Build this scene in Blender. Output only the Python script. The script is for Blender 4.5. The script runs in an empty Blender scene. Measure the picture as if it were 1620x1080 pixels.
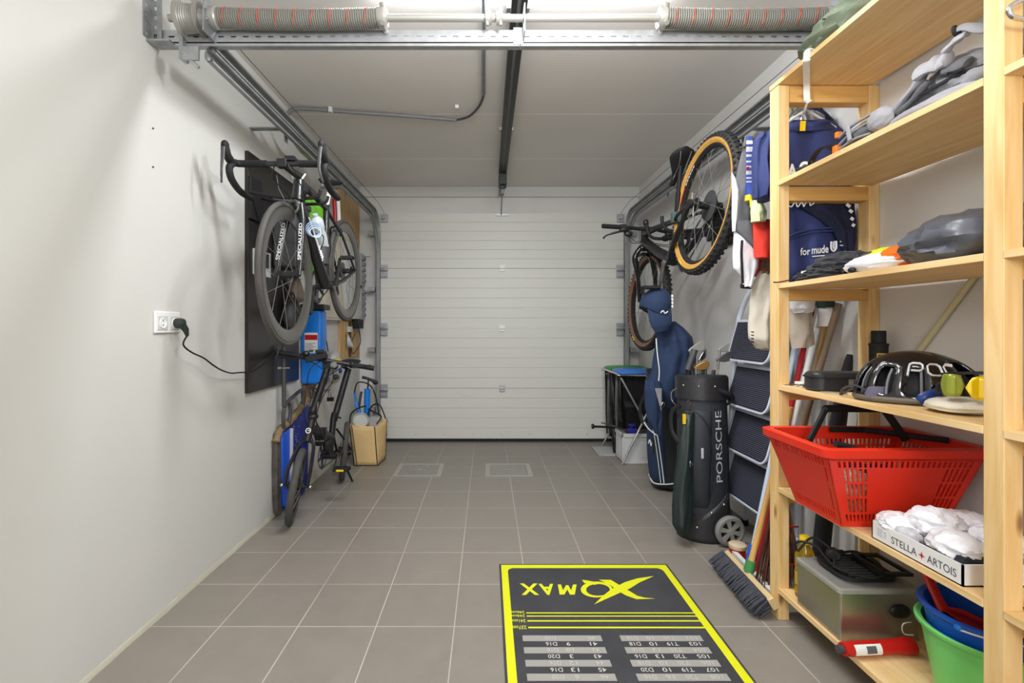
import bpy, bmesh, math, random
from mathutils import Vector, Matrix, noise
V = Vector
PI = math.pi
R = math.radians
C = bpy.context.scene.collection
F, CX, CY, H = 760.0, 771.0, 518.0, 1.14
XL, XR, YD, ZC = -1.29, 1.53, 4.86, 2.557

def P(px, py, Y): return V(((px - CX) / F * Y, Y, H - (py - CY) / F * Y))
def PX(px, py, X): return P(px, py, X * F / (px - CX))
def PZ(px, py, Z): return P(px, py, (H - Z) * F / (py - CY))
def lerp(a, b, t): return a + (b - a) * t

# ------------------------------------------------------------------ materials
def mat(name, col, rough=.5, metal=0., bump=0., bscale=60., var=0., vscale=8., spec=.5, trans=0., coat=0., sheen=0., alpha=1., stretch=None, ior=1.45):
    m = bpy.data.materials.new(name); m.use_nodes = True
    n, l = m.node_tree.nodes, m.node_tree.links
    b = n['Principled BSDF']
    if len(col) == 3: col = tuple(col) + (1,)
    b.inputs['Base Color'].default_value = col
    b.inputs['Roughness'].default_value = rough
    b.inputs['Metallic'].default_value = metal
    b.inputs['Specular IOR Level'].default_value = spec
    b.inputs['IOR'].default_value = ior
    b.inputs['Transmission Weight'].default_value = trans
    b.inputs['Coat Weight'].default_value = coat
    b.inputs['Sheen Weight'].default_value = sheen
    b.inputs['Alpha'].default_value = alpha
    tc = n.new('ShaderNodeTexCoord'); src = tc.outputs['Object']
    if stretch:
        mp = n.new('ShaderNodeMapping'); mp.inputs['Scale'].default_value = stretch
        l.new(src, mp.inputs[0]); src = mp.outputs[0]
    if var > 0:
        t = n.new('ShaderNodeTexNoise'); t.inputs['Scale'].default_value = vscale; t.inputs['Detail'].default_value = 5
        l.new(src, t.inputs['Vector'])
        r = n.new('ShaderNodeMapRange'); r.inputs[1].default_value = .3; r.inputs[2].default_value = .7
        r.inputs[3].default_value = 1 - var; r.inputs[4].default_value = 1 + var
        l.new(t.outputs['Fac'], r.inputs[0])
        x = n.new('ShaderNodeVectorMath'); x.operation = 'SCALE'; x.inputs[0].default_value = col[:3]
        l.new(r.outputs[0], x.inputs['Scale']); l.new(x.outputs[0], b.inputs['Base Color'])
    if bump > 0:
        t = n.new('ShaderNodeTexNoise'); t.inputs['Scale'].default_value = bscale; t.inputs['Detail'].default_value = 6
        l.new(src, t.inputs['Vector'])
        bp = n.new('ShaderNodeBump'); bp.inputs['Strength'].default_value = bump; bp.inputs['Distance'].default_value = .01
        l.new(t.outputs['Fac'], bp.inputs['Height']); l.new(bp.outputs[0], b.inputs['Normal'])
    return m

def S(r, g, b):  # sRGB 0-255 -> linear
    f = lambda c: (c / 255 / 12.92) if c / 255 <= .04045 else ((c / 255 + .055) / 1.055) ** 2.4
    return (f(r), f(g), f(b))

class NT:
    def __init__(s, m): s.n, s.l = m.node_tree.nodes, m.node_tree.links
    def new(s, t): return s.n.new('ShaderNode' + t)
    def math(s, op, a, b=None, c=None):
        x = s.n.new('ShaderNodeMath'); x.operation = op
        for i, v in enumerate((a, b, c)):
            if v is None: continue
            if isinstance(v, (int, float)): x.inputs[i].default_value = v
            else: s.l.new(v, x.inputs[i])
        return x.outputs[0]

def floor_mat():
    m = mat('floor_tile', S(140, 132, 123), .34, bump=.1, bscale=120)
    t = NT(m); b = t.n['Principled BSDF']
    tc = t.new('TexCoord'); sp = t.new('SeparateXYZ'); t.l.new(tc.outputs['Object'], sp.inputs[0])
    def line(o, off, pitch):
        a = t.math('DIVIDE', t.math('SUBTRACT', o, off), pitch)
        fr = t.math('FRACT', t.math('ADD', a, 50.5))
        d = t.math('MULTIPLY', t.math('ABSOLUTE', t.math('SUBTRACT', fr, .5)), pitch)
        return d, t.math('FLOOR', t.math('ADD', a, 50.0))
    dx, ix = line(sp.outputs[0], .0524, .2985)
    dy, iy = line(sp.outputs[1], 1.557, .3013)
    d = t.math('MINIMUM', dx, dy)
    nz = t.new('TexNoise'); nz.inputs['Scale'].default_value = 1.3; nz.inputs['Detail'].default_value = 3
    t.l.new(tc.outputs['Object'], nz.inputs['Vector'])
    g = t.new('MapRange'); g.inputs[1].default_value = .0014; g.inputs[2].default_value = .0024; g.inputs[3].default_value = 1; g.inputs[4].default_value = 0
    t.l.new(d, g.inputs[0])
    # grout dirty towards the door end (y > 3)
    fd = t.new('MapRange'); fd.inputs[1].default_value = 2.9; fd.inputs[2].default_value = 4.1; fd.inputs[3].default_value = 1; fd.inputs[4].default_value = .12
    t.l.new(sp.outputs[1], fd.inputs[0])
    nr = t.new('MapRange'); nr.inputs[1].default_value = .35; nr.inputs[2].default_value = .6; nr.inputs[3].default_value = .55; nr.inputs[4].default_value = 1
    t.l.new(nz.outputs['Fac'], nr.inputs[0])
    fac = t.math('MULTIPLY', t.math('MULTIPLY', g.outputs[0], fd.outputs[0]), nr.outputs[0])
    cv = t.new('CombineXYZ'); t.l.new(ix, cv.inputs[0]); t.l.new(iy, cv.inputs[1])
    wn = t.new('TexWhiteNoise'); t.l.new(cv.outputs[0], wn.inputs['Vector'])
    n2 = t.new('TexNoise'); n2.inputs['Scale'].default_value = 9; n2.inputs['Detail'].default_value = 8; t.l.new(tc.outputs['Object'], n2.inputs['Vector'])
    br = t.math('ADD', t.math('ADD', .92, t.math('MULTIPLY', wn.outputs['Value'], .06)), t.math('MULTIPLY', t.math('SUBTRACT', n2.outputs['Fac'], .5), .22))
    sc = t.new('VectorMath'); sc.operation = 'SCALE'; sc.inputs[0].default_value = S(141, 134, 125); t.l.new(br, sc.inputs['Scale'])
    mx = t.new('Mix'); mx.data_type = 'RGBA'; t.l.new(fac, mx.inputs['Factor']); t.l.new(sc.outputs[0], mx.inputs['A']); mx.inputs['B'].default_value = S(196, 187, 175) + (1,)
    t.l.new(mx.outputs['Result'], b.inputs['Base Color'])
    rr = t.math('ADD', .26, t.math('MULTIPLY', n2.outputs['Fac'], .28)); t.l.new(rr, b.inputs['Roughness'])
    return m

def ceil_mat():
    m = mat('ceiling_concrete', S(190, 187, 183), .85)
    t = NT(m); b = t.n['Principled BSDF']
    tc = t.new('TexCoord'); sp = t.new('SeparateXYZ'); t.l.new(tc.outputs['Object'], sp.inputs[0])
    n1 = t.new('TexNoise'); n1.inputs['Scale'].default_value = 5; t.l.new(tc.outputs['Object'], n1.inputs['Vector'])
    y = t.math('ADD', sp.outputs[1], t.math('MULTIPLY', n1.outputs['Fac'], .006))
    fr = t.math('FRACT', t.math('ADD', t.math('DIVIDE', t.math('SUBTRACT', y, 2.857), .843), 50.5))
    d = t.math('MULTIPLY', t.math('ABSOLUTE', t.math('SUBTRACT', fr, .5)), .843)
    g = t.new('MapRange'); g.inputs[1].default_value = .004; g.inputs[2].default_value = .008; g.inputs[3].default_value = 1.; g.inputs[4].default_value = 0
    t.l.new(d, g.inputs[0])
    n2 = t.new('TexNoise'); n2.inputs['Scale'].default_value = 1.7; n2.inputs['Detail'].default_value = 6; t.l.new(tc.outputs['Object'], n2.inputs['Vector'])
    sc = t.new('VectorMath'); sc.operation = 'SCALE'; sc.inputs[0].default_value = S(230, 225, 220)
    t.l.new(t.math('ADD', .92, t.math('MULTIPLY', n2.outputs['Fac'], .16)), sc.inputs['Scale'])
    mx = t.new('Mix'); mx.data_type = 'RGBA'; t.l.new(g.outputs[0], mx.inputs['Factor']); t.l.new(sc.outputs[0], mx.inputs['A']); mx.inputs['B'].default_value = S(252, 250, 246) + (1,)
    t.l.new(mx.outputs['Result'], b.inputs['Base Color'])
    return m

def wood_mat(name, c1, c2, axis='z', knots=True, scale=1.0):
    m = mat(name, c1, .5, bump=.05, bscale=80)
    t = NT(m); b = t.n['Principled BSDF']
    tc = t.new('TexCoord'); mp = t.new('Mapping')
    s = {'x': (1.2, 16, 16), 'y': (16, 1.2, 16), 'z': (16, 16, 1.2)}[axis]
    mp.inputs['Scale'].default_value = [q * scale for q in s]
    t.l.new(tc.outputs['Object'], mp.inputs[0])
    n1 = t.new('TexNoise'); n1.inputs['Scale'].default_value = 2.2; n1.inputs['Detail'].default_value = 7; n1.inputs['Distortion'].default_value = .6
    t.l.new(mp.outputs[0], n1.inputs['Vector'])
    r = t.new('ValToRGB'); r.color_ramp.elements[0].position = .34; r.color_ramp.elements[1].position = .64
    r.color_ramp.elements[0].color = tuple(c2) + (1,); r.color_ramp.elements[1].color = tuple(c1) + (1,)
    t.l.new(n1.outputs['Fac'], r.inputs[0]); out = r.outputs[0]
    if knots:
        m2 = t.new('Mapping'); m2.inputs['Scale'].default_value = {'x': (3.2, 9, 9), 'y': (9, 3.2, 9), 'z': (9, 9, 3.2)}[axis]
        m2.inputs['Location'].default_value = (.3, .2, .15)
        t.l.new(tc.outputs['Object'], m2.inputs[0])
        vo = t.new('TexVoronoi'); vo.inputs['Scale'].default_value = 1.25; t.l.new(m2.outputs[0], vo.inputs['Vector'])
        k = t.new('MapRange'); k.inputs[1].default_value = .05; k.inputs[2].default_value = .15; k.inputs[3].default_value = .85; k.inputs[4].default_value = 0
        t.l.new(vo.outputs['Distance'], k.inputs[0])
        mx = t.new('Mix'); mx.data_type = 'RGBA'; t.l.new(k.outputs[0], mx.inputs['Factor']); t.l.new(out, mx.inputs['A']); mx.inputs['B'].default_value = S(132, 84, 44) + (1,)
        out = mx.outputs['Result']
    t.l.new(out, b.inputs['Base Color'])
    return m

M = {}
M['wall'] = mat('wall_paint', S(206, 205, 200), .8, bump=.05, bscale=35, var=.018, vscale=2.5)
M['wallb'] = mat('wall_paint_grey', S(216, 213, 210), .85, bump=.05, bscale=35, var=.05, vscale=1.8)
M['floor'] = floor_mat(); M['ceil'] = ceil_mat()
M['door'] = mat('door_white', S(216, 215, 208), .42, bump=.03, bscale=200)
M['galv'] = mat('galvanised', S(165, 168, 170), .42, metal=.75, var=.16, vscale=22, bump=.03, bscale=50)
M['galvl'] = mat('galvanised_light', S(176, 178, 180), .42, metal=.6, var=.1, vscale=30)
M['zinc'] = mat('zinc_track', S(150, 152, 152), .5, metal=.35, var=.12, vscale=10)
M['spring'] = mat('spring_steel', S(140, 139, 132), .5, metal=.3)
M['chrome'] = mat('chrome', S(205, 205, 205), .16, metal=1.)
M['steel'] = mat('brushed_steel', S(176, 172, 162), .3, metal=.9, bump=.03, bscale=40, stretch=(1, 1, 30))
M['alu'] = mat('silver_paint', S(164, 162, 156), .4, metal=.3)
M['black'] = mat('black_plastic', S(30, 30, 32), .42)
M['blackm'] = mat('black_matt', S(24, 24, 26), .7)
M['gloss'] = mat('black_gloss', S(20, 20, 22), .12, coat=.5)
M['carbon'] = mat('carbon_black', S(33, 33, 35), .3, coat=.3)
M['rimc'] = mat('carbon_rim', S(70, 68, 64), .3, coat=.2)
M['spk'] = mat('spoke_grey', S(120, 120, 118), .4, metal=.4)
M['lever'] = mat('lever_metal', S(88, 88, 88), .4, metal=.5)
M['rubber'] = mat('rubber', S(44, 43, 42), .72, bump=.08, bscale=220)
M['rubberg'] = mat('rubber_worn', S(74, 72, 69), .7, bump=.06, bscale=150, var=.15, vscale=12)
M['grey'] = mat('grey_plastic', S(118, 118, 120), .5)
M['dgrey'] = mat('dark_grey_plastic', S(66, 66, 68), .5)
M['lgrey'] = mat('light_grey_plastic', S(200, 201, 200), .5)
M['white'] = mat('white_plastic', S(236, 236, 233), .4)
M['paper'] = mat('white_paper', S(232, 231, 228), .75)
M['red'] = mat('red_plastic', S(222, 48, 28), .34)
M['redd'] = mat('dark_red_plastic', S(186, 26, 22), .35)
M['blue'] = mat('blue_plastic', S(22, 84, 190), .34)
M['blueb'] = mat('bright_blue_plastic', S(24, 124, 224), .38)
M['green'] = mat('green_plastic', S(118, 208, 112), .4)
M['greenl'] = mat('lid_green', S(34, 134, 50), .4)
M['bluel'] = mat('lid_blue', S(60, 120, 205), .4)
M['lime'] = mat('lime_green', S(112, 190, 30), .55)
M['yellow'] = mat('yellow_paint', S(222, 224, 22), .6)
M['yel'] = mat('warm_yellow', S(238, 200, 30), .45)
M['orange'] = mat('orange_cloth', S(246, 120, 24), .7)
M['fluo'] = mat('fluorescent_yellow', S(226, 240, 60), .6)
M['tan'] = mat('tan_sidewall', S(196, 146, 70), .6, var=.08, vscale=20)
M['navy'] = mat('navy_cloth', S(36, 52, 82), .85, bump=.12, bscale=300)
M['navyb'] = mat('blue_jersey', S(46, 56, 106), .8, bump=.1, bscale=300)
M['navyd'] = mat('dark_navy_jersey', S(18, 24, 54), .75, bump=.1, bscale=300)
M['royal'] = mat('royal_blue', S(36, 58, 140), .7)
M['blk_cloth'] = mat('black_cloth', S(34, 35, 40), .8, bump=.15, bscale=220, sheen=.1)
M['bagcl'] = mat('golf_bag_nylon', S(44, 46, 52), .62, bump=.1, bscale=350)
M['leather'] = mat('black_leather', S(42, 41, 43), .38, bump=.12, bscale=120)
M['gcl'] = mat('grey_cloth', S(98, 98, 102), .85, bump=.15, bscale=200)
M['gcl2'] = mat('mid_grey_cloth', S(140, 140, 144), .85, bump=.15, bscale=200)
M['silver'] = mat('silver_cloth', S(160, 158, 163), .7, bump=.1, bscale=200)
M['sack'] = mat('shiny_grey_nylon', S(88, 90, 98), .34, bump=.1, bscale=60)
M['wcl'] = mat('white_cloth', S(232, 231, 236), .85, bump=.18, bscale=160)
M['beige'] = mat('beige_cloth', S(214, 206, 190), .85, bump=.12, bscale=160)
M['sage'] = mat('sage_canvas', S(122, 132, 112), .85, bump=.12, bscale=160)
M['pgreen'] = mat('pale_green_cloth', S(204, 212, 164), .8, bump=.1, bscale=160)
M['redcl'] = mat('red_cloth', S(226, 56, 40), .75, bump=.1, bscale=160)
M['dredcl'] = mat('dark_red_cloth', S(176, 28, 36), .75, bump=.1, bscale=160)
M['pine'] = wood_mat('pine_post', S(238, 205, 150), S(222, 178, 112), 'z')
M['pinex'] = wood_mat('pine_rail', S(226, 180, 110), S(208, 156, 84), 'x')
M['piney'] = wood_mat('pine_board', S(236, 204, 152), S(222, 182, 122), 'y', knots=False)
M['ply'] = wood_mat('plywood', S(208, 172, 118), S(184, 144, 88), 'z', knots=False)
M['handle'] = wood_mat('broom_handle_wood', S(226, 176, 104), S(206, 152, 82), 'z', knots=False)
M['handled'] = mat('weathered_handle', S(128, 108, 88), .7, var=.15, vscale=10, stretch=(1, 1, .1))
M['kraft'] = mat('kraft_bag', S(216, 184, 128), .75, bump=.12, bscale=9, var=.05, vscale=6)
M['foam'] = mat('tan_tape', S(128, 108, 78), .7, var=.2, vscale=25, bump=.2, bscale=40)
M['card'] = mat('white_card', S(228, 226, 224), .6)
M['cardb'] = mat('card_brown', S(190, 160, 120), .8)
M['clear'] = mat('clear_plastic', (.92, .95, .97), .08, trans=1., ior=1.1, spec=.6)
M['smoke'] = mat('smoked_lens', S(176, 170, 196), .05, trans=.75, ior=1.15, spec=.8)
M['oil'] = mat('cooking_oil', S(246, 214, 60), .08, trans=.85, ior=1.3)
M['lensy'] = mat('yellow_lens', S(240, 206, 10), .08, metal=.25, coat=.6)
M['mat'] = mat('mat_pile', S(62, 63, 67), .9, bump=.3, bscale=420, var=.16, vscale=7)
M['matg'] = mat('mat_print_grey', S(160, 158, 153), .9, bump=.3, bscale=420)
M['matl'] = mat('mat_print_light', S(206, 205, 198), .9, bump=.2, bscale=420)
M['hatch'] = mat('floor_hatch_metal', S(150, 146, 139), .38, metal=.25, var=.12, vscale=30)
M['hatchl'] = mat('floor_hatch_rim', S(172, 168, 160), .4, metal=.25)
M['twig'] = mat('twig_bristle', S(104, 62, 48), .8, var=.3, vscale=20)
M['brist'] = mat('dark_bristle', S(62, 64, 72), .8, var=.3, vscale=60)
M['logo'] = mat('print_silver', S(196, 198, 204), .5)
M['logow'] = mat('print_white', S(238, 238, 240), .5)
M['ink'] = mat('print_ink', S(92, 92, 100), .6)
M['redp'] = mat('red_paint_mark', S(214, 74, 50), .6)
M['olive'] = mat('olive_stick', S(196, 190, 150), .6)
M['grip'] = mat('ribbed_grip', S(44, 46, 58), .55)
M['ladder'] = mat('ladder_white_enamel', S(212, 218, 232), .35)

# ------------------------------------------------------------------ mesh builder
class MB:
    def __init__(s): s.v, s.f = [], []
    def add(s, vs, fs):
        o = len(s.v); s.v += [V(v) for v in vs]; s.f += [tuple(i + o for i in f) for f in fs]; return s
    def box(s, a, b):
        (x0, y0, z0), (x1, y1, z1) = a, b
        x0, x1 = min(x0, x1), max(x0, x1); y0, y1 = min(y0, y1), max(y0, y1); z0, z1 = min(z0, z1), max(z0, z1)
        return s.add([(x0, y0, z0), (x1, y0, z0), (x1, y1, z0), (x0, y1, z0), (x0, y0, z1), (x1, y0, z1), (x1, y1, z1), (x0, y1, z1)],
                     [(0, 3, 2, 1), (4, 5, 6, 7), (0, 1, 5, 4), (1, 2, 6, 5), (2, 3, 7, 6), (3, 0, 4, 7)])
    def obox(s, c, size, rot=None, taper=(1, 1)):
        rot = rot or Matrix.Identity(3); hx, hy, hz = [q / 2 for q in size]; tx, ty = taper
        vs = [(-hx, -hy, -hz), (hx, -hy, -hz), (hx, hy, -hz), (-hx, hy, -hz), (-hx * tx, -hy * ty, hz), (hx * tx, -hy * ty, hz), (hx * tx, hy * ty, hz), (-hx * tx, hy * ty, hz)]
        return s.add([V(c) + rot @ V(v) for v in vs], [(0, 3, 2, 1), (4, 5, 6, 7), (0, 1, 5, 4), (1, 2, 6, 5), (2, 3, 7, 6), (3, 0, 4, 7)])
    def rings(s, rings, closed=False, caps=True):
        n = len(rings[0]); vs = [p for r in rings for p in r]; fs = []
        m = len(rings)
        for i in range(m if closed else m - 1):
            a, b = i * n, ((i + 1) % m) * n
            for k in range(n): fs.append((a + k, a + (k + 1) % n, b + (k + 1) % n, b + k))
        if caps and not closed: fs += [tuple(range(n))[::-1], tuple(range((m - 1) * n, m * n))]
        return s.add(vs, fs)
    def tube(s, pts, r, n=8, closed=False, flat=None, up=None):
        pts = [V(p) for p in pts]; m = len(pts)
        rs = r if isinstance(r, (list, tuple)) else [r] * m
        T = []
        for i in range(m):
            if closed: t = pts[(i + 1) % m] - pts[i - 1]
            else: t = pts[min(i + 1, m - 1)] - pts[max(i - 1, 0)]
            T.append(t.normalized() if t.length > 1e-9 else V((0, 0, 1)))
        u = V(up) if up else (V((0, 0, 1)) if abs(T[0].z) < .9 else V((1, 0, 0)))
        u = (u - T[0] * u.dot(T[0])).normalized(); out = []
        for i in range(m):
            if up: u = V(up)
            u = u - T[i] * u.dot(T[i])
            u = u.normalized() if u.length > 1e-6 else T[i].orthogonal().normalized()
            w = T[i].cross(u); fl = flat if flat else 1
            out.append([pts[i] + (u * math.cos(2 * PI * k / n) + w * math.sin(2 * PI * k / n) * fl) * rs[i] for k in range(n)])
        return s.rings(out, closed)
    def cyl(s, a, b, r, n=16, r2=None):
        return s.tube([a, b], [r, r if r2 is None else r2], n)
    def lathe(s, prof, c=(0, 0, 0), axis=(0, 0, 1), n=32, sx=1., sy=1., a0=0, u=None):
        a = V(axis).normalized(); u = V(u) if u else (a.orthogonal().normalized() if abs(a.z) < .999 else V((1, 0, 0))); w = a.cross(u)
        rg = [[V(c) + a * h + (u * math.cos(2 * PI * k / n + a0) * sx + w * math.sin(2 * PI * k / n + a0) * sy) * max(r, 1e-4) for k in range(n)] for r, h in prof]
        return s.rings(rg)
    def torus(s, c, axis, R0, r, n=48, m=10, fl=1.):
        a = V(axis).normalized(); u = a.orthogonal().normalized(); w = a.cross(u); rg = []
        for i in range(n):
            t = 2 * PI * i / n; d = u * math.cos(t) + w * math.sin(t)
            rg.append([V(c) + d * (R0 + r * math.cos(2 * PI * k / m)) + a * r * fl * math.sin(2 * PI * k / m) for k in range(m)])
        return s.rings(rg, closed=True)
    def ell(s, c, rad, rot=None, n=24, m=14, fn=None):
        rot = rot or Matrix.Identity(3); rg = []
        for i in range(m + 1):
            th = PI * (i / m) if 0 < i < m else (1e-3 if i == 0 else PI - 1e-3)
            row = []
            for k in range(n):
                ph = 2 * PI * k / n; d = V((math.sin(th) * math.cos(ph), math.sin(th) * math.sin(ph), math.cos(th)))
                q = V((d.x * rad[0], d.y * rad[1], d.z * rad[2]))
                if fn: q = fn(d, q)
                row.append(V(c) + rot @ q)
            rg.append(row)
        return s.rings(rg)
    def prism(s, poly, O, X, Y, N, d):
        O, X, Y, N = V(O), V(X), V(Y), V(N); n = len(poly)
        a = [O + X * p[0] + Y * p[1] for p in poly]; b = [p + N * d for p in a]
        return s.add(a + b, [tuple(range(n))[::-1], tuple(range(n, 2 * n))] + [(i, (i + 1) % n, (i + 1) % n + n, i + n) for i in range(n)])
    def perf(s, p00, p10, p11, p01, holes, th, nrm):
        p00, p10, p11, p01, nrm = V(p00), V(p10), V(p11), V(p01), V(nrm).normalized()
        us = sorted({0., 1.} | {h[0] for h in holes} | {h[1] for h in holes}); vs = sorted({0., 1.} | {h[2] for h in holes} | {h[3] for h in holes})
        pt = lambda u, v: lerp(lerp(p00, p10, u), lerp(p01, p11, u), v)
        nu, nv = len(us), len(vs)
        hole = lambda i, j: any(h[0] - 1e-6 <= (us[i] + us[i + 1]) / 2 <= h[1] + 1e-6 and h[2] - 1e-6 <= (vs[j] + vs[j + 1]) / 2 <= h[3] + 1e-6 for h in holes) if 0 <= i < nu - 1 and 0 <= j < nv - 1 else True
        A = [pt(u, v) for v in vs for u in us]; B = [p + nrm * th for p in A]; fs = []; o = nu * nv
        id = lambda i, j: j * nu + i
        for j in range(nv - 1):
            for i in range(nu - 1):
                if hole(i, j): continue
                a, b, c, d = id(i, j), id(i + 1, j), id(i + 1, j + 1), id(i, j + 1)
                fs += [(a, d, c, b), (a + o, b + o, c + o, d + o)]
                if hole(i, j - 1): fs.append((a, b, b + o, a + o))
                if hole(i, j + 1): fs.append((c, d, d + o, c + o))
                if hole(i - 1, j): fs.append((d, a, a + o, d + o))
                if hole(i + 1, j): fs.append((b, c, c + o, b + o))
        return s.add(A + B, fs)
    def build(s, name, m, parent=None, smooth=None, bevel=0, sub=0, solid=0, weld=False):
        org = ORG.get(parent, None) if parent else None
        if org is None:
            xs = [v.x for v in s.v]; ys = [v.y for v in s.v]; zs = [v.z for v in s.v]
            org = V(((min(xs) + max(xs)) / 2, (min(ys) + max(ys)) / 2, min(zs)))
        me = bpy.data.meshes.new(name); me.from_pydata([v - org for v in s.v], [], s.f); me.validate()
        bm = bmesh.new(); bm.from_mesh(me)
        if weld: bmesh.ops.remove_doubles(bm, verts=bm.verts, dist=1e-5)
        bmesh.ops.recalc_face_normals(bm, faces=bm.faces); bm.to_mesh(me); bm.free()
        for k in (m if isinstance(m, (list, tuple)) else [m]): me.materials.append(M[k] if isinstance(k, str) else k)
        o = bpy.data.objects.new(name, me); C.objects.link(o)
        if parent: o.parent = parent; ORG[o] = org
        else: o.location = org; ORG[o] = org
        if smooth is None: smooth = True
        if smooth:
            me.polygons.foreach_set('use_smooth', [True] * len(me.polygons))
            if not sub:
                try:
                    me.set_sharp_from_angle(angle=R(40))
                except Exception: pass
        if solid: k = o.modifiers.new('s', 'SOLIDIFY'); k.thickness = solid; k.offset = 0
        if bevel: k = o.modifiers.new('b', 'BEVEL'); k.width = bevel; k.segments = 2; k.limit_method = 'ANGLE'
        if sub: k = o.modifiers.new('u', 'SUBSURF'); k.levels = sub; k.render_levels = sub
        return o
ORG = {}
def tag(o, label=None, cat=None, group=None, kind=None):
    if label: o['label'] = label
    if cat: o['category'] = cat
    if group: o['group'] = group
    if kind: o['kind'] = kind
    return o
def thing(name, loc, label=None, cat=None, group=None, kind=None):
    o = bpy.data.objects.new(name, None); C.objects.link(o); o.location = loc; o.empty_display_size = .05
    ORG[o] = V(loc); return tag(o, label, cat, group, kind)
def copy_tree(o, d=V((0, 0, 0)), parent=None):
    c = o.copy(); C.objects.link(c)
    if parent: c.parent = parent
    else: c.location = o.location + V(d)
    for ch in [k for k in bpy.data.objects if k.parent == o]: copy_tree(ch, parent=c)
    return c
def text(name, s, O, X, Y, w, h, m, parent, warp=None, weight=0., N=None, th=.0006, fill=True):
    cu = bpy.data.curves.new('t', 'FONT'); cu.body = s; cu.size = 1; cu.offset = weight; cu.extrude = 0; cu.resolution_u = 4
    o = bpy.data.objects.new('t', cu); C.objects.link(o)
    dg = bpy.context.evaluated_depsgraph_get(); me = bpy.data.meshes.new_from_object(o.evaluated_get(dg))
    xs = [v.co.x for v in me.vertices]; ys = [v.co.y for v in me.vertices]
    x0, x1, y0, y1 = min(xs), max(xs), min(ys), max(ys)
    O, X, Y = V(O), V(X).normalized(), V(Y).normalized(); N = V(N).normalized() if N else X.cross(Y)
    b = MB(); pts = []
    for v in me.vertices:
        u, t = (v.co.x - x0) / (x1 - x0), (v.co.y - y0) / (y1 - y0)
        pts.append(warp(u, t) if warp else O + X * u * w + Y * t * h + N * th)
    b.add(pts, [tuple(p.vertices) for p in me.polygons])
    bpy.data.objects.remove(o); bpy.data.curves.remove(cu); bpy.data.meshes.remove(me)
    return b.build(name, m, parent, smooth=False)

def fnoise(p, s=1.): return noise.noise(V(p) * s)
def interp_rows(rows, k=4):
    out = []
    for i in range(len(rows) - 1):
        for j in range(k):
            t = j / k; a, b = rows[i], rows[i + 1]
            t2 = t * t * (3 - 2 * t) * .35 + t * .65
            out.append((lerp(a[0], b[0], t2), lerp(a[1], b[1], t2), lerp(a[2], b[2], t2)))
    out.append(rows[-1]); return out
def drape(rows, folds=3, amp=.012, seed=0, n=26, k=4, mb=None, diag=.6, power=.6):
    """soft garment between left and right outline points; rows = (L, R, half thickness)"""
    rr = interp_rows([(V(a), V(b), c) for a, b, c in rows], k); mb = mb or MB(); rg = []
    for i, (L, Rt, th) in enumerate(rr):
        w = Rt - L; nr = V((w.y, -w.x, 0)); nr = nr.normalized() if nr.length > 1e-6 else V((0, -1, 0)); q = i / len(rr)
        f, b = [], []
        for j in range(n + 1):
            s = j / n; p = L + w * s; e = th * (math.sin(PI * s) ** power if 0 < s < 1 else 0)
            rip = amp * math.sin(2 * PI * folds * s + seed + diag * 6 * q + 2.2 * fnoise((s * 3, q * 4, seed))) * min(1, 5 * min(s, 1 - s) + .2) * (.35 + .65 * q)
            rip += amp * 1.1 * fnoise((p.x * 14 + seed, p.z * 9, seed * 1.7))
            dz = V((0, 0, .35 * amp * math.sin(9 * s + seed + q * 5) * (1 if i in (len(rr) - 1,) else 0)))
            f.append(p + nr * (e + rip) + dz); b.append(p - nr * (e - rip * .8) + dz)
        rg.append(f + b[-2:0:-1])
    for r_ in rg:
        for p in r_:
            if p.y > 1.9 and p.x > XR - .012: p.x = XR - .012
    return mb.rings(rg)
def blob(c, rad, seed=0, amp=.25, fr=1.2, zmin=None, n=48, m=28, rot=None, mb=None, power=.9):
    """crumpled soft heap; ridged folds, never below zmin"""
    c = V(c); mb = mb or MB()
    def fn(d, q):
        s = V((d.x * fr + seed * 3.1, d.y * fr - seed * 1.7, d.z * fr + seed))
        r = 1 - abs(noise.noise(s * 1.6)) * 2.2; r2 = 1 - abs(noise.noise(s * 3.7)) * 2
        k = 1 + amp * (r - .4) * .7 + amp * .4 * (r2 - .4)
        return q * k
    o = len(mb.v); mb.ell(c, rad, rot, n, m, fn)
    if zmin is not None:
        for i in range(o, len(mb.v)):
            if mb.v[i].z < zmin: mb.v[i].z = zmin
    return mb
def ribbon(pts, w, th, side=None, mb=None):
    """flat strap along pts; side = width direction"""
    mb = mb or MB(); rg = []; pts = smoothpts(pts)
    for i, p in enumerate(pts):
        t = (pts[min(i + 1, len(pts) - 1)] - pts[max(i - 1, 0)]).normalized(); sd = V(side); sd = (sd - t * sd.dot(t)).normalized(); n = t.cross(sd)
        rg.append([p + sd * w / 2 + n * th / 2, p - sd * w / 2 + n * th / 2, p - sd * w / 2 - n * th / 2, p + sd * w / 2 - n * th / 2])
    return mb.rings(rg)
def smoothpts(pts, k=6, closed=False):
    pts = [V(p) for p in pts]; n = len(pts); out = []
    if n < 3: return pts
    for i in range(n if closed else n - 1):
        if closed: a, b, c, d = pts[i - 1], pts[i], pts[(i + 1) % n], pts[(i + 2) % n]
        else: a, b, c, d = pts[max(i - 1, 0)], pts[i], pts[i + 1], pts[min(i + 2, n - 1)]
        for j in range(k):
            t = j / k; out.append(.5 * ((2 * b) + (c - a) * t + (2 * a - 5 * b + 4 * c - d) * t * t + (3 * b - a - 3 * c + d) * t ** 3))
    if not closed: out.append(pts[-1])
    return out
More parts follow.
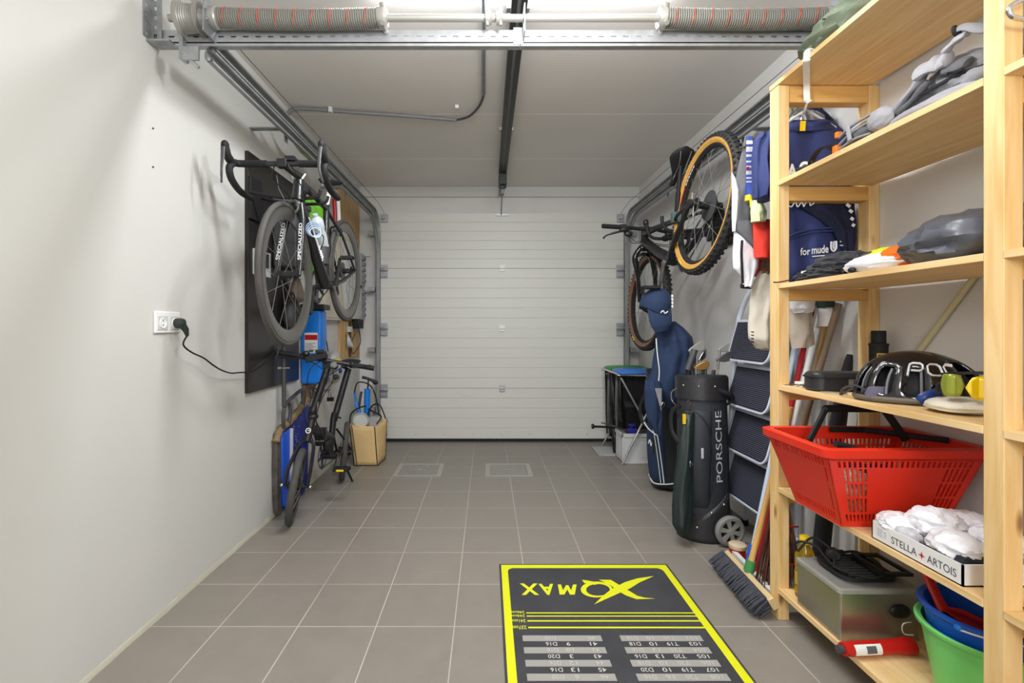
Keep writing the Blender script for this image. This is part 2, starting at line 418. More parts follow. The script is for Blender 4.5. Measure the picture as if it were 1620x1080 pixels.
def rbox(mb, a, b, r=.01, n=5):
    """box with rounded vertical edges"""
    x0, y0, z0 = a; x1, y1, z1 = b; pts = []
    for cx, cy, s in ((x1 - r, y1 - r, 0), (x0 + r, y1 - r, 1), (x0 + r, y0 + r, 2), (x1 - r, y0 + r, 3)):
        for k in range(n + 1):
            t = PI / 2 * (s + k / n); pts.append((cx + r * math.cos(t), cy + r * math.sin(t)))
    return mb.rings([[V((x, y, z)) for x, y in pts] for z in (z0, z1)])
def rotz(a): return Matrix.Rotation(R(a), 3, 'Z')
# ------------------------------------------------------------------ setting
def struct(mb, name, m, parent=None, **k):
    o = mb.build(name, m, parent, **k)
    if not parent: o['kind'] = 'structure'
    return o
struct(MB().box((XL - .1, -2.6, -.1), (XR + .1, YD + .1, 0)), 'floor', 'floor', smooth=False)
struct(MB().box((XL - .1, -2.6, ZC), (XR + .1, YD + .1, ZC + .1)), 'ceiling', 'ceil', smooth=False)
struct(MB().box((XL - .1, -2.6, 0), (XL, YD + .1, ZC)), 'wall_left', 'wall', smooth=False)
struct(MB().box((XR, -2.6, 0), (XR + .1, YD + .1, ZC)), 'wall_right', 'wallb', smooth=False)
struct(MB().box((XL, -2.6, 0), (XR, -2.5, ZC)), 'wall_rear', 'wall', smooth=False)
w = MB().box((XL, YD, 0), (-1.06, YD + .1, ZC)).box((1.35, YD, 0), (XR, YD + .1, ZC)).box((-1.06, YD, 2.27), (1.35, YD + .1, ZC))
struct(w, 'wall_door_side', 'wallb', smooth=False)
struct(MB().box((XL, YD - .03, 2.455), (XR, YD, ZC)), 'trim_1', 'wall', bevel=.004)
# scraped plaster skirting edge at the foot of the left wall
tr = MB(); ys = [ -2 + .07 * i for i in range(98)]
tr.rings([[V((XL + .001, y, 0)), V((XL + .006 + .004 * fnoise((y, 0, 0), 6), y, 0)), V((XL + .004, y, .018 + .010 * fnoise((y, 3, 0), 5))), V((XL + .001, y, .024 + .012 * fnoise((y, 7, 0), 4)))] for y in ys])
M['caulk'] = mat('caulk_edge', S(196, 194, 176), .9, bump=.3, bscale=90)
struct(tr, 'baseboard_left', 'caulk')
nm = MB()
for py in (203, 264): p = PX(243, py, XL + .004); nm.cyl(p, p + V((-.006, 0, 0)), .0035, 8)
for i, py in enumerate((203, 264)):
    p = PX(243, py, XL + .004)
    tag(MB().cyl(p, p + V((-.006, 0, 0)), .0035, 8).build('nail', 'dgrey'), ['small dark nail in the left wall, the upper one', 'small dark nail in the left wall, the lower one'][i], 'nail', 'nails in the left wall')

# sectional garage door
gd = thing('door_1', (.145, 4.80, 0), kind='structure')
seams = [2.284, 1.732, 1.133, .534, .03]
for k in range(4):
    zt, zb = seams[k] - .002, seams[k + 1] + .002
    prof = [(4.80, zb)]; nr = 6 if k in (1, 2) else (5 if k == 3 else 6); step = (zt - zb) / nr
    for i in range(nr):
        z = zb + i * step
        if i: prof += [(4.80, z - .006), (4.8045, z - .0035), (4.8045, z + .0015), (4.80, z + .0055)]
    prof += [(4.80, zt), (4.835, zt), (4.835, zb)]
    MB().prism([(p[0], p[1]) for p in prof], (-1.068, 0, 0), (0, 1, 0), (0, 0, 1), (1, 0, 0), 2.428).build('door_panel', 'door', gd, smooth=False)
MB().box((-1.068, 4.795, .004), (1.36, 4.83, .028)).build('rubber_seal', 'blackm', gd, smooth=False)
for side in (-1, 1):
    x = -1.03 if side < 0 else 1.322
    for z in (1.69, 1.11, .50):
        b = MB().box((x - .035, 4.785, z - .055), (x + .035, 4.799, z + .075)).box((x - .03 + .05 * side * 0, 4.75, z + .012), (x + .03, 4.79, z + .04)).cyl((x - .045, 4.757, z + .026), (x + .045, 4.757, z + .026), .013, 10)
        b.box((x - .03, 4.77, z - .045), (x + .03, 4.79, z - .02))
        b.build('hinge', 'galvl', gd, bevel=.002)
    b = MB().box((x - .03, 4.78, 2.19), (x + .04, 4.799, 2.27)).cyl((x, 4.74, 2.23), (x, 4.79, 2.23), .018, 12)
    b.build('roller_bracket', 'galvl', gd, bevel=.002)
for z in (1.732, 1.133, .534):
    MB().box((.12, 4.785, z - .032), (.175, 4.799, z + .032)).cyl((.12, 4.782, z), (.175, 4.782, z), .009, 10).build('hinge', 'white' if z > 1 else 'galvl', gd, bevel=.002)
MB().box((.08, 4.785, 2.255), (.21, 4.80, 2.272)).build('top_bracket', 'galv', gd)
b = MB()
for i in range(9):
    x = -1.0 + i * .285; b.cyl((x, 4.794, .075), (x, 4.802, .075), .005, 8)
b.build('screw', 'galv', gd)
for z in (1.0, 1.55, .4, .8): pass

# floor hatches
for i, (x0, x1) in enumerate(((-.729, -.357), (-.0145, .351))):
    t = thing('floor_hatch', ((x0 + x1) / 2, 3.845, 0), ['square metal floor hatch beside the shopping bag, left of the two', 'square metal floor hatch in front of the middle of the garage door'][i], 'floor hatch')
    y0, y1 = 3.67, 4.02
    MB().perf((x0, y0, .0005), (x1, y0, .0005), (x1, y1, .0005), (x0, y1, .0005), [(.1, .9, .1, .9)], .003, (0, 0, 1)).build('rim', 'hatchl', t, smooth=False)
    xa, xb, ya, yb = x0 + .042, x1 - .042, y0 + .04, y1 - .04
    b = MB().box((xa, ya, .0003), (xb, yb, .0026))
    for r_ in range(12):
        for c_ in range(12):
            x, y = xa + (xb - xa) * (c_ + .5) / 12, ya + (yb - ya) * (r_ + .5) / 12
            if i == 0 and abs(c_ - 5.5) + abs(r_ - 5.5) > 2: b.obox((x, y, .0029), (.010, .004, .0012), rotz(45 if (r_ + c_) % 2 else -45))
    b.build('cover', 'hatch', t, smooth=False)
    for dx in ((0,) if i == 0 else (-.02, .02)):
        cx = (x0 + x1) / 2 + dx
        MB().cyl((cx, 3.845, .002), (cx, 3.845, .0055), .014, 14).build('key_hole', 'galvl', t)

# ------------------------------------------------------------------ door tracks
def sweep_track(x, sgn, zt, rad, yv, y0=1.86, zb=0.):
    path = [V((x, yv, zb)), V((x, yv, zt - rad))]
    for k in range(1, 13):
        a = PI / 2 * k / 12; path.append(V((x, yv - rad + rad * math.cos(a), zt - rad + rad * math.sin(a))))
    path += [V((x, yv - rad - (yv - rad - y0) * i / 6, zt)) for i in range(1, 7)]
    prof = [(.020, -.018), (.020, -.026), (.0, -.026), (-.008, -.012), (-.008, .012), (0, .026), (.020, .026), (.020, .018)]
    rg = []
    for i, p in enumerate(path):
        t = (path[min(i + 1, len(path) - 1)] - path[max(i - 1, 0)]).normalized(); nr = V((1, 0, 0)).cross(t)
        inn = [p + V((-sgn * a, 0, 0)) + nr * b for a, b in prof]; out = [p + V((-sgn * (a * .8 + .0) - sgn * -.003, 0, 0)) + nr * b * .86 for a, b in prof]
        rg.append(inn + out[::-1])
    return MB().rings(rg, caps=False)
for sgn, x, lab in ((-1, -1.085, 'long galvanised door track with two rails running along the left wall'), (1, 1.385, 'long galvanised door track with two rails running along the right wall')):
    t = thing('door_track', (x, 4.7, 0), lab, 'door track')
    sweep_track(x, sgn, 2.195, .36, 4.73).build('lower_rail', 'zinc', t)
    sweep_track(x, sgn, 2.255, .16, 4.73 , zb=1.98).build('upper_rail', 'zinc', t)
    sg = -sgn
    MB().box((x - .02, 4.75, 0), (x + .02, 4.80, 2.1)).build('mounting_angle', 'zinc', t, smooth=False)
    for z in (.3, .9, 1.5, 2.05):
        MB().box((x - sg * .025, 4.735, z), (x - sg * .045 - sg * .05, 4.855, z + .04)).build('wall_bracket', 'galv', t, bevel=.002)
    for y in (2.6, 3.7):
        yb = MB().box((x - sg * .012, y, 2.15), (x - sg * .016, y + .04, 2.30)).box((x - sg * .012, y, 2.22), (x + sgn * .205 , y + .04, 2.226) if sgn < 0 else (x + .145, y + .04, 2.226))
        yb.build('wall_bracket', 'galv', t)
    # lifting cable beside the rail
for i, sgn in enumerate((-1, 1)):
    xs = -1.02 if sgn < 0 else 1.32
    tag(MB().tube([(xs - (.0 if sgn < 0 else -.0), 1.86, 2.285), (xs, 4.5, 2.31), (xs, 4.755, 2.27)], .0018, 6).build('lifting_cable', 'dgrey'), ['thin steel door cable stretched along the left track', 'thin steel door cable stretched along the right track'][i], 'cable')

# ------------------------------------------------------------------ torsion assembly
YB = 1.846
def slotstrip(mb, x0, x1, z0, z1, y, th=.003, pitch=.0475, zs=.45):
    hs = []; n = int((x1 - x0) / pitch)
    for i in range(n):
        c = (i + .5) * pitch / (x1 - x0); w = .011 / (x1 - x0); hs.append((c - w, c + w, zs - .07, zs + .07))
    return mb.perf((x0, y, z0), (x1, y, z0), (x1, y, z1), (x0, y, z1), hs, th, (0, 1, 0))
for x0, x1, lab in ((-1.285, .125, 'perforated steel angle bar under the left half of the spring shaft'), (.128, 1.50, 'perforated steel angle bar under the right half of the spring shaft')):
    b = MB(); slotstrip(b, x0, x1, 2.236, 2.283, YB); b.box((x0, YB, 2.232), (x1, YB + .045, 2.236))
    b.box((x0, YB - .0, 2.222), (x1, YB + .004, 2.237)); b.box((x0, YB + .016, 2.237), (x1, YB + .019, 2.283))  # last box: rear strip added behind the slots so they look dark
    tag(b.build('angle_bar', 'galvl', smooth=False), lab, 'angle bar')
b = MB()
hs = [(.3, .6, (i + .25) / 9, (i + .7) / 9) for i in range(9)]
b.perf((-1.288, YB - .01, 2.235), (-1.245, YB - .01, 2.235), (-1.245, YB - .01, ZC), (-1.288, YB - .01, ZC), hs, .003, (0, 1, 0))
b.perf((-1.288, YB - .05, 2.235), (-1.288, YB - .01, 2.235), (-1.288, YB - .01, ZC), (-1.288, YB - .05, ZC), hs, .003, (1, 0, 0))
b.box((-1.285, YB - .035, 2.222), (-1.2, YB + .0, 2.229))
tag(b.build('hanger_angle', 'galv', smooth=False), 'short perforated steel angle hanging from the ceiling beside the left cable drum', 'angle bar')
# shaft, springs, drums
ZS = 2.306; YS = YB - .035
sh = thing('torsion_shaft', (0, YS, ZS), 'long steel torsion shaft with cable drums spanning the garage under the ceiling', 'torsion shaft')
MB().cyl((-1.20, YS, ZS), (1.45, YS, ZS), .0135, 20).build('shaft', 'alu', sh)
b = MB()
for x in (.005, .045): b.lathe([(.016, -.012), (.026, -.012), (.026, .004), (.020, .010), (.016, .012)], (x, YS, ZS), (1, 0, 0), 16)
for x in (.0, .05):
    for dz in (-1, 1): b.cyl((x, YS - .01, ZS + dz * .018), (x, YS - .01, ZS + dz * .034), .006, 8)
b.build('coupler', 'alu', sh)
MB().perf((.137, YS - .03, 2.24), (.137, YS + .035, 2.24), (.137, YS + .035, 2.345), (.137, YS - .03, 2.345), [(.3, .65, .45, .8)], .004, (1, 0, 0)).box((.10, YS + .03, 2.225), (.137, YS + .034, 2.29)).build('bearing_plate', 'galv', sh)
def drum(x, par):
    prof = [(.020, -.045), (.062, -.045), (.064, -.040), (.052, -.037)]
    for i in range(7): prof += [(.052 - i * .0006, -.033 + i * .008), (.048 - i * .0006, -.029 + i * .008)]
    prof += [(.06, .028), (.062, .033), (.035, .036), (.024, .05), (.016, .05)]
    MB().lathe(prof, (x, YS, ZS - .003), (1, 0, 0), 36).build('cable_drum', 'alu', par)
drum(-1.11, sh); drum(1.36, sh)
for x, s in ((-1.045, 1), (1.30, -1)):
    b = MB().prism([(-.05, -.075), (.05, -.075), (.055, -.02), (.035, .05), (-.02, .062), (-.05, .03)], (x, YS, ZS), (0, 1, 0), (0, 0, 1), (s, 0, 0), .006)
    for k in range(5): a = k * 1.25; b.cyl((x - .004, YS + .035 * math.cos(a), ZS + .035 * math.sin(a)), (x + .012, YS + .035 * math.cos(a), ZS + .035 * math.sin(a)), .006, 8)
    b.build('end_plate', 'galv', sh)
b = MB().box((-1.17, YS + .01, 2.16), (-1.155, YS + .05, 2.245)).cyl((-1.15, YS + .0, 2.18), (-1.10, YS + .02, 2.13), .006, 8).box((-1.15, YS, 2.15), (-1.09, YS + .01, 2.2))
b.build('safety_catch', 'galv', sh)
for x0, x1, lab in ((-1.02, -.39, 'coiled steel torsion spring with red marks, on the left half of the shaft'), (.665, 1.285, 'coiled steel torsion spring with red marks, on the right half of the shaft')):
    t = thing('torsion_spring', ((x0 + x1) / 2, YS, ZS), lab, 'torsion spring', 'torsion springs')
    pts = []; turns = 74; N = turns * 14; sag = lambda u: -.007 * math.sin(PI * u)
    for i in range(N + 1):
        u = i / N; a = 2 * PI * turns * u; pts.append((x0 + (x1 - x0) * u, YS + .033 * math.cos(a), ZS + sag(u) + .033 * math.sin(a)))
    MB().tube(pts, .0041, 5).build('coil', 'spring', t)
    inner = MB().tube([(x0 + (x1 - x0) * i / 10, YS, ZS + sag(i / 10)) for i in range(11)], .0305, 20); inner.build('inner_tube', 'dgrey', t)
    for k in range(9):
        u = .06 + k * .105; xx = x0 + (x1 - x0) * u
        pp = [(xx + .010 * (j / 6 - .5), YS - .0378 * math.cos(-1.0 + 1.9 * j / 6), ZS + sag(u) + .0378 * math.sin(-1.0 + 1.9 * j / 6)) for j in range(7)]
        MB().tube(pp, .0014, 5).build('paint_mark', 'redp', t)
    for x, s in ((x0, 1), (x1, -1)):
        inward = (x == x1) == (x0 < 0)
        b = MB().lathe([(.014, -.02), (.036, -.02), (.040, -.008), (.040, .004), (.030, .014), (.014, .014)], (x, YS, ZS), (1, 0, 0), 18)
        if inward:
            for a in (.8, 2.4, 4.0, 5.5): b.cyl((x, YS + .03 * math.cos(a), ZS + .03 * math.sin(a)), (x, YS + .05 * math.cos(a), ZS + .05 * math.sin(a)), .009, 10)
        b.build('cone', 'alu', t)

# ------------------------------------------------------------------ opener rail
t = thing('door_opener_rail', (.135, 3, 2.5), 'dark door opener rail hanging under the ceiling and ending above the garage door', 'door opener')
x = .135; y0, y1 = .6, 4.3
b = MB()
for s in (-1, 1): b.box((x + s * .034, y0, 2.495), (x + s * .020, y1, 2.54)).box((x + s * .020, y0, 2.493), (x + s * .008, y1, 2.500))
M['railblk'] = mat('rail_black_edge', S(48, 47, 47), .45, metal=.3)
b.build('rail', 'railblk', t, smooth=False)
MB().box((x - .02, y0, 2.505), (x + .02, y1, 2.54)).build('channel', 'grey', t, smooth=False)
b = MB().box((x - .034, 4.22, 2.40), (x + .036, 4.36, 2.50)).box((x - .018, 4.25, 2.37), (x + .02, 4.34, 2.40))
b.build('carriage', 'black', t, bevel=.004)
MB().tube([(x, 4.3, 2.385), (x + .002, 4.79, 2.262)], .005, 8).box((x - .012, 4.26, 2.33), (x + .014, 4.34, 2.372)).build('push_arm', 'grey', t)
MB().box((x - .025, 4.36, 2.46), (x + .025, 4.82, 2.475)).build('header_strap', 'zinc', t)
for y in (2.1, 3.4):
    MB().box((x - .05, y, 2.536), (x + .05, y + .03, ZC)).build('ceiling_bracket', 'galv', t)

# conduit on the ceiling
def cpt(px, py): return PZ(px, py, ZC - .017)
t = thing('cable_conduit', (-.3, 3, ZC - .02), 'thin grey conduit pipe bending across the ceiling left of the opener rail', 'conduit')
MB().tube(smoothpts([V((-1.28, 3.08, ZC - .06)), cpt(470, 172), cpt(560, 178), cpt(650, 184), cpt(722, 190)], 3), .0115, 10).build('pipe', 'grey', t)
MB().tube(smoothpts([cpt(722, 190), cpt(742, 184), cpt(758, 168), cpt(765, 150), cpt(765, 138)], 5), .0075, 10).build('bend', 'dgrey', t)
MB().tube([cpt(765, 148), V((-.013, 1.4, ZC - .017))], .0115, 10).build('pipe', 'grey', t)
for px, py in ((523, 174), (765, 60)): p = cpt(px, py); MB().box((p.x - .012, p.y - .016, ZC - .034), (p.x + .012, p.y + .016, ZC)).build('clip', 'lgrey', t, bevel=.003)
p = PZ(723, 169, ZC - .01); tag(MB().box((p.x - .012, p.y - .01, ZC - .022), (p.x + .012, p.y + .01, ZC)).build('pipe_clip', 'lgrey', bevel=.003), 'empty pipe clip on the ceiling beside the conduit bend', 'pipe clip')

# bundled whitish cables behind the left track
t = thing('wire_bundle', (-1.2, 2.9, 2.2), 'loose bundle of whitish cables stuffed behind the left door track above the road bike', 'cable bundle')
for i in range(7):
    o = i * .011
    pts = [P(448 + i * 3, 192 + i * 4, 2.78 + o) + V((0, 0, 0)), P(456 + i * 2, 212 + i * 3, 2.85), P(470 + i, 226 + i * 2.4, 2.95), P(486, 238 + i * 2, 3.1), P(500 - i, 250 + i * 2, 3.25)]
    for p in pts: p.x = max(p.x, XL + .012); 
    MB().tube(smoothpts(pts), .0055, 6).build('cable', ['beige', 'lgrey', 'gcl2'][i % 3], t)
# long pale trunking beyond the left track
tag(MB().box((XL + .002, 2.3, 2.40), (XL + .03, 4.8, 2.425)).build('cable_trunking', 'beige', smooth=False), 'pale trunking running along the top of the left wall behind the door track', 'trunking')

# wall socket
t = thing('wall_socket', (XL, 1.93, 1.16), 'white double wall socket on the left wall', 'socket')
MB().box((XL, 1.853, 1.118), (XL + .010, 2.004, 1.204)).build('plate', 'white', t, bevel=.004)
for y in (1.893, 1.965):
    b = MB().box((XL + .0095, y - .028, 1.130), (XL + .0125, y + .028, 1.186)); b.build('insert', 'lgrey', t, bevel=.002)
    MB().lathe([(.0215, 0), (.0205, .003), (.018, .003), (.0175, .0008), (0, .0006)], (XL + .0122, y, 1.158), (1, 0, 0), 24).build('recess', 'paper', t)
for dz in (-.009, .009): MB().cyl((XL + .0132, 1.893 , 1.158 + dz), (XL + .0136, 1.893, 1.158 + dz), .0028, 8).build('pin_hole', 'dgrey', t)
t = thing('extension_cable', (XL, 2.0, 1.15), 'black power cable plugged into the wall socket and drooping towards the black wall panel', 'cable')
M['plugg'] = mat('plug_dark_green', S(44, 52, 48), .5)
b = MB().lathe([(.004, 0), (.020, .0), (.021, .018), (.018, .03), (.008, .036), (0, .037)], (XL + .016, 1.968, 1.158), (1, 0, 0), 20)
b.tube([(XL + .036, 1.968, 1.155), (XL + .044, 1.985, 1.13), (XL + .042, 1.998, 1.105)], [.016, .012, .006], 10).build('plug', 'plugg', t)
pts = [V((XL + .042, 1.998, 1.108))]
for px, py, X in ((290, 545, -1.245), (303, 557, -1.245), (322, 566, -1.245), (338, 578, -1.245), (352, 586, -1.248), (366, 590, -1.25), (380, 589, -1.25), (396, 588, -1.25), (410, 581, -1.25), (425, 568, -1.25), (438, 552, -1.25)):
    pts.append(PX(px, py, X))
MB().tube(smoothpts(pts), .0035, 8).build('cord', 'blackm', t)
# tall black wall panels
t = thing('wall_panel', (XL, 2.9, .79), 'tall glossy black board mounted on the left wall behind the road bike', 'panel')
M['panel'] = mat('black_panel', S(36, 33, 32), .3, var=.1, vscale=3)
MB().box((XL, 2.553, .79), (XL + .02, 2.887, 2.08)).build('board', 'panel', t, bevel=.001)
MB().box((XL, 2.893, .79), (XL + .02, 3.24, 2.08)).build('board', 'panel', t, bevel=.001)
MB().box((XL, 2.887, .79), (XL + .017, 2.893, 2.08)).build('joint_strip', 'alu', t, smooth=False)
# ------------------------------------------------------------------ bicycles
def wheel(par, c, axis, Ro, tr, rd, tyre='rubber', rim='carbon', side=None, ns=20, hw=.05, hr=.016, knobs=0, rotor=0, cas=0, drv=1, rimw=.012, fl=1.):
    c, a = V(c), V(axis).normalized(); R0 = Ro - tr; ro = R0 - tr * .75; ri = ro - rd
    w = MB().lathe([(ro, -rimw), (ro - rd * .45, -rimw * 1.15), (ri, -rimw * .35), (ri, rimw * .35), (ro - rd * .45, rimw * 1.15), (ro, rimw)], c, a, 64)
    # ring: lathe caps would fill the disc, rebuild as closed profile
    w = MB(); u = a.orthogonal().normalized(); v = a.cross(u)
    prof = [(ro, -rimw), (ro - rd * .45, -rimw * 1.15), (ri, -rimw * .35), (ri, rimw * .35), (ro - rd * .45, rimw * 1.15), (ro, rimw)]
    w.rings([[c + (u * math.cos(2 * PI * i / 64) + v * math.sin(2 * PI * i / 64)) * r + a * h for r, h in prof] for i in range(64)], closed=True)
    wh = w.build('wheel', rim, par)
    t = MB().torus(c, a, R0, tr, 64, 12, fl)
    if knobs:
        for i in range(knobs):
            th = 2 * PI * i / knobs
            for j, (off, hh) in enumerate(((-.85, .75), (-.32, 1.0), (.32, 1.0), (.85, .75))):
                an = th + (PI / knobs if j % 2 else 0); d = u * math.cos(an) + v * math.sin(an); tg = a.cross(d)
                q = c + d * (R0 + tr * hh * 1.0 * math.sqrt(max(.05, 1 - (off * .8) ** 2))) + a * tr * off * fl
                rot = Matrix((tg, a, d)).transposed(); t.obox(q, (.013, .011, .011), rot)
    t.build('tyre', tyre, wh)
    if side:
        s_ = MB()
        for sg in (-1, 1):
            rr = [(R0 - tr * .80, .62), (R0 - tr * .35, .965), (R0 + tr * .12, 1.01)]
            rings = []
            for i in range(64):
                d = u * math.cos(2 * PI * i / 64) + v * math.sin(2 * PI * i / 64)
                outer = [c + d * r + a * sg * tr * fl * h * 1.015 for r, h in rr]; inn = [c + d * r + a * sg * tr * fl * h * .93 for r, h in rr]
                rings.append(outer + inn[::-1])
            s_.rings(rings, closed=True)
        s_.build('sidewall', side, wh)
    h = MB().cyl(c - a * hw, c + a * hw, hr, 16)
    for sg in (-1, 1): h.cyl(c + a * (sg * hw * .62), c + a * (sg * hw * .72), hr * 1.9, 18)
    h.cyl(c - a * hw * 1.25, c + a * hw * 1.25, .007, 10); h.build('hub', 'blackm', wh)
    for i in range(ns):
        an = 2 * PI * i / ns; sg = 1 if i % 2 else -1; tw = (.35 if (i // 2) % 2 else -.35)
        d = u * math.cos(an) + v * math.sin(an); d2 = u * math.cos(an + tw * 2.2) + v * math.sin(an + tw * 2.2)
        MB().cyl(c + d2 * hr * 1.7 + a * sg * hw * .66, c + d * (ri + .002), .0011, 5).build('spoke', 'spk', wh)
    if rotor:
        rr = rotor; p = c - a * drv * hw * .95
        b = MB().torus(p, a, rr - .006, .006, 36, 6, .18)
        for i in range(6):
            an = 2 * PI * i / 6; d = u * math.cos(an) + v * math.sin(an); d2 = u * math.cos(an + .5) + v * math.sin(an + .5)
            b.tube([p + d * .02, p + d2 * (rr - .006)], .003, 5)
        b.cyl(p - a * .002, p + a * .002, .024, 16); b.build('brake_disc', 'steel', wh)
    if cas:
        b = MB()
        for i in range(9):
            rr = cas * (1 - i * .075); p = c + a * drv * (hw * .35 + i * .0042)
            b.lathe([(rr - .004, -.0008), (rr, -.0008), (rr, .0008), (rr - .004, .0008)], p, a, 30)
        b.build('cassette', 'dgrey', wh)
    return wh
def chainring(par, c, a, r, n=36):
    a = V(a).normalized(); u = a.orthogonal().normalized(); v = a.cross(u); b = MB(); c = V(c)
    b.torus(c, a, r - .006, .006, 40, 6, .3)
    for i in range(5):
        an = 2 * PI * i / 5; b.cyl(c, c + (u * math.cos(an) + v * math.sin(an)) * (r - .006), .008, 6)
    for i in range(n): an = 2 * PI * i / n; d = u * math.cos(an) + v * math.sin(an); b.obox(c + d * (r + .002), (.004, .002, .005), Matrix((a.cross(d), a, d)).transposed())
    return b.build('chainring', 'dgrey', par)
def pedal(par, c, sx=.09, sy=.055, refl=False, m='blackm'):
    c = V(c); b = MB().perf(c + V((-sx / 2, -sy / 2, -.008)), c + V((sx / 2, -sy / 2, -.008)), c + V((sx / 2, sy / 2, -.008)), c + V((-sx / 2, sy / 2, -.008)), [(.15, .42, .2, .8), (.58, .85, .2, .8)], .018, (0, 0, 1)).cyl(c + V((-sx / 2, 0, 0)), c + V((sx / 2, 0, 0)), .008, 10)
    p = b.build('pedal', m, par)
    if refl: MB().box(c + V((-.025, -sy / 2 - .003, -.006)), c + V((.022, -sy / 2 - .0005, .006))).build('reflector', 'yel', p)
    return p

# ---- road bike, hung along the left wall, front wheel to the camera
XB = -.94
bk = thing('road_bicycle', (XB, 2.8, 1.05), 'black road bicycle with deep rims and drop handlebars hung on the left wall', 'bicycle')
q = lambda y, z, dx=0.: V((XB + dx, y, z))
FH, RH, BB, ST, HT, HB = q(2.26, 1.386), q(3.19, 1.515), q(2.79, 1.385), q(2.80, 1.835), q(2.405, 1.865), q(2.375, 1.765)
ax = V((1, .045, 0))
wheel(bk, FH, ax, .337, .0135, .056, 'rubberg', 'rimc', ns=16, hw=.048, hr=.014)
wheel(bk, RH, (1, 0, 0), .335, .0135, .056, 'rubberg', 'rimc', ns=20, hw=.055, hr=.016, cas=.058, drv=-1)
b = MB()
b.tube([HB + V((0, .0, 0)), q(2.56, 1.60), BB], [.030, .028, .032], 14)
b.tube([HT, q(2.6, 1.86), ST], [.024, .020, .017], 12)
b.tube([HT + V((0, -.005, .005)), HB], [.026, .031], 14)
b.tube([ST + V((0, .005, .02)), BB], [.017, .022], 12)
b.tube([BB + V((-.05, 0, 0)), BB + V((.05, 0, 0))], .024, 14)
for s in (-1, 1):
    b.tube([ST + V((s * .008, .01, -.02)), q(2.98, 1.71, s * .04), RH + V((s * .062, 0, 0))], [.011, .008, .007], 8)
    b.tube([BB + V((s * .03, .03, 0)), q(2.98, 1.43, s * .045), RH + V((s * .062, 0, 0))], [.017, .013, .009], 8)
fr = b.build('frame', 'carbon', bk)
b = MB()
b.ell(q(2.362, 1.742), (.034, .03, .03))
for s in (-1, 1): b.tube([q(2.365, 1.745, s * .022), q(2.34, 1.66, s * .040), q(2.285, 1.46, s * .052), FH + V((s * .055, 0, 0))], [.019, .017, .013, .008], 10)
fk = b.build('fork', 'carbon', bk)
# white lettering and stripes
for s in (-1, 1):
    top, bot = q(2.335, 1.655, s * .040), q(2.285, 1.46, s * .052); dr = (top - bot).normalized()
    off = V((0, -.018, 0))
    text('lettering', 'SPECIALIZED', bot + off + V((s * -.0 + .008, 0, 0)), dr, V((-1, 0, 0)), .19, .016, 'logow', fk, N=V((0, -1, 0)), weight=.012)
text('head_badge', 'S', HT + V((-.016, -.034, -.085)), (1, 0, .3), (0, 0, 1), .030, .062, 'logow', fr, N=(0, -1, 0), weight=.02)
for s in (-1, 1): MB().tube([HT + V((s * .020, -.022, .012)), HT + V((s * .034, -.012, .040))], .0045, 6).build('stripe', 'logow', fr)
b = MB()
for i in range(5): b.tube([q(2.60 + i * .012, 1.555 - i * .012, .030), q(2.615 + i * .012, 1.585 - i * .012, .028)], .0035, 5)
b.tube([q(2.45, 1.70, .030), q(2.59, 1.57, .031)], [.003, .006], 6); b.build('stripe', 'logow', fr)
# stem + bar
YH, ZH = 2.21, 1.893
b = MB().tube([HT + V((0, 0, -.01)), HT + V((0, .012, .045))], .018, 12).tube([HT + V((0, .008, .03)), q(YH, ZH)], [.019, .017], 12)
b.box(q(YH - .02, ZH - .02, -.022), q(YH + .015, ZH + .02, .022)); b.build('stem', 'black', bk, bevel=.003)
b = MB(); b.tube([q(YH, ZH, -.18), q(YH, ZH, .18)], .0125, 12).build('bar_top', 'carbon', bk)
for s in (-1, 1):
    hx = .212 * s; P_ = lambda y, z, d=0.: q(y, z, hx + d)
    MB().tube(smoothpts([q(YH, ZH, s * .075), q(YH, ZH, s * .16), P_(YH - .012, ZH - .002, -s * .008), P_(YH - .055, ZH - .008)]), .0165, 12).tube(smoothpts([P_(YH - .03, ZH - .006), P_(YH - .065, ZH - .04), P_(YH - .045, ZH - .085), P_(YH + .03, ZH - .118), P_(YH + .13, ZH - .122)]), .0155, 12).build('bar_tape', 'blackm', bk)
    hd = MB().tube(smoothpts([P_(YH - .05, ZH - .008), P_(YH - .085, ZH + .012), P_(YH - .10, ZH + .045)]), [.018, .018, .019, .019, .019, .018, .018, .018, .018, .018, .017, .017, .016][:13], 10).ell(P_(YH - .10, ZH + .048), (.016, .02, .022)).build('brake_hood', 'blackm', bk)
    MB().tube(smoothpts([P_(YH - .118, ZH + .035), P_(YH - .125, ZH - .02, s * -.002), P_(YH - .128, ZH - .07), P_(YH - .11, ZH - .12, s * .01)]), [.010, .010, .009, .009, .009, .009, .008, .008, .008, .007, .007, .006, .006, .006, .006, .005, .005, .005, .004][:19], 8, flat=.5).build('brake_lever', 'lever', hd)
b = MB().box(q(YH - .012, ZH + .014, .012), q(YH + .02, ZH + .034, .055)).cyl(q(YH - .0, ZH + .018, -.02), q(YH, ZH + .018, .07), .003, 6); b.build('computer_mount', 'black', bk)
for s, y in ((-1, 2.33), (1, 2.36)):
    MB().tube(smoothpts([q(YH - .02, ZH - .01, s * .03), q(YH + .02, ZH - .06, s * .055), q(y, 1.80, s * .04), q(2.40, 1.76, s * .025)]), .0028, 6).build('cable', 'black', bk)
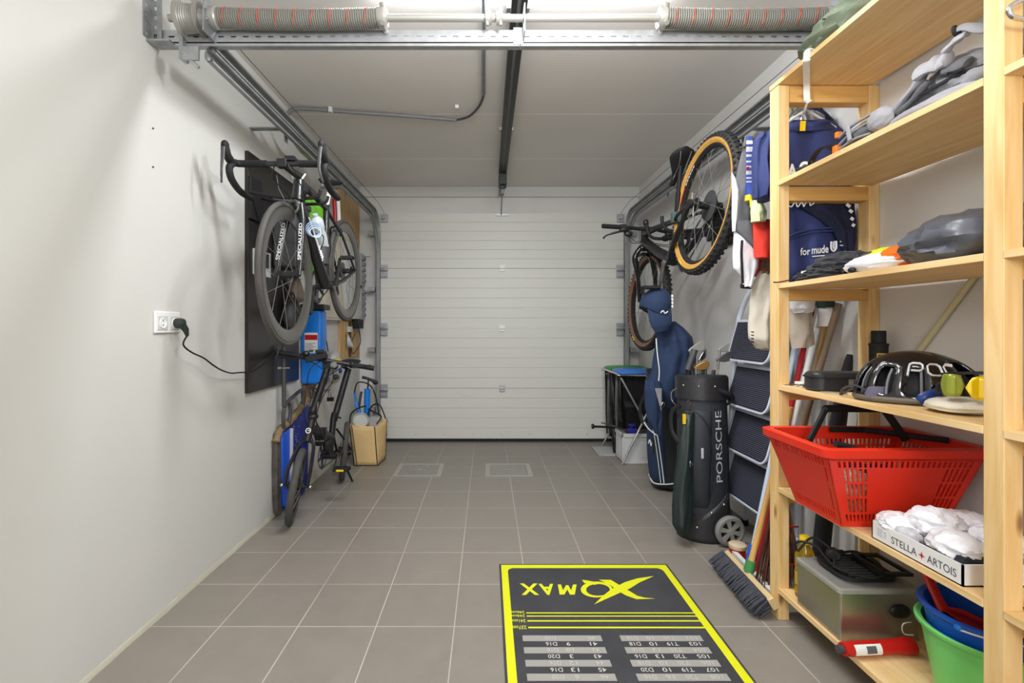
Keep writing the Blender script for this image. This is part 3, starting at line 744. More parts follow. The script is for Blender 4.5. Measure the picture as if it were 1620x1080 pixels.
# front brake
b = MB().cyl(q(2.33, 1.745), q(2.30, 1.745), .010, 10)
for s in (-1, 1): b.tube(smoothpts([q(2.30, 1.742), q(2.296, 1.745, s * .026), q(2.296, 1.712, s * .036), q(2.296, 1.69, s * .022)]), .007, 8)
b.tube([q(2.296, 1.752, -.03), q(2.28, 1.80, -.05), q(2.27, 1.86, -.055)], .002, 5); b.build('brake_caliper', 'lever', bk)
b = MB().cyl(q(2.99, 1.76), q(2.96, 1.76), .010, 10)
for s in (-1, 1): b.tube(smoothpts([q(2.975, 1.76), q(2.975, 1.76, s * .026), q(2.985, 1.73, s * .034), q(2.99, 1.71, s * .022)]), .006, 8)
b.build('brake_caliper', 'black', bk)
# seatpost + saddle
SD = q(2.87, 1.995)
MB().tube([ST, SD + V((0, 0, -.02))], .0135, 12).build('seat_post', 'white', bk)
def saddle(par, c, fwd, m='gloss', L=.27, w=.14, tiltz=0.):
    f = V((0, fwd, tiltz)).normalized(); sx = V((1, 0, 0)); up = sx.cross(f); up = up if up.z > 0 else -up; c = V(c); rg = []
    for i in range(13):
        t = i / 12; wd = w / 2 * (lerp(1, .24, min(1, max(0, (t - .3) / .45)) ** .9) if t > .3 else math.sqrt(max(.02, 1 - (1 - t / .3) ** 2))); zz = .012 * math.cos(PI * t) + .006; hk = min(1, .3 + t * 6, .3 + (1 - t) * 8)
        rg.append([c + f * (t - .4) * L + sx * wd * math.cos(a) + up * (zz + hk * (.014 if math.sin(a) > 0 else .02) * math.sin(a)) for a in [2 * PI * k / 14 for k in range(14)]])
    s_ = MB().rings(rg).build('saddle', m, par)
    b = MB()
    for sg in (-1, 1): b.tube(smoothpts([c + f * (-.35 * L) + sx * sg * .03 + up * -.005, c + f * (-.1 * L) + sx * sg * .022 - up * .03, c + f * (.2 * L) + sx * sg * .02 - up * .03, c + f * .5 * L + sx * sg * .008]), .0035, 6)
    b.build('rail', 'chrome', s_)
    return s_
saddle(bk, SD + V((0, 0, .005)), -1, 'blackm', tiltz=-.1)
# drivetrain on the wall side
chainring(bk, BB + V((-.045, 0, 0)), (1, 0, 0), .10)
b = MB().tube([BB + V((-.06, 0, 0)), BB + V((-.068, -.04, -.165))], [.013, .009], 8, flat=.6); b.build('crank', 'carbon', bk)
b = MB().tube([BB + V((.06, 0, 0)), BB + V((.072, .04, .165))], [.013, .009], 8, flat=.6); b.build('crank', 'carbon', bk)
pedal(bk, BB + V((-.11, -.04, -.165)), .07, .05); pedal(bk, BB + V((.115, .04, .165)), .07, .05)
ch = MB()
for s in (-1, 1): ch.tube([BB + V((-.045, 0, s * .098)), RH + V((-.045, 0, s * .035 - (.0 if s > 0 else .0)))], .0035, 6)
b = MB().tube([RH + V((-.055, 0, -.02)), RH + V((-.062, -.02, -.075)), RH + V((-.055, -.01, -.14))], [.012, .014, .009], 8)
for z in (-.07, -.14): b.cyl(RH + V((-.06, -.012, z)), RH + V((-.048, -.012, z)), .022, 14)
ch.build('chain', 'dgrey', bk); b.build('derailleur', 'blackm', bk)
# water bottles on the frame
tag(MB().lathe([(.001, -.10), (.035, -.098), (.036, -.02), (.031, 0), (.036, .02), (.036, .06), (.026, .075), (.014, .085), (.014, .10), (.001, .102)], q(2.635, 1.63, .0) + V((.0, .046, .05)), (0, -.62, .78), 22).build('water_bottle', mat('bottle_frosted', S(214, 222, 226), .3, trans=.25)), 'white drinking bottle in the cage on the down tube of the road bicycle', 'water bottle')
tag(MB().lathe([(.001, -.10), (.035, -.098), (.036, -.02), (.033, 0), (.036, .02), (.036, .06), (.026, .075), (.014, .09), (.001, .092)], q(2.735, 1.60, 0), (0, -.02, 1), 22).build('water_bottle', 'dgrey'), 'dark grey drinking bottle in the cage on the seat tube of the road bicycle', 'water bottle')
for dq, dy in ((q(2.60, 1.60), 1), (q(2.79, 1.6), -1)):
    MB().tube(smoothpts([dq + V((.02, .005 * dy, -.06)), dq + V((.04, .03 * dy, 0)), dq + V((.03, .05 * dy, .05)), dq + V((-.03, .05 * dy, .05)), dq + V((-.04, .03 * dy, 0)), dq + V((-.02, .005 * dy, -.06))]), .003, 6).build('bottle_cage', 'blackm', bk)
# coiled cable lock on head tube
b = MB()
for k in range(4): b.torus(q(2.44, 1.64 - .006 * k, .055 + .004 * k), (.6, -.8, .2 * k - .3), .036 - .003 * k, .0028, 26, 6)
tag(b.build('cable_lock', mat('lock_cable', S(168, 190, 224), .35)), 'pale blue coiled cable lock hanging on the road bicycle behind its fork', 'lock')
# wall hook
t = thing('bike_wall_hook', (XL + .02, 2.62, 1.82), 'black wall hook carrying the road bicycle by its top tube', 'wall hook')
MB().box((XL + .02, 2.55, 1.72), (XL + .035, 2.68, 1.95)).build('back_plate', 'blackm', t, bevel=.003)
b = MB()
for y in (2.55, 2.67): b.tube(smoothpts([(XL + .03, y, 1.86), (-1.1, y, 1.83), (-.96, y, 1.826), (-.90, y, 1.835), (-.885, y, 1.87)]), .009, 8)
b.build('arm', 'blackm', t)

# ---- folding bike
fb = thing('folding_bicycle', (-1.08, 3.1, 0), 'black folding bicycle with small wheels parked beside the left wall', 'bicycle')
FH, RH = V((-1.115, 2.80, .217)), V((-1.07, 3.60, .217)); la = V((.955, .245, -.16)).normalized()
wheel(fb, FH, la, .217, .021, .016, 'rubberg', 'blackm', ns=20, hw=.045, hr=.02, rimw=.01, rotor=0)
wheel(fb, RH, (.96, .26, -.10), .217, .021, .016, 'rubberg', 'blackm', ns=20, hw=.05, hr=.03, rimw=.01, cas=.04)
CR, HTT = V((-1.078, 2.875, .462)), V((-1.062, 2.925, .60)); HM = HTT + V((-.003, .015, .03)); HTOP = V((-.992, 3.0, .905))
b = MB().tube([CR, HTT], .022, 14); b.ell(HTT, (.034, .034, .022))
SB, STP = V((-1.052, 3.29, .50)), V((-.985, 3.42, .86)); BBf = V((-1.062, 3.24, .275))
b.tube([lerp(CR, HTT, .55), V((-1.06, 3.1, .45)), V((-1.055, 3.24, .40))], [.026, .032, .030], 14, flat=.75)
b.box((-1.10, 3.06, .42), (-1.03, 3.09, .50))
b.tube([BBf, SB + V((0, 0, .03))], .021, 12)
for s in (-1, 1):
    b.tube([BBf + V((s * .03, .02, 0)), RH + V((s * .06, 0, 0))], .010, 8); b.tube([SB + V((s * .015, .02, -.06)), RH + V((s * .06, 0, 0))], .008, 8)
b.tube([BBf + V((-.045, 0, 0)), BBf + V((.045, 0, 0))], .022, 12)
frf = b.build('frame', 'black', fb)
b = MB().torus(lerp(CR, HTT, .45) + V((.0, -.026, 0)), (0, 1, -.3), .014, .0028, 20, 6); b.box(lerp(CR, HTT, .45) + V((-.002, -.030, .0)), lerp(CR, HTT, .45) + V((.016, -.026, .004))); b.build('head_logo', 'logow', frf)
b = MB()
for s in (-1, 1): b.tube(smoothpts([CR + V((s * .005, 0, -.0)), CR + V((s * .042 , -.01, -.022)), FH + la * s * .062 + V((0.01, .025, .09)), FH + la * s * .062]), .0105, 8)
b.cyl(FH - la * .078, FH + la * .078, .006, 8); b.build('fork', 'black', fb)
b = MB()
for s in (-1, 1): b.ell(FH + la * s * .078, (.011, .011, .011), n=10, m=8)
b.build('axle_nut', 'chrome', fb)
b = MB().tube([HM, lerp(HM, HTOP, .3), HTOP], [.024, .023, .021], 12); b.ell(HM, (.03, .03, .035)); b.box(HTOP + V((-.03, -.025, -.02)), HTOP + V((.03, .02, .025))); b.build('handle_post', 'black', fb, bevel=.003)
MB().tube([HM + V((.028, -.012, -.02)), HM + V((.036, -.02, .06))], .006, 8).build('fold_latch', 'steel', fb)
HL, HR = V((-1.258, 2.90, .990)), V((-.722, 3.06, .880))
MB().tube([HL, HR], .013, 10).build('handlebar', 'black', fb)
for a_, b_ in ((HL, lerp(HL, HR, .24)), (lerp(HL, HR, .76), HR)):
    MB().tube([a_, lerp(a_, b_, .5), b_], [.0165, .0155, .0165], 12).build('grip', 'blackm', fb)
    o = lerp(a_, b_, .5); sg = 1 if a_ is HL else -1; m0 = (b_ if sg > 0 else a_)
    MB().tube([m0, m0 + V((-.02 * sg, -.045, -.012)), m0 + V((-.13 * sg, -.05, -.0))], [.012, .007, .005], 8).ell(m0, (.02, .022, .02)).build('brake_lever', 'black', fb)
MB().lathe([(.001, 0), (.02, 0), (.024, .012), (.015, .025), (.001, .027)], lerp(HL, HR, .28) + V((0, -.01, .012)), (0, -.2, 1), 16).build('bell', 'black', fb)
b = MB().obox(HTOP + V((-.055, -.06, .055)), (.13, .055, .04), rotz(15) @ Matrix.Rotation(R(-14), 3, 'Y')).obox(HTOP + V((-.03, -.07, .09)), (.05, .04, .02), rotz(15)).tube([HTOP + V((.0, -.02, .02)), HTOP + V((-.05, -.05, .05))], .014, 8)
b.build('phone_mount', 'blackm', fb, bevel=.006)
M['lens'] = mat('lamp_lens', S(120, 122, 118), .15, spec=.8)
MB().lathe([(.001, 0), (.018, 0), (.020, -.015), (.015, -.035), (.001, -.04)], HTOP + V((.045, -.045, .005)), (0, -1, .05), 20).build('front_light', 'lens', fb)
for k, (dx, dz) in enumerate(((.03, -.18), (-.08, -.10), (.06, -.26), (-.03, -.3))):
    MB().tube(smoothpts([lerp(HL, HR, .3 + .13 * k) + V((0, -.02, -.01)), HTOP + V((dx, -.10, dz * .4 + .02)), lerp(HTOP, HM, .6) + V((dx * .8, -.05, 0)), HM + V((dx * .5, -.035, -.03)), V((-1.08 + dx * .3, 3.05, .42))]), .0028, 6).build('cable', 'blackm', fb)
MB().tube([SB + V((0, 0, .0)), STP], .0225, 12).build('seat_post', 'black', fb)
MB().tube([SB + V((-.0, .005, .02)), SB + V((.005, .015, .055))], .024, 12).tube([SB + V((.02, 0, .03)), SB + V((.05, .0, .02))], .006, 8).build('seat_clamp', 'blackm', fb)
saddle(fb, STP + V((0, .01, .022)), -1, 'blackm', .25, .15)
chainring(fb, BBf + V((-.05, 0, 0)), (1, 0, 0), .085)
MB().tube([BBf + V((.05, 0, 0)), BBf + V((.075, -.15, -.045))], [.012, .009], 8, flat=.6).build('crank', 'black', fb)
MB().tube([BBf + V((-.06, 0, 0)), BBf + V((-.07, .15, .045))], [.012, .009], 8, flat=.6).build('crank', 'black', fb)
pedal(fb, BBf + V((.125, -.15, -.045)), .10, .065, True); pedal(fb, BBf + V((-.12, .15, .045)), .09, .06)
MB().tube([V((-1.03, 3.40, .22)), V((-1.0, 3.555, .004))], [.009, .008], 8).build('kickstand', 'black', fb)
MB().tube([V((-1.115, 3.24, .358)), V((-1.12, 3.6, .257))], .0035, 6).tube([V((-1.115, 3.24, .19)), V((-1.12, 3.6, .177))], .0035, 6).build('chain', 'dgrey', fb)
b = MB().ell(V((-1.055, 3.18, .36)), (.03, .05, .05)); b.tube(smoothpts([(-1.04, 3.16, .36), (-1.0, 3.05, .33), (-1.02, 3.0, .45), (-1.05, 2.95, .56)]), .004, 6); b.build('folding_hinge', 'blackm', fb)

# ---- mountain bike hung along the right wall
mb_ = thing('mountain_bicycle', (1.17, 3.0, .96), 'black mountain bicycle with tan-wall knobbly tyres hung on the right wall', 'bicycle')
RH, FH, BB = V((1.175, 2.60, 1.800)), V((1.212, 3.63, 1.338)), V((1.17, 3.01, 1.56))
ST, HT, HB = V((1.162, 2.95, 1.80)), V((1.137, 3.47, 1.835)), V((1.150, 3.51, 1.745))
ar = V((math.cos(R(6)), .0, -math.sin(R(6)))); af = V((math.cos(R(3)), 0.05, -math.sin(R(3))))
wheel(mb_, RH, ar, .372, .029, .022, 'rubber', 'blackm', side='tan', ns=28, hw=.068, hr=.02, knobs=62, rotor=.08, cas=.085, rimw=.014)
M['tand'] = mat('brown_sidewall', S(126, 92, 74), .65, var=.1, vscale=20)
fw = wheel(mb_, FH, af, .370, .029, .022, 'rubber', 'blackm', side='tand', ns=28, hw=.052, hr=.02, knobs=62, rotor=.085, rimw=.014)
# rim and tyre prints
def arcprint(c, a, r, h, a0, a1, m, par, off, nseg=12):
    a = V(a).normalized(); u = V((0, 0, 1)); u = (u - a * u.dot(a)).normalized(); v = a.cross(u); A, B = [], []
    b = MB(); rg = []
    for i in range(nseg + 1):
        t = R(lerp(a0, a1, i / nseg)); d = u * math.cos(t) + v * math.sin(t)
        rg.append([V(c) + d * (r - h / 2) - a * off, V(c) + d * (r + h / 2) - a * off, V(c) + d * (r + h / 2) - a * (off - .001), V(c) + d * (r - h / 2) - a * (off - .001)])
    return b.rings(rg).build('print', m, par)
for c, a, par in ((RH, ar, mb_), (FH, af, mb_)):
    for k in range(6): arcprint(c, a, .306, .008, -30 - k * 4.2, -33 - k * 4.2, 'logow', par, .0175, 3)
    arcprint(c, a, .306, .012, -57, -74, 'redd', par, .0175)
    for k in range(7): arcprint(c, a, .340, .010, -98 - k * 2.6, -99.6 - k * 2.6, 'blackm', par, .030, 3)
    arcprint(c, a, .339, .012, -142, -152, 'yel', par, .0302)
b = MB()
b.tube([HB + V((0, -.01, .02)), lerp(HB, BB, .5), BB], [.034, .032, .036], 14)
b.tube([HT + V((0, .0, -.015)), lerp(HT, ST, .5) + V((0, 0, -.005)), ST], [.024, .019, .017], 12)
b.tube([HT, HB], [.026, .029], 14); b.tube([ST + V((0, -.01, .02)), BB], .020, 12); b.tube([BB + V((-.05, 0, 0)), BB + V((.05, 0, 0))], .03, 14)
for s in (-1, 1):
    hub = RH + ar * s * .082
    b.tube(smoothpts([BB + V((s * .03, -.03, .01)), BB + V((s * .055, -.12, .07)), hub]), [.022] * 4 + [.018] * 5 + [.014] * 4, 8)
    b.tube(smoothpts([ST + V((s * .01, 0, -.02)), ST + V((s * .045, -.12, -.0)), hub]), [.012] * 4 + [.010] * 5 + [.010] * 4, 8)
    b.cyl(hub - ar * .008, hub + ar * .008, .026, 12)
frm = b.build('frame', 'black', mb_)
b = MB().ell(HB + V((0, .02, -.02)), (.045, .03, .026)); b.tube([HT, HB + V((0, .01, -.02))], .020, 12)
for s in (-1, 1): b.tube(smoothpts([HB + V((s * .03, .02, -.025)), HB + V((s * .062, .035, -.09)), lerp(HB, FH, .5) + af * s * .066, FH + af * s * .062]), [.019] * 6 + [.022] * 7 + [.016] * 6, 10)
b.cyl(FH - af * .075, FH + af * .075, .011, 10); b.tube(smoothpts([HB + V((-.055, .04, -.08)), HB + V((0, .01, -.065)), HB + V((.055, .04, -.08))]), .012, 8); b.build('fork', 'gloss', mb_)
b = MB().obox(FH + af * -.06 + V((0, -.045, .075)), (.025, .04, .055)).obox(FH + af * -.06 + V((0, -.02, .05)), (.02, .03, .03)); b.build('brake_caliper', 'blackm', mb_, bevel=.004)
BL, BR, BC = V((.805, 3.36, 1.85)), V((1.46, 3.50, 1.815)), V((1.137, 3.43, 1.845))
b = MB().tube([HT + V((0, 0, -.01)), HT + V((0, -.01, .03))], .021, 12).tube([HT + V((0, -.005, .012)), BC], [.021, .019], 12).ell(HT + V((-.002, -.03, .055)), (.020, .02, .026)); b.build('stem', 'black', mb_)
MB().tube(smoothpts([BL, lerp(BL, BC, .6) + V((0, 0, .0)), BC + V((-.05, 0, 0)), BC + V((.05, 0, 0)), lerp(BR, BC, .6), BR]), .0135, 10).build('handlebar', 'blackm', mb_)
for a_, c_ in ((BL, BC), (BR, BC)):
    MB().tube([a_, lerp(a_, c_, .38)], .0165, 12).build('grip', 'blackm', mb_)
    p = lerp(a_, c_, .47); sg = 1 if a_ is BL else -1
    b = MB().ell(p + V((0, -.02, -.022)), (.035, .022, .018)).ell(p + V((.03 * sg, -.02, -.05)), (.03, .018, .022)).cyl(p + V((-.02, 0, 0)), p + V((.02, 0, 0)), .022, 12); b.build('brake_body', 'black', mb_)
    MB().tube(smoothpts([p + V((0, -.04, -.03)), p + V((-.06 * sg, -.055, -.045)), p + V((-.13 * sg, -.045, -.065)), p + V((-.15 * sg, -.03, -.085))]), [.008] * 10 + [.006] * 9, 8).build('brake_lever', 'black', mb_)
for k in range(4):
    s = -1 if k < 2 else 1
    MB().tube(smoothpts([BC + V((s * .14, -.02, -.04)), BC + V((s * (.10 + .02 * k), -.06, -.10 - .012 * k)), BC + V((s * .03, -.04, -.09 - .01 * k)), HB + V((s * .02, -.03, -.01))]), .0026, 6).build('cable', 'blackm', mb_)
SD = V((1.150, 2.86, 2.115))
MB().tube([ST, lerp(ST, SD, .5)], .0165, 12).build('seat_post', 'black', mb_)
MB().tube([lerp(ST, SD, .45), SD + V((0, 0, -.01))], .0135, 12).build('dropper_tube', 'black', mb_)
MB().tube([ST + V((0, -.005, .012)), ST + V((0, -.01, .03))], .023, 12).build('seat_clamp', 'dgrey', mb_)
saddle(mb_, SD, 1, 'blackm', .27, .15, tiltz=-.62)
chainring(mb_, BB + V((.055, 0, 0)), (1, 0, 0), .07)
MB().tube(smoothpts([BB + V((-.055, 0, 0)), BB + V((-.065, .01, -.03)), BB + V((-.07, .04, -.13)), BB + V((-.07, .06, -.165))]), [.016] * 6 + [.012] * 7 + [.01] * 6, 8, flat=.7).build('crank', mat('crank_grey', S(100, 98, 96), .3, metal=.6), mb_)
MB().tube([BB + V((.065, 0, 0)), BB + V((.075, -.06, .165))], [.014, .010], 8, flat=.6).build('crank', 'black', mb_)
pedal(mb_, BB + V((-.13, .06, -.165)), .10, .10); pedal(mb_, BB + V((.13, -.06, .165)), .10, .10)
b = MB().obox(RH + ar * .085 + V((0, .02, -.03)), (.05, .05, .05)).tube([RH + ar * .07 + V((0, .02, -.04)), RH + ar * .06 + V((0, .06, -.14))], .014, 8)
for dy, dz in ((.03, -.07), (.065, -.15)): b.cyl(RH + ar * .05 + V((0, dy, dz)), RH + ar * .065 + V((0, dy, dz)), .028, 16)
b.build('derailleur', 'blackm', mb_, bevel=.004)
b = MB()
for s in (-1, 1): b.tube([BB + V((.055, 0, s * .068)), RH + ar * .05 + V((0, 0, s * .05))], .004, 6)
b.build('chain', 'dgrey', mb_)
# wall rack with two hooks holding the top tube
t = thing('bike_wall_rack', (XR, 3.1, 1.78), 'black two-armed wall rack with padded hooks carrying the mountain bicycle', 'wall rack')
MB().box((XR - .02, 2.98, 1.66), (XR, 3.24, 1.86)).build('back_plate', 'blackm', t, bevel=.003)
for y, z in ((3.02, 1.79), (3.30, 1.795)):
    b = MB().tube(smoothpts([(XR - .01, y, z - .02), (1.35, y, z - .035), (1.20, y, z - .045), (1.13, y, z - .035), (1.10, y, z + .01), (1.098, y, z + .05)]), .011, 10); b.build('hook', 'blackm', t)
M['gpad'] = mat('green_grey_pad', S(74, 92, 88), .7)
MB().box((1.15 - .03, 2.90, 1.775), (1.19, 2.94, 1.84)).build('pad', 'gpad', mb_, bevel=.004)
# ------------------------------------------------------------------ left wall clutter
# blue tank
t = thing('water_canister', (-1.21, 3.36, .75), 'bright blue canister with red and white label on the left wall', 'canister')
b = MB(); prof = [(.75, .012), (.757, .0), (1.245, .0), (1.262, .012)]
x0, x1, y0, y1 = XL + .004, -1.14, 3.30, 3.42
def rr(x0, x1, y0, y1, r, z, n=4):
    pts = []
    for cx, cy, s in ((x1 - r, y1 - r, 0), (x0 + r, y1 - r, 1), (x0 + r, y0 + r, 2), (x1 - r, y0 + r, 3)):
        for k in range(n + 1): a = PI / 2 * (s + k / n); pts.append(V((cx + r * math.cos(a), cy + r * math.sin(a), z)))
    return pts
b.rings([rr(x0 + i, x1 - i, y0 + i, y1 - i, .02, z) for z, i in ((.75, .016), (.756, .005), (.768, 0), (1.24, 0), (1.255, .005), (1.262, .018))])
b.build('body', 'blueb', t)
MB().box((-1.255, y0 - .0015, .965), (-1.165, y0 + .001, 1.105)).build('label', 'paper', t)
MB().box((-1.253, y0 - .0025, 1.055), (-1.167, y0 - .001, 1.09)).build('red_band', 'redd', t)
b = MB()
for i in range(5): b.box((-1.25, y0 - .0028, 1.03 - i * .011), (-1.18 - .02 * (i % 2), y0 - .0014, 1.033 - i * .011))
b.box((-1.225, y0 - .003, .972), (-1.195, y0 - .0014, .985)); b.build('print', 'ink', t)
b = MB().box((-1.285, 3.29, 1.262), (-1.12, 3.43, 1.30)).cyl((-1.19, 3.30, 1.30), (-1.19, 3.38, 1.335), .02, 14).cyl((-1.24, 3.34, 1.30), (-1.24, 3.34, 1.36), .018, 12); b.build('valve_head', 'black', t, bevel=.006)
# black pole on the wall with clip
t = thing('wall_pole', (-1.25, 2.95, .72), 'slim black pole clipped upright to the left wall in front of the black board', 'pole')
pb = PX(449, 645, -1.235); yp = pb.y
MB().cyl((-1.235, yp, .66), (-1.235, yp, 1.03), .0125, 12).build('pole', 'dgrey', t)
MB().torus((-1.235, yp, .895), (0, 0, 1), .015, .003, 20, 6).box((-1.29 + .02, yp - .006, .888), (-1.245, yp + .006, .902)).cyl((-1.2, yp - .0, .895), (-1.225, yp, .895), .004, 8).build('clip', 'alu', t)
# sled
t = thing('sled', (-1.26, 3.0, 0), 'blue snow sled with tan taped top leaning upright against the left wall', 'sled')
def slab(name, pts, x, th, m, bev=.004):  # outline in (y,z), lying flat to the wall
    MB().prism(pts, (x, 0, 0), (0, 1, 0), (0, 0, 1), (1, 0, 0), th).build(name, m, t, bevel=bev)
slab('runner', [(2.865, .47), (2.86, .30), (2.868, .10), (2.885, .015), (2.93, .003), (2.93, .44), (2.915, .50)], -1.283, .03, mat('worn_dark_rubber', S(84, 78, 74), .85, bump=.3, bscale=60, var=.3, vscale=18), .006)
slab('blue_deck', [(2.935, .49), (2.93, .20), (2.955, .04), (3.01, .004), (3.04, .01), (3.05, .5)], -1.285, .035, mat('sled_blue', S(26, 92, 224), .35), .008)
slab('rib', [(3.045, .50), (3.04, .14), (3.055, .06), (3.062, .06), (3.062, .5)], -1.26, .025, 'lgrey', .003)
slab('navy_deck', [(3.066, .53), (3.062, .12), (3.12, .03), (3.20, .008), (3.30, .01), (3.36, .1), (3.38, .60)], -1.284, .03, mat('navy_flecked', S(30, 46, 150), .5, var=.25, vscale=8), .006)
b = MB()
for i in range(40):
    random.seed(i + 5); y, z = random.uniform(3.07, 3.2), random.uniform(.12, .5); s = random.uniform(.002, .006)
    b.box((-1.256, y, z), (-1.2535, y + s, z + s * 1.6))
b.build('paint_fleck', 'lgrey', t, smooth=False)
b = MB().tube(smoothpts([(-1.262, 2.87, .455), (-1.258, 2.905, .515), (-1.252, 2.98, .535), (-1.248, 3.06, .555), (-1.245, 3.18, .595), (-1.243, 3.30, .645)]), [.022 + .004 * math.sin(i * 1.7) for i in range(31)], 12)
b.build('taped_bar', 'foam', t)
b = MB()
b.tube(smoothpts([(-1.235, 2.92, .53), (-1.235, 2.905, .58), (-1.235, 2.915, .64), (-1.235, 2.95, .675), (-1.235, 3.0, .66), (-1.235, 3.01, .60), (-1.235, 2.995, .55)]), .011, 10)
b.tube(smoothpts([(-1.235, 2.95, .675), (-1.235, 3.05, .70), (-1.235, 3.19, .725), (-1.235, 3.215, .70), (-1.235, 3.22, .62)]), .012, 10)
b.build('handle', 'dgrey', t)
# dark wall cabinet, screen and little things behind the road bicycle
t = thing('wall_cabinet', (-1.24, 2.95, 1.5), 'dark grey box mounted on the black board behind the fork of the road bicycle', 'cabinet')
MB().box((-1.27, 2.84, 1.50), (-1.13, 3.06, 1.90)).build('body', 'dgrey', t, bevel=.01)
MB().box((-1.27, 2.83, 1.875), (-1.122, 3.07, 1.91)).build('lid', 'gcl', t, bevel=.006)
t = thing('display_frame', (-1.25, 2.72, 1.44), 'small white framed display on the black wall board behind the road bicycle', 'display')
MB().perf((-1.262, 2.60, 1.43), (-1.262, 2.80, 1.43), (-1.262, 2.80, 1.57), (-1.262, 2.60, 1.57), [(.08, .92, .34, .93)], .01, (-1, 0, 0)).build('frame', 'lgrey', t, smooth=False)
MB().box((-1.27, 2.61, 1.45), (-1.265, 2.79, 1.56)).build('screen', 'dgrey', t)
t = thing('green_bag', (-1.2, 3.4, 1.5), 'lime green bag hanging on the left wall behind the road bicycle', 'bag')
rows = [(P(477, 316, 3.36), P(497, 312, 3.36), .01), (P(478, 330, 3.36), P(511, 330, 3.40), .03), (P(478, 350, 3.36), P(516, 352, 3.40), .045), (P(480, 380, 3.36), P(515, 385, 3.40), .05), (P(480, 415, 3.36), P(508, 415, 3.40), .05), (P(481, 432, 3.36), P(498, 434, 3.40), .02)]
drape(rows, 2, .006, 3).build('body', 'lime', t)
MB().tube(smoothpts([P(482, 316, 3.35), P(486, 300, 3.4), P(492, 314, 3.35)]), .006, 6).build('handle', 'blackm', t)
t = thing('brown_pouch', (-1.2, 3.1, 1.25), 'brown cloth pouch hanging behind the spokes of the road bicycle front wheel', 'pouch')
drape([(P(462, 440, 3.08), P(475, 440, 3.08), .01), (P(458, 455, 3.08), P(480, 458, 3.08), .03), (P(456, 470, 3.08), P(484, 472, 3.08), .035), (P(462, 478, 3.08), P(478, 478, 3.08), .01)], 2, .006, 8).build('body', mat('brown_cloth', S(128, 112, 100), .8), t)
t = thing('hanging_helmet', (-1.2, 3.05, 1.1), 'dark helmet hanging on the black board below the road bicycle front hub', 'helmet')
b = blob(P(463, 500, 3.02), (.055, .07, .10), 4, .06, 1.0); b.build('shell', 'dgrey', t)
MB().tube(smoothpts([P(455, 478, 3.0), P(462, 462, 3.03), P(470, 480, 3.0)]), .004, 6).build('strap', 'blackm', t)
# plywood tool board by the door + what hangs there
t = thing('plywood_board', (XL, 4.45, .8), 'tall plywood board fixed to the left wall near the garage door', 'board')
MB().box((XL + .002, 4.15, .86), (XL + .018, 4.78, 2.36)).build('board', 'ply', t, smooth=False)
MB().box((XL + .0185, 4.40, .87), (XL + .024, 4.47, 1.2)).build('dark_strip', mat('walnut', S(84, 64, 46), .6), t, smooth=False)
t = thing('cream_cabinet', (-1.24, 3.9, 1.2), 'cream flat box on the left wall between the blue canister and the plywood board', 'cabinet')
MB().box((XL, 3.70, 1.20), (XL + .05, 4.14, 1.95)).build('body', 'beige', t, bevel=.004)
MB().box((XL + .05, 3.72, 1.22), (XL + .056, 4.12, 1.6)).build('door', 'beige', t, bevel=.002)
t = thing('fuse_box', (-1.24, 4.4, 1.22), 'pale grey flat box covering the middle of the plywood board', 'box')
MB().box((XL + .020, 4.165, 1.22), (XL + .062, 4.63, 1.90)).build('body', 'lgrey', t, bevel=.004)
MB().box((XL + .062, 4.19, 1.50), (XL + .066, 4.60, 1.88)).build('door', 'lgrey', t, bevel=.002)
t = thing('spray_tube', (-1.2, 3.55, 1.8), 'red and white tube hanging above the cream box near the road bicycle saddle', 'tube')
MB().cyl(P(531, 352, 3.72), P(529, 315, 3.72), .018, 14).build('tube', 'redd', t); MB().cyl(P(536.5, 352, 3.70), P(535, 316, 3.70), .014, 14).build('white_tube', 'white', t)
t = thing('note_sheets', (-1.265, 4.3, 1.9), 'pale paper sheets pinned high on the plywood board', 'paper')
MB().box((XL + .0185, 4.20, 1.80), (XL + .021, 4.42, 2.05)).build('sheet', 'beige', t); MB().box((XL + .0185, 4.46, 1.72), (XL + .021, 4.70, 2.0)).build('sheet', mat('pale_green_paper', S(176, 196, 180), .8), t)
t = thing('parts_rack', (-1.2, 4.6, 1.2), 'clear plastic rack of small tool bits on the plywood board', 'rack')
M['clear2'] = mat('translucent_plastic', S(206, 206, 204), .25, trans=.35)
for k, (z0, z1) in enumerate(((1.55, 1.86), (1.22, 1.52))):
    MB().box((XL + .02, 4.65, z0), (XL + .07, 4.80, z1)).build('tray', 'clear2', t, bevel=.004)
    b = MB()
    for j in range(5): z = z0 + .03 + j * .055; b.box((XL + .072, 4.67 + .02 * (j % 2), z), (XL + .092, 4.74, z + .03))
    b.build('bit', 'gcl2', t)
    MB().cyl((XL + .05, 4.68, z1 - .03), (XL + .15, 4.68, z1 - .03), .006, 8).build('peg', 'alu', t)
t = thing('power_adapter', (-1.2, 4.5, 1.05), 'black power adapter with curling cable on the plywood board', 'adapter')
MB().box((XL + .025, 4.50, 1.13), (XL + .085, 4.68, 1.215)).build('body', 'black', t, bevel=.006)
MB().tube(smoothpts([(XL + .06, 4.6, 1.13), (XL + .07, 4.62, 1.0), (XL + .05, 4.55, .93), (XL + .04, 4.45, .90), (XL + .04, 4.42, 1.0), (XL + .05, 4.5, 1.08)]), .004, 6).build('cord', 'black', t)
t = thing('white_cable_coil', (-1.25, 4.3, .95), 'coil of pale cable hanging on the plywood board', 'cable')
b = MB()
for k in range(5): b.torus((XL + .04 + .004 * k, 4.30 + .008 * k, 1.02), (1, .25, .1 * k), .05 + .004 * k, .004, 28, 6, 1.)
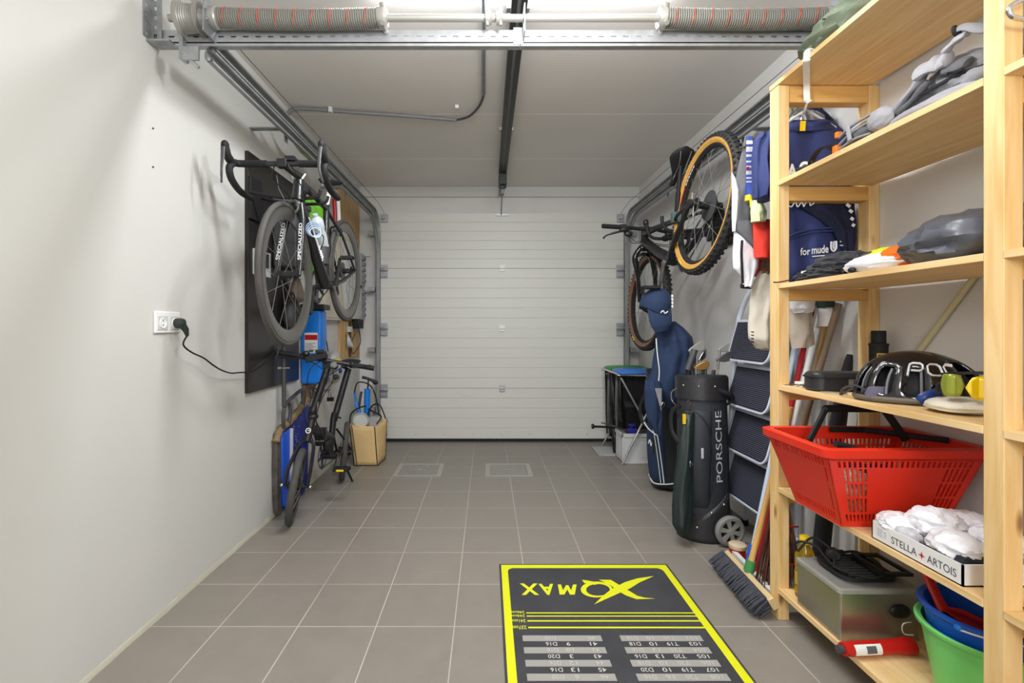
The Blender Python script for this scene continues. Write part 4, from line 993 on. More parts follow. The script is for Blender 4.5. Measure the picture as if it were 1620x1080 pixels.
b.box((XL + .02, 4.35, 1.10), (XL + .05, 4.42, 1.15)); b.build('coil', 'lgrey', t)
# loose fittings hanging below the canister, behind the folding bicycle
t = thing('hook_box', (-1.27, 3.4, .62), 'small brown wooden hook box on the left wall under the blue canister', 'box')
MB().box((XL, 3.34, .63), (XL + .04, 3.5, .74)).build('box', mat('brown_board', S(122, 98, 74), .7, var=.3, vscale=30), t, bevel=.003)
for y in (3.37, 3.42, 3.47): MB().tube([(XL + .04, y, .72), (XL + .06, y, .69), (XL + .055, y, .66)], .005, 6).build('hook', 'chrome', t)
t = thing('hanging_mugs', (-1.2, 3.8, .8), 'transparent plastic bag of small fittings hanging on the left wall behind the folding bicycle', 'bag')
b = blob((XL + .075, 3.80, .83), (.06, .08, .13), 12, .15, 1.3); b.build('bag', 'clear2', t)
for k, (dz, dy, m) in enumerate(((.06, .0, 'yel'), (-.02, .05, 'royal'), (-.06, -.03, 'dgrey'), (.02, -.05, 'black'))):
    MB().ell((XL + .12, 3.74 + dy, .82 + dz), (.025, .03, .022), n=12, m=8).build('fitting', m, t)
MB().tube(smoothpts([(XL + .03, 3.8, .95), (XL + .02, 3.8, 1.02), (XL + .01, 3.8, 1.05)]), .004, 6).build('loop', 'blackm', t)
t = thing('small_tap', (-1.2, 3.7, .6), 'small black and chrome tap sticking out of the left wall behind the folding bicycle', 'tap')
b = MB().cyl((XL, 3.66, .66), (XL + .10, 3.66, .66), .012, 12).cyl((XL + .09, 3.66, .665), (XL + .09, 3.66, .60), .013, 12); b.build('body', 'chrome', t)
MB().box((XL + .07, 3.645, .58), (XL + .12, 3.675, .61)).build('handle', 'black', t, bevel=.004)

# shopping bag + contents
t = thing('shopping_bag', (-1.0, 4.05, 0), 'tan shopping bag with black edging and handles standing left of the garage door', 'bag')
A0, B0, C0, D0 = V((-1.095, 3.955, 0.002)), V((-.905, 3.955, .002)), V((-.885, 4.17, .002)), V((-1.08, 4.17, .002))
A1, B1, C1, D1 = V((-1.135, 3.95, .342)), V((-.922, 3.93, .330)), V((-.868, 4.15, .352)), V((-1.07, 4.18, .350))
b = MB()
def wallq(a0, b0, b1, a1, mb, bul, n=8):
    rg = []; nr = (V(b0) - V(a0)).cross(V((0, 0, 1))).normalized()
    for j in range(n + 1):
        v = j / n; rg.append([lerp(lerp(a0, b0, u / n), lerp(a1, b1, u / n), v) + nr * (bul * math.sin(PI * u / n) * math.sin(PI * v) + .004 * fnoise((u * .7, v * 4, bul * 90))) for u in range(n + 1)])
    vs = [p for r_ in rg for p in r_]; m = n + 1
    mb.add(vs, [(j * m + i, j * m + i + 1, (j + 1) * m + i + 1, (j + 1) * m + i) for j in range(n) for i in range(n)])
for q4 in ((A0, B0, B1, A1), (B0, C0, C1, B1), (C0, D0, D1, C1), (D0, A0, A1, D1)): wallq(*q4, b, .012)
b.add([A0, B0, C0, D0], [(0, 1, 2, 3)])
b.build('bag_body', 'kraft', t, solid=.003, weld=True)
b = MB()
E = V((0, -.002, 0))
for a_, b_ in ((A0, A1), (B0, B1), (C0, C1), (D0, D1)): b.tube([a_ + E, lerp(a_, b_, .5) + E, b_ + E], .0042, 6)
for q4 in ((A0, B0), (B0, C0), (C0, D0), (D0, A0)): b.tube([q4[0] + V((0, 0, .003)), q4[1] + V((0, 0, .003))], .004, 6)
b.tube([lerp(A0, B0, .14) + E * 6, lerp(A1, B1, .10) + E * 3], .003, 6)
b.build('edging', 'blackm', t)
b = MB().tube(smoothpts([lerp(A1, B1, .02) + E * 3, V((-1.12, 3.95, .43)), V((-1.06, 3.96, .478)), V((-1.0, 3.97, .492))]), .0065, 6, flat=.6)
b.tube(smoothpts([V((-.985, 3.96, .470)), V((-.93, 3.95, .445)), V((-.875, 3.955, .41)), lerp(A1, B1, .98) + V((0.02, 0, .02))]), .0065, 6, flat=.6)
b.build('handle', 'blackm', t)
b = MB().tube(smoothpts([lerp(D1, C1, .1), V((-1.0, 4.16, .46)), V((-.93, 4.15, .47)), lerp(D1, C1, .95)]), .0065, 6, flat=.6); b.build('handle', 'blackm', t)
tag(MB().lathe([(.001, 0), (.05, 0), (.062, .01), (.066, .03), (.062, .03), (.055, .012), (.001, .010)], (-1.055, 4.0, .36), (.25, -.75, .55), 32).build('plastic_tub', mat('frosted_tub', S(206, 208, 202), .2, trans=.3)), 'round translucent tub sticking out of the tan shopping bag', 'tub')
b = MB(); rbox(b, (-1.0, 4.02, .22), (-.90, 4.12, .385), .02); tag(b.build('plastic_box', 'clear2', bevel=.004), 'clear plastic box inside the tan shopping bag', 'box')
tag(MB().box((-1.03, 4.03, .008), (-.93, 4.13, .20)).build('card_box', 'cardb', bevel=.003), 'cardboard box at the bottom of the tan shopping bag', 'box')
# floor pump
t = thing('floor_pump', (-1.06, 4.24, 0), 'blue and silver floor pump with a black handle standing behind the tan shopping bag', 'pump')
MB().cyl((-1.075, 4.25, .02), (-1.060, 4.24, .60), .026, 16).build('barrel', 'blueb', t)
MB().cyl((-1.03, 4.25, .02), (-1.022, 4.24, .60), .011, 12).build('gauge_tube', 'alu', t)
b = MB().cyl((-1.055, 4.24, .60), (-1.05, 4.24, .68), .007, 10).tube([(-1.10, 4.22, .705), (-1.05, 4.24, .690), (-1.0, 4.25, .665)], [.014, .011, .016], 10).ell((-.99, 4.25, .655), (.025, .02, .02)); b.build('handle', 'black', t)
MB().tube(smoothpts([(-1.10, 4.2, .58), (-1.115, 4.2, .50), (-1.12, 4.2, .42), (-1.085, 4.2, .32)]), .012, 8).build('clip', 'dgrey', t)
MB().tube(smoothpts([(-1.16, 4.2, .57), (-1.145, 4.2, .47), (-1.11, 4.2, .38)]), [.01] * 6 + [.018] * 7, 8).build('chuck', 'blueb', t)
MB().tube(smoothpts([(-1.02, 4.24, .06), (-.96, 4.25, .2), (-.97, 4.25, .45), (-1.03, 4.25, .62), (-1.13, 4.2, .66), (-1.165, 4.2, .56)]), .006, 8).build('hose', 'blackm', t)
MB().box((-1.14, 4.20, 0), (-.98, 4.30, .02)).build('foot', 'blackm', t, bevel=.005)
# ------------------------------------------------------------------ dart mat
X0, X1, Y0, Y1 = .057, .862, -.56, 2.309
t = thing('dart_mat', (.46, 1.6, 0), 'dark dart mat with yellow border and score tables lying on the tiled floor', 'mat')
MB().box((X0, Y0, 0), (X1, Y1, .004)).build('mat_body', 'mat', t, smooth=False)
ZM = .0043
def flat(mb, poly, z=ZM, th=.0006): return mb.prism(poly, (0, 0, z - .0003), (1, 0, 0), (0, 1, 0), (0, 0, 1), th)
b = MB(); m_, wd = .009, .030
flat(b, [(X0 + m_, Y0 + m_), (X0 + m_ + wd, Y0 + m_), (X0 + m_ + wd, Y1 - m_), (X0 + m_, Y1 - m_)])
flat(b, [(X1 - m_ - wd, Y0 + m_), (X1 - m_, Y0 + m_), (X1 - m_, Y1 - m_), (X1 - m_ - wd, Y1 - m_)])
flat(b, [(X0 + m_ + wd, Y1 - m_ - wd), (X1 - m_ - wd, Y1 - m_ - wd), (X1 - m_ - wd, Y1 - m_), (X0 + m_ + wd, Y1 - m_)])
for sx, ex in ((1, X0 + m_ + wd), (-1, X1 - m_ - wd)):  # rounded inner corners
    c = [(ex, Y1 - m_ - wd)] + [(ex + sx * .03 - sx * .03 * math.cos(a), Y1 - m_ - wd - .03 + .03 * math.sin(a)) for a in [PI / 2 * (1 - k / 6) for k in range(7)]]
    flat(b, c if sx > 0 else c[::-1])
b.build('border', 'yellow', t, smooth=False)
def Z2(zx, zy):  # point on the mat from the measured crop
    p = PZ(770 + zx / 3.522, 870 + zy / 3.522, ZM); return (p.x, p.y)
b = MB()
for Yl, w_ in ((1.913, .006), (1.892, .006), (1.861, .008), (1.82, .009)): flat(b, [(.155, Yl - w_ / 2), (X1 - m_ - wd, Yl - w_ / 2), (X1 - m_ - wd, Yl + w_ / 2), (.155, Yl + w_ / 2)])
b.build('throw_line', 'yellow', t, smooth=False)
for s, Yl, h in (('246cm', 1.917, .017), ('244cm', 1.893, .017), ('241cm', 1.861, .019), ('237cm', 1.82, .021)):
    text('distance_print', s, (.148, Yl + h / 2, ZM), (-1, 0, 0), (0, -1, 0), .052, h, 'yellow', t, N=(0, 0, 1), weight=.01)
b = MB()
flat(b, [Z2(*q_) for q_ in ((930, 144), (840, 157), (770, 178), (700, 214), (650, 252), (600, 301), (668, 270), (740, 238), (800, 212), (850, 180))])
flat(b, z=ZM + .0004, poly=[Z2(*q_) for q_ in ((625, 165), (692, 166), (735, 192), (790, 225), (840, 255), (880, 265), (936, 270), (835, 273), (775, 252), (725, 222), (690, 196))])
ring = []
N_ = 36
oo = [Z2(612 + 88 * math.cos(a), 220 + 44 * math.sin(a)) for a in [2 * PI * k / N_ for k in range(N_)]]
ii = [Z2(620 + 66 * math.cos(a), 222 + 33 * math.sin(a)) for a in [2 * PI * k / N_ for k in range(N_)]]
for k in range(N_):
    k2 = (k + 1) % N_; flat(b, [oo[k], oo[k2], ii[k2], ii[k]], z=ZM + .0008)
flat(b, z=ZM + .0012, poly=[Z2(*q_) for q_ in ((530, 167), (560, 170), (640, 186), (600, 194), (572, 186), (545, 186))])
b.build('logo_print', 'yellow', t, smooth=False)
flat(bm_ := MB(), [Z2(*q_) for q_ in ((396, 191), (414, 191), (425, 224), (441, 195), (455, 195), (470, 224), (481, 191), (501, 191), (491, 247), (464, 247), (449, 219), (433, 247), (406, 247))])
bm_.build('logo_print', 'yellow', t, smooth=False)
for s, xr, xl, yt, yb in (('A', 386, 300, 188, 250), ('X', 296, 192, 186, 250)):
    pr, pl = Z2(xr, yb), Z2(xl, yb); pt_ = Z2(xr, yt)
    text('logo_print', s, (pr[0] if s != 'M' else pr[0], Z2(xr, yt)[1], ZM), (-1, 0, 0), (0, -1, 0), abs(pr[0] - pl[0]), abs(pt_[1] - pr[1]), 'yellow', t, N=(0, 0, 1), weight=.012 if s == 'M' else .03)
b = MB(); rows = 12
for r_ in range(rows):
    Yb = 1.757 - .0653 * r_
    if r_ > 3 and Yb < -.4: break
    flat(b, [(.129, Yb - .016), (.418, Yb - .016), (.418, Yb + .016), (.129, Yb + .016)]); flat(b, [(.487, Yb - .016), (.785, Yb - .016), (.785, Yb + .016), (.487, Yb + .016)])
b.build('table_bar', 'matg', t, smooth=False)
L_ = [('40', '', 'D20'), ('41', '9', 'D16'), ('42', '10', 'D16'), ('43', '3', 'D20'), ('44', '12', 'D16'), ('45', '13', 'D16'), ('46', '6', 'D20')]
R_ = [('102', 'T20', '10', 'D16'), ('103', 'T19', '10', 'D18'), ('104', 'T20', '12', 'D16'), ('105', 'T20', '13', 'D16'), ('106', 'T20', '10', 'D18'), ('107', 'T19', '10', 'D20'), ('108', 'T20', '16', 'D16')]
M['matd'] = mat('mat_print_pale', S(186, 184, 180), .9)
for i in range(7):
    Yr = 1.757 - .03265 * i; mm = 'matl' if i % 2 else 'matd'; z = ZM + .0006
    for s, xc in list(zip(L_[i], (.382, .291, .23))) + list(zip(R_[i], (.745, .665, .5946, .530))):
        if not s: continue
        w_ = .0135 * len(s); text('table_print', s, (xc + w_ / 2, Yr + .0095, z), (-1, 0, 0), (0, -1, 0), w_, .019, mm, t, N=(0, 0, 1), weight=.008)

# ------------------------------------------------------------------ trash bag stand, crate
t = thing('waste_bag_stand', (1.28, 4.3, 0), 'chrome folding stand with green and blue lids holding black waste bags', 'bin stand')
b = MB(); zt = .735
for x in (1.125, 1.47):
    pass
for y, dy in ((4.0, 1), (4.62, -1)):
    MB().tube([(1.13, y + .06 * dy, zt - .02), (1.30, y, .38), (1.47, y - .02 * dy, .006)], .009, 10).build('leg', 'chrome', t)
    MB().tube([(1.115, y - .025 * dy, .006), (1.30, y - .019, .38), (1.475, y + .05 * dy, zt - .02)], .009, 10).build('leg', 'chrome', t)
b = MB(); b.tube(smoothpts([(1.14, 4.07, zt), (1.11, 4.14, zt + .01), (1.11, 4.56, zt + .01), (1.14, 4.64, zt), (1.46, 4.64, zt), (1.49, 4.56, zt + .01), (1.49, 4.14, zt + .01), (1.46, 4.07, zt)], closed=True), .009, 10, closed=True)
b.cyl((1.11, 4.355, zt), (1.49, 4.355, zt), .008, 10); b.build('ring', 'chrome', t)
for s_, y0, y1 in (('greenl', 4.355, 4.64), ('bluel', 4.075, 4.35)):
    mbx = MB(); prof = [(0, .0), (.0, .018), (.01, .026), (.05, .034)]
    mbx.rings([rr(1.115 + i, 1.487 - i, y0 + i, y1 - i, .05, zt + .012 + z) for i, z in ((0, 0), (0, .014), (.012, .026), (.05, .034), (.09, .030))]).build('lid', s_, t)
M['binbag'] = mat('black_bag_film', S(26, 26, 28), .22, bump=.25, bscale=30, stretch=(1, 1, .15))
for y0, y1 in ((4.37, 4.63), (4.09, 4.345)):
    rg = []
    for i in range(17):
        v = i / 16; z = .735 - (.60 if y0 > 4.2 else .465) * v; row = rr(1.125 + .01 * v, 1.475 - .02 * v, y0 + .02 * v, y1 - .02 * v, .05, z, 8); m2 = len(row); cx, cy = 1.3, (y0 + y1) / 2
        rg.append([V((cx + (p.x - cx) * (1 + .05 * math.sin(k * 2.1 + v * 2)), cy + (p.y - cy) * (1 + .10 * math.sin(k * 2.6 + v * 3)), p.z)) for k, p in enumerate(row)])
    MB().rings(rg).build('waste_bag', 'binbag', t)
tag(MB().tube(smoothpts([(1.165, 4.33, .012), (1.16, 4.35, .08), (1.15, 4.34, .16), (1.14, 4.36, .22)]), [.03] * 12 + [.022] * 7, 10).build('black_bundle', 'binbag'), 'small black film bundle on the floor between the white crate and the garage door', 'bundle')
t = thing('storage_crate', (1.26, 4.14, 0), 'white plastic crate on the floor under the waste bag stand', 'crate')
b = MB(); x0, x1, y0, y1, z1 = 1.135, 1.43, 4.03, 4.25, .25
b.box((x0, y0, 0.004), (x1, y1, .012))
for p00, p10, nr in (((x0, y0), (x1, y0), (0, 1, 0)), ((x1, y0), (x1, y1), (-1, 0, 0)), ((x1, y1), (x0, y1), (0, -1, 0))):
    b.perf((*p00, .006), (*p10, .006), (*p10, z1), (*p00, z1), [], .006, nr)
b.perf((x0, y1, .006), (x0, y0, .006), (x0, y0, z1), (x0, y1, z1), [(.15 + .15 * i, .22 + .15 * i, .2, .8) for i in range(5)], .006, (1, 0, 0))
b.build('body', 'lgrey', t, smooth=False)
b = MB().box((x0 - .008, y0 - .008, z1 - .03), (x1 + .008, y0 + .004, z1)).box((x0 - .008, y0 - .008, z1 - .03), (x0 + .004, y1 + .008, z1)).box((x1 - .004, y0 - .008, z1 - .03), (x1 + .008, y1 + .008, z1)).box((x0 - .008, y1 - .004, z1 - .03), (x1 + .008, y1 + .008, z1))
b.box((x0 - .005, y0 - .006, .0), (x1 + .005, y0 + .002, .014)).box((x0 - .005, y0 - .006, 0), (x0 + .012, y0, z1))
for xx in (x0 + .155, x0 + .27): b.box((xx, y0 - .004, .05), (xx + .005, y0, z1 - .05))
for zz in (.05, z1 - .055): b.box((x0 + .155, y0 - .004, zz), (x0 + .275, y0, zz + .005))
b.build('rim', 'lgrey', t, bevel=.002)
t = thing('blue_clamp', (1.2, 4.1, .22), 'dark blue plastic tool head with a thin black rod lying across the white crate', 'tool')
MB().box((1.19, 4.06, .242), (1.27, 4.12, .285)).box((1.20, 4.07, .30), (1.255, 4.11, .322)).cyl((1.225, 4.09, .28), (1.225, 4.09, .31), .012, 10).build('head', mat('tool_blue', S(44, 40, 130), .4), t, bevel=.005)
MB().tube([(1.23, 4.09, .262), (1.02, 4.30, .290)], .0055, 8).tube([(1.2, 4.07, .268), (1.05, 4.22, .285)], .003, 6).build('rod', 'dgrey', t)
t = thing('black_hand_pump', (1.0, 4.5, .2), 'small black handle with round cap sticking out beside the black waste bag', 'handle')
MB().cyl((.965, 4.35, .245), (1.12, 4.37, .235), .010, 10).lathe([(.001, -.01), (.022, -.01), (.024, 0), (.018, .012), (.001, .014)], (.955, 4.35, .246), (1, 0, 0), 16).build('handle', 'black', t)
tag(MB().box((.99, 4.27, 0), (1.19, 4.56, .012)).build('loose_tile', mat('tile_grey', S(176, 176, 176), .5), bevel=.002), 'grey square slab lying flat on the floor beside the white crate', 'slab')
t = thing('red_clamp', (1.32, 3.9, 0), 'small red clamp on the floor beside the white crate', 'clamp')
b = MB().tube([(1.325, 3.92, .004), (1.335, 3.93, .06), (1.365, 3.94, .14)], [.008, .01, .012], 8).tube([(1.375, 3.92, .004), (1.365, 3.93, .06), (1.345, 3.94, .13)], [.008, .01, .01], 8).box((1.33, 3.92, .05), (1.37, 3.94, .065)); b.build('body', 'redd', t)

# ------------------------------------------------------------------ golf bags
def golfbag(t, base, top, r0, r1, m, flat=.86):
    base, top = V(base), V(top); a = (top - base).normalized(); L = (top - base).length
    prof = [(r0 * .96, 0), (r0, .012), (r0, .05), (r0 * .97, .16), (r0 * .99, L * .45), (r1 * 1.0, L * .8), (r1 * .97, L - .12), (r1, L - .1), (r1 * 1.02, L - .015), (r1 * 1.03, L), (r1 * .96, L + .004), (r1 * .93, L - .01), (r1 * .90, L - .09)]
    return MB().lathe(prof, base, a, 40, sx=1, sy=flat, u=(1, 0, 0)).build('bag_body', m, t)
def iron(t, grip, head, face=(0, -1, 0), m='alu', wood=False, sc=1.):
    g, h = V(grip), V(head); d = (h - g).normalized()
    c = MB().cyl(g, h, .0048, 8).build('shaft', 'dgrey', t) if not isinstance(t, tuple) else None
    return d
def club(grp, lab, grip, head, side, m='alu', L=.085, hh=.05, parent=None):
    """golf club, head up; side = direction the blade points"""
    g, h, s = V(grip), V(head), V(side).normalized(); t = thing('golf_club', g, lab, 'golf club', grp); up = (h - g).normalized()
    MB().cyl(g, h, .0045, 8).cyl(h - up * .05, h + up * .005, .0065, 10).build('shaft', 'steel', t)
    nr = s.cross(up).normalized()
    pts = [(-.01, -.004), (L * .35, -.012 + hh * .0), (L * .8, -.004), (L, hh * .35), (L * .98, hh * .8), (L * .8, hh), (L * .3, hh * .62), (.0, hh * .3), (-.012, hh * .12)]
    MB().prism(pts, h - nr * .006, s, up, nr, .012).build('club_head', m, t, bevel=.003)
    return t
# large dark bag
gb = thing('golf_bag', (1.21, 2.64, 0), 'large black golf bag on wheels with silver vertical lettering', 'golf bag')
BB_, BT_ = V((1.20, 2.66, .045)), V((1.215, 2.73, .868))
golfbag(gb, BB_, BT_, .138, .133, 'bagcl')
ax_ = (BT_ - BB_).normalized()
def bagpt(ang, z, off=.002, r=.137, fl=.86):  # ang measured from camera-facing, + to the right
    c = lerp(BB_, BT_, (z - BB_.z) / (BT_.z - BB_.z)); a = R(ang - 24)
    return c + V((math.sin(a) * (r + off), -math.cos(a) * (r * fl + off), 0))
def band(mbx, z0, z1, off, n=40, a0=0, a1=360, wav=0):
    A = [bagpt(lerp(a0, a1, i / n), z0 + wav * math.sin(i), off) for i in range(n + 1)]; B = [bagpt(lerp(a0, a1, i / n), z1, off) for i in range(n + 1)]
    A2 = [bagpt(lerp(a0, a1, i / n), z0 + wav * math.sin(i), -.004) for i in range(n + 1)]; B2 = [bagpt(lerp(a0, a1, i / n), z1, -.004) for i in range(n + 1)]
    m = n + 1; vs = A + B + A2 + B2
    fs = [(i, i + 1, m + i + 1, m + i) for i in range(n)] + [(m + i, m + i + 1, 3 * m + i + 1, 3 * m + i) for i in range(n)] + [(2 * m + i, i, m + i, 3 * m + i)[::1] for i in (0, n)] + [(i, i + 1, 2 * m + i + 1, 2 * m + i) for i in range(n)]
    return mbx.add(vs, fs)
band(MB(), .745, .865, .006).build('cuff', 'leather', gb)
band(MB(), .03, .14, .008, wav=0).build('base_skirt', 'leather', gb)
def patch(mbx, f, au, av, nu=14, nv=14):
    P_ = [f(u / nu, v / nv) for v in range(nv + 1) for u in range(nu + 1)]; m = nu + 1
    return mbx.add(P_, [(j * m + i, j * m + i + 1, (j + 1) * m + i + 1, (j + 1) * m + i) for j in range(nv) for i in range(nu)])
# side pocket (bulge) and its zips
def pocket(u, v):
    ang = lerp(-52, 22, u); z = lerp(.17, .69, v); e = (math.sin(PI * u) * math.sin(PI * v)) ** .45 if 0 < u < 1 and 0 < v < 1 else 0
    return bagpt(ang + 10 * (v - .5), z + .05 * (1 - v) * 0, -.004 + .05 * e)
patch(MB(), pocket, 0, 0).build('side_pocket', 'bagcl', gb)
def seamline(pts, r, nm, m): MB().tube(smoothpts(pts), r, 6).build(nm, m, gb)
seamline([bagpt(-46, .64, .03), bagpt(-30, .69, .035), bagpt(-8, .685, .035), bagpt(12, .62, .03), bagpt(20, .5, .02), bagpt(22, .35, .022), bagpt(14, .22, .02)], .0025, 'zip', 'blackm')
seamline([bagpt(30, .70, .006), bagpt(52, .60, .006), bagpt(60, .45, .006), bagpt(58, .2, .006)], .003, 'piping', 'blackm')
MB().obox(bagpt(2, .475, .052), (.013, .006, .055), rotz(10)).build('zip_pull', 'logo', gb, bevel=.002)
MB().obox(bagpt(-33, .33, .040), (.008, .006, .045)).build('zip_pull', 'alu', gb, bevel=.002)
# lower shaped skirt
def skirt(u, v):
    ang = lerp(-70, 60, u); top = .10 + .16 * max(0, (u - .35) / .65) ** 1.2; z = lerp(.0, top, v); return bagpt(ang, z, .012 - .004 * v)
patch(MB(), skirt, 0, 0, 20, 6).build('skirt_panel', 'leather', gb, solid=.003)
b = MB()
for ang, z in ((-52, .075), (-10, .078), (18, .16), (45, .2)): p = bagpt(ang, z, .014); b.ell(p, (.008, .006, .008), n=10, m=8)
for ang, z in ((-2, .82), (32, .82), (-36, .82)): b.ell(bagpt(ang, z, .008), (.006, .005, .006), n=10, m=8)
b.build('rivet', 'chrome', gb)
# lettering wrapped round the bag, reading upwards
def wf(u, v): return bagpt(46 - 15 * v, .315 + .375 * u, .005, .138)
text('lettering', 'PORSCHE', (0, 0, 0), (1, 0, 0), (0, 1, 0), 1, 1, 'logo', gb, warp=wf, weight=.0)
# cuff strap, handles, side tubes
MB().tube(smoothpts([bagpt(40, .80, .006), bagpt(60, .775, .035), bagpt(75, .745, .03), bagpt(66, .72, .008)]), .013, 8, flat=.45).build('strap', 'blackm', gb)
MB().tube(smoothpts([bagpt(-60, .80, .005), bagpt(-75, .77, .025), bagpt(-78, .72, .02), bagpt(-60, .70, .005)]), .004, 8).build('ring', 'chrome', gb)
MB().tube(smoothpts([bagpt(-50, .71, .006), bagpt(-70, .66, .03), bagpt(-72, .56, .03), bagpt(-55, .50, .01)]), .012, 8, flat=.5).build('carry_handle', 'blackm', gb)
# wheels
def golfwheel(c, a, r):
    c, a = V(c), V(a).normalized()
    w = MB().torus(c, a, r - .014, .014, 40, 10, 1.25).build('wheel', mat('tyre_grey', S(126, 124, 120), .6), gb)
    b = MB(); u = a.orthogonal().normalized(); v = a.cross(u)
    ring = [(r - .026, -.014), (r - .022, .016), (r - .014, .016), (r - .014, -.014)]
    b.rings([[c + (u * math.cos(2 * PI * i / 40) + v * math.sin(2 * PI * i / 40)) * q_ + a * h for q_, h in ring] for i in range(40)], closed=True)
    for i in range(6):
        an = 2 * PI * i / 6; d = u * math.cos(an) + v * math.sin(an); tg = a.cross(d)
        b.prism([(.012, -.008), (r - .022, -.013), (r - .022, .013), (.012, .008)], c + a * .004, d, tg, a, .009)
    b.cyl(c - a * .01, c + a * .016, .018, 16)
    for i in range(5): an = 2 * PI * i / 5; b.cyl(c + (u * math.cos(an) + v * math.sin(an)) * .010 + a * .014, c + (u * math.cos(an) + v * math.sin(an)) * .010 + a * .018, .003, 6)
    b.build('rim', 'alu', w); MB().cyl(c - a * .012, c - a * .004, r - .024, 24).build('hub_plate', 'blackm', w)
golfwheel((1.262, 2.50, .081), (.12, -1, .0), .081)
MB().cyl((1.262, 2.50, .081), (1.262, 2.58, .081), .012, 10).build('axle', 'dgrey', gb)
# clubs in it
G = 'clubs in the large black golf bag'
club(G, 'golf club with the topmost silver blade left in the large black golf bag', (1.20, 2.72, .10), (1.175, 2.78, 1.005), (1, .1, .15), 'alu', .09, .05)
club(G, 'golf club in the large golf bag, lower of the two blades at its right edge', (1.27, 2.72, .10), (1.298, 2.70, .955), (1, -.1, .1), 'lever', .10, .055)
club(G, 'golf club in the large golf bag, upper of the two blades at its right edge', (1.26, 2.77, .10), (1.325, 2.74, 1.01), (1, -.1, .05), 'alu', .10, .055)
club(G, 'golf club with a golden head in the large black golf bag', (1.2, 2.68, .10), (1.155, 2.66, .915), (1, -.2, .0), mat('brass', S(150, 116, 60), .35, metal=.7), .07, .045)
club(G, 'chrome golf club head rising behind the golden one in the large black golf bag', (1.22, 2.75, .10), (1.225, 2.77, .955), (.7, .2, .3), 'chrome', .05, .05)
t = thing('umbrella', (1.15, 2.7, .1), 'furled umbrella with thick black grip rising from the large black golf bag', 'umbrella')
MB().cyl((1.17, 2.72, .12), (1.13, 2.70, .90), .014, 10).build('canopy', 'blackm', t); MB().cyl((1.125, 2.70, .90), (1.17, 2.71, 1.015), .018, 12).build('grip', 'dgrey', t)
b = MB()
for i in range(7):
    a = i * .9; b.tube([(1.215 + .06 * math.cos(a), 2.73 + .05 * math.sin(a), .80), (1.215 + .075 * math.cos(a), 2.73 + .06 * math.sin(a), .90 + .015 * (i % 3))], .009, 8)
b.build('divider_tube', 'dgrey', gb)
# towel / cover hanging on the left of it
t = thing('club_cover', (1.07, 2.52, .2), 'long dark green-black cover hanging down the left side of the large black golf bag', 'cover')
rows = [(P(1082, 655, 2.60), P(1099, 652, 2.60), .012), (P(1078, 672, 2.58), P(1098, 670, 2.58), .022), (P(1074, 700, 2.56), P(1097, 700, 2.56), .03), (P(1067, 750, 2.54), P(1096, 750, 2.54), .034), (P(1063, 800, 2.52), P(1095, 800, 2.52), .038), (P(1064, 830, 2.50), P(1093, 832, 2.50), .038), (P(1072, 843, 2.50), P(1086, 846, 2.50), .02)]
drape(rows, 1.5, .005, 2, k=5).build('cover', mat('green_black_cloth', S(26, 38, 38), .45, bump=.1, bscale=120), t)
MB().tube(smoothpts([P(1090, 656, 2.57), P(1094, 640, 2.57), P(1089, 634, 2.57), P(1084, 646, 2.57)]), .003, 6).tube(smoothpts([P(1096, 735, 2.52), P(1092, 730, 2.51), P(1092, 738, 2.51)]), .003, 6).build('ring', 'chrome', t)
MB().box(P(1081, 690 - 35, 2.56), P(1084, 670, 2.57)).build('yellow_tab', 'yel', t)
# second, navy bag
g2 = thing('golf_bag', (1.28, 3.42, 0), 'smaller navy and white golf bag half hidden behind the large black one', 'golf bag')
golfbag(g2, V((1.285, 3.42, .02)), V((1.27, 3.50, .84)), .115, .11, 'blk_cloth', 1.)
def b2(ang, z, off=.002, r=.115):
    c = lerp(V((1.285, 3.42, .02)), V((1.27, 3.50, .84)), z / .84); a = R(ang - 20); return c + V((math.sin(a) * (r + off), -math.cos(a) * (r + off), 0))
patch(MB(), lambda u, v: b2(lerp(-75, -5, u), lerp(.03, .46, v) + .03 * u * (1 - v), .006 + .03 * (math.sin(PI * u) * math.sin(PI * v)) ** .5 if 0 < u < 1 and 0 < v < 1 else .004), 0, 0).build('navy_pocket', 'navy', g2)
b = MB().tube(smoothpts([b2(-80, .07, .01), b2(-45, .035, .018), b2(-10, .04, .012), b2(20, .05, .01)]), .005, 6)
b.tube(smoothpts([b2(-38, .52, .01), b2(-22, .40, .03), b2(-15, .25, .03), b2(-10, .05, .02)]), .004, 6).tube(smoothpts([b2(-70, .50, .01), b2(-40, .46, .03), b2(-30, .40, .035), b2(-23, .25, .035), b2(-19, .05, .022)]), .003, 6)
b.build('white_piping', 'white', g2)
MB().tube(smoothpts([b2(-48, .31, .038), b2(-42, .34, .04), b2(-38, .30, .04), b2(-34, .33, .04)]), .004, 5).build('white_mark', 'white', g2)
MB().tube(smoothpts([b2(-70, .66, .01), b2(-80, .55, .05), b2(-75, .45, .04), b2(-60, .42, .01)]), .012, 8, flat=.5).build('strap', 'blk_cloth', g2)
MB().box((1.15, 3.35, .25), (1.2, 3.42, .36)).build('side_pouch', 'blk_cloth', g2, bevel=.01)
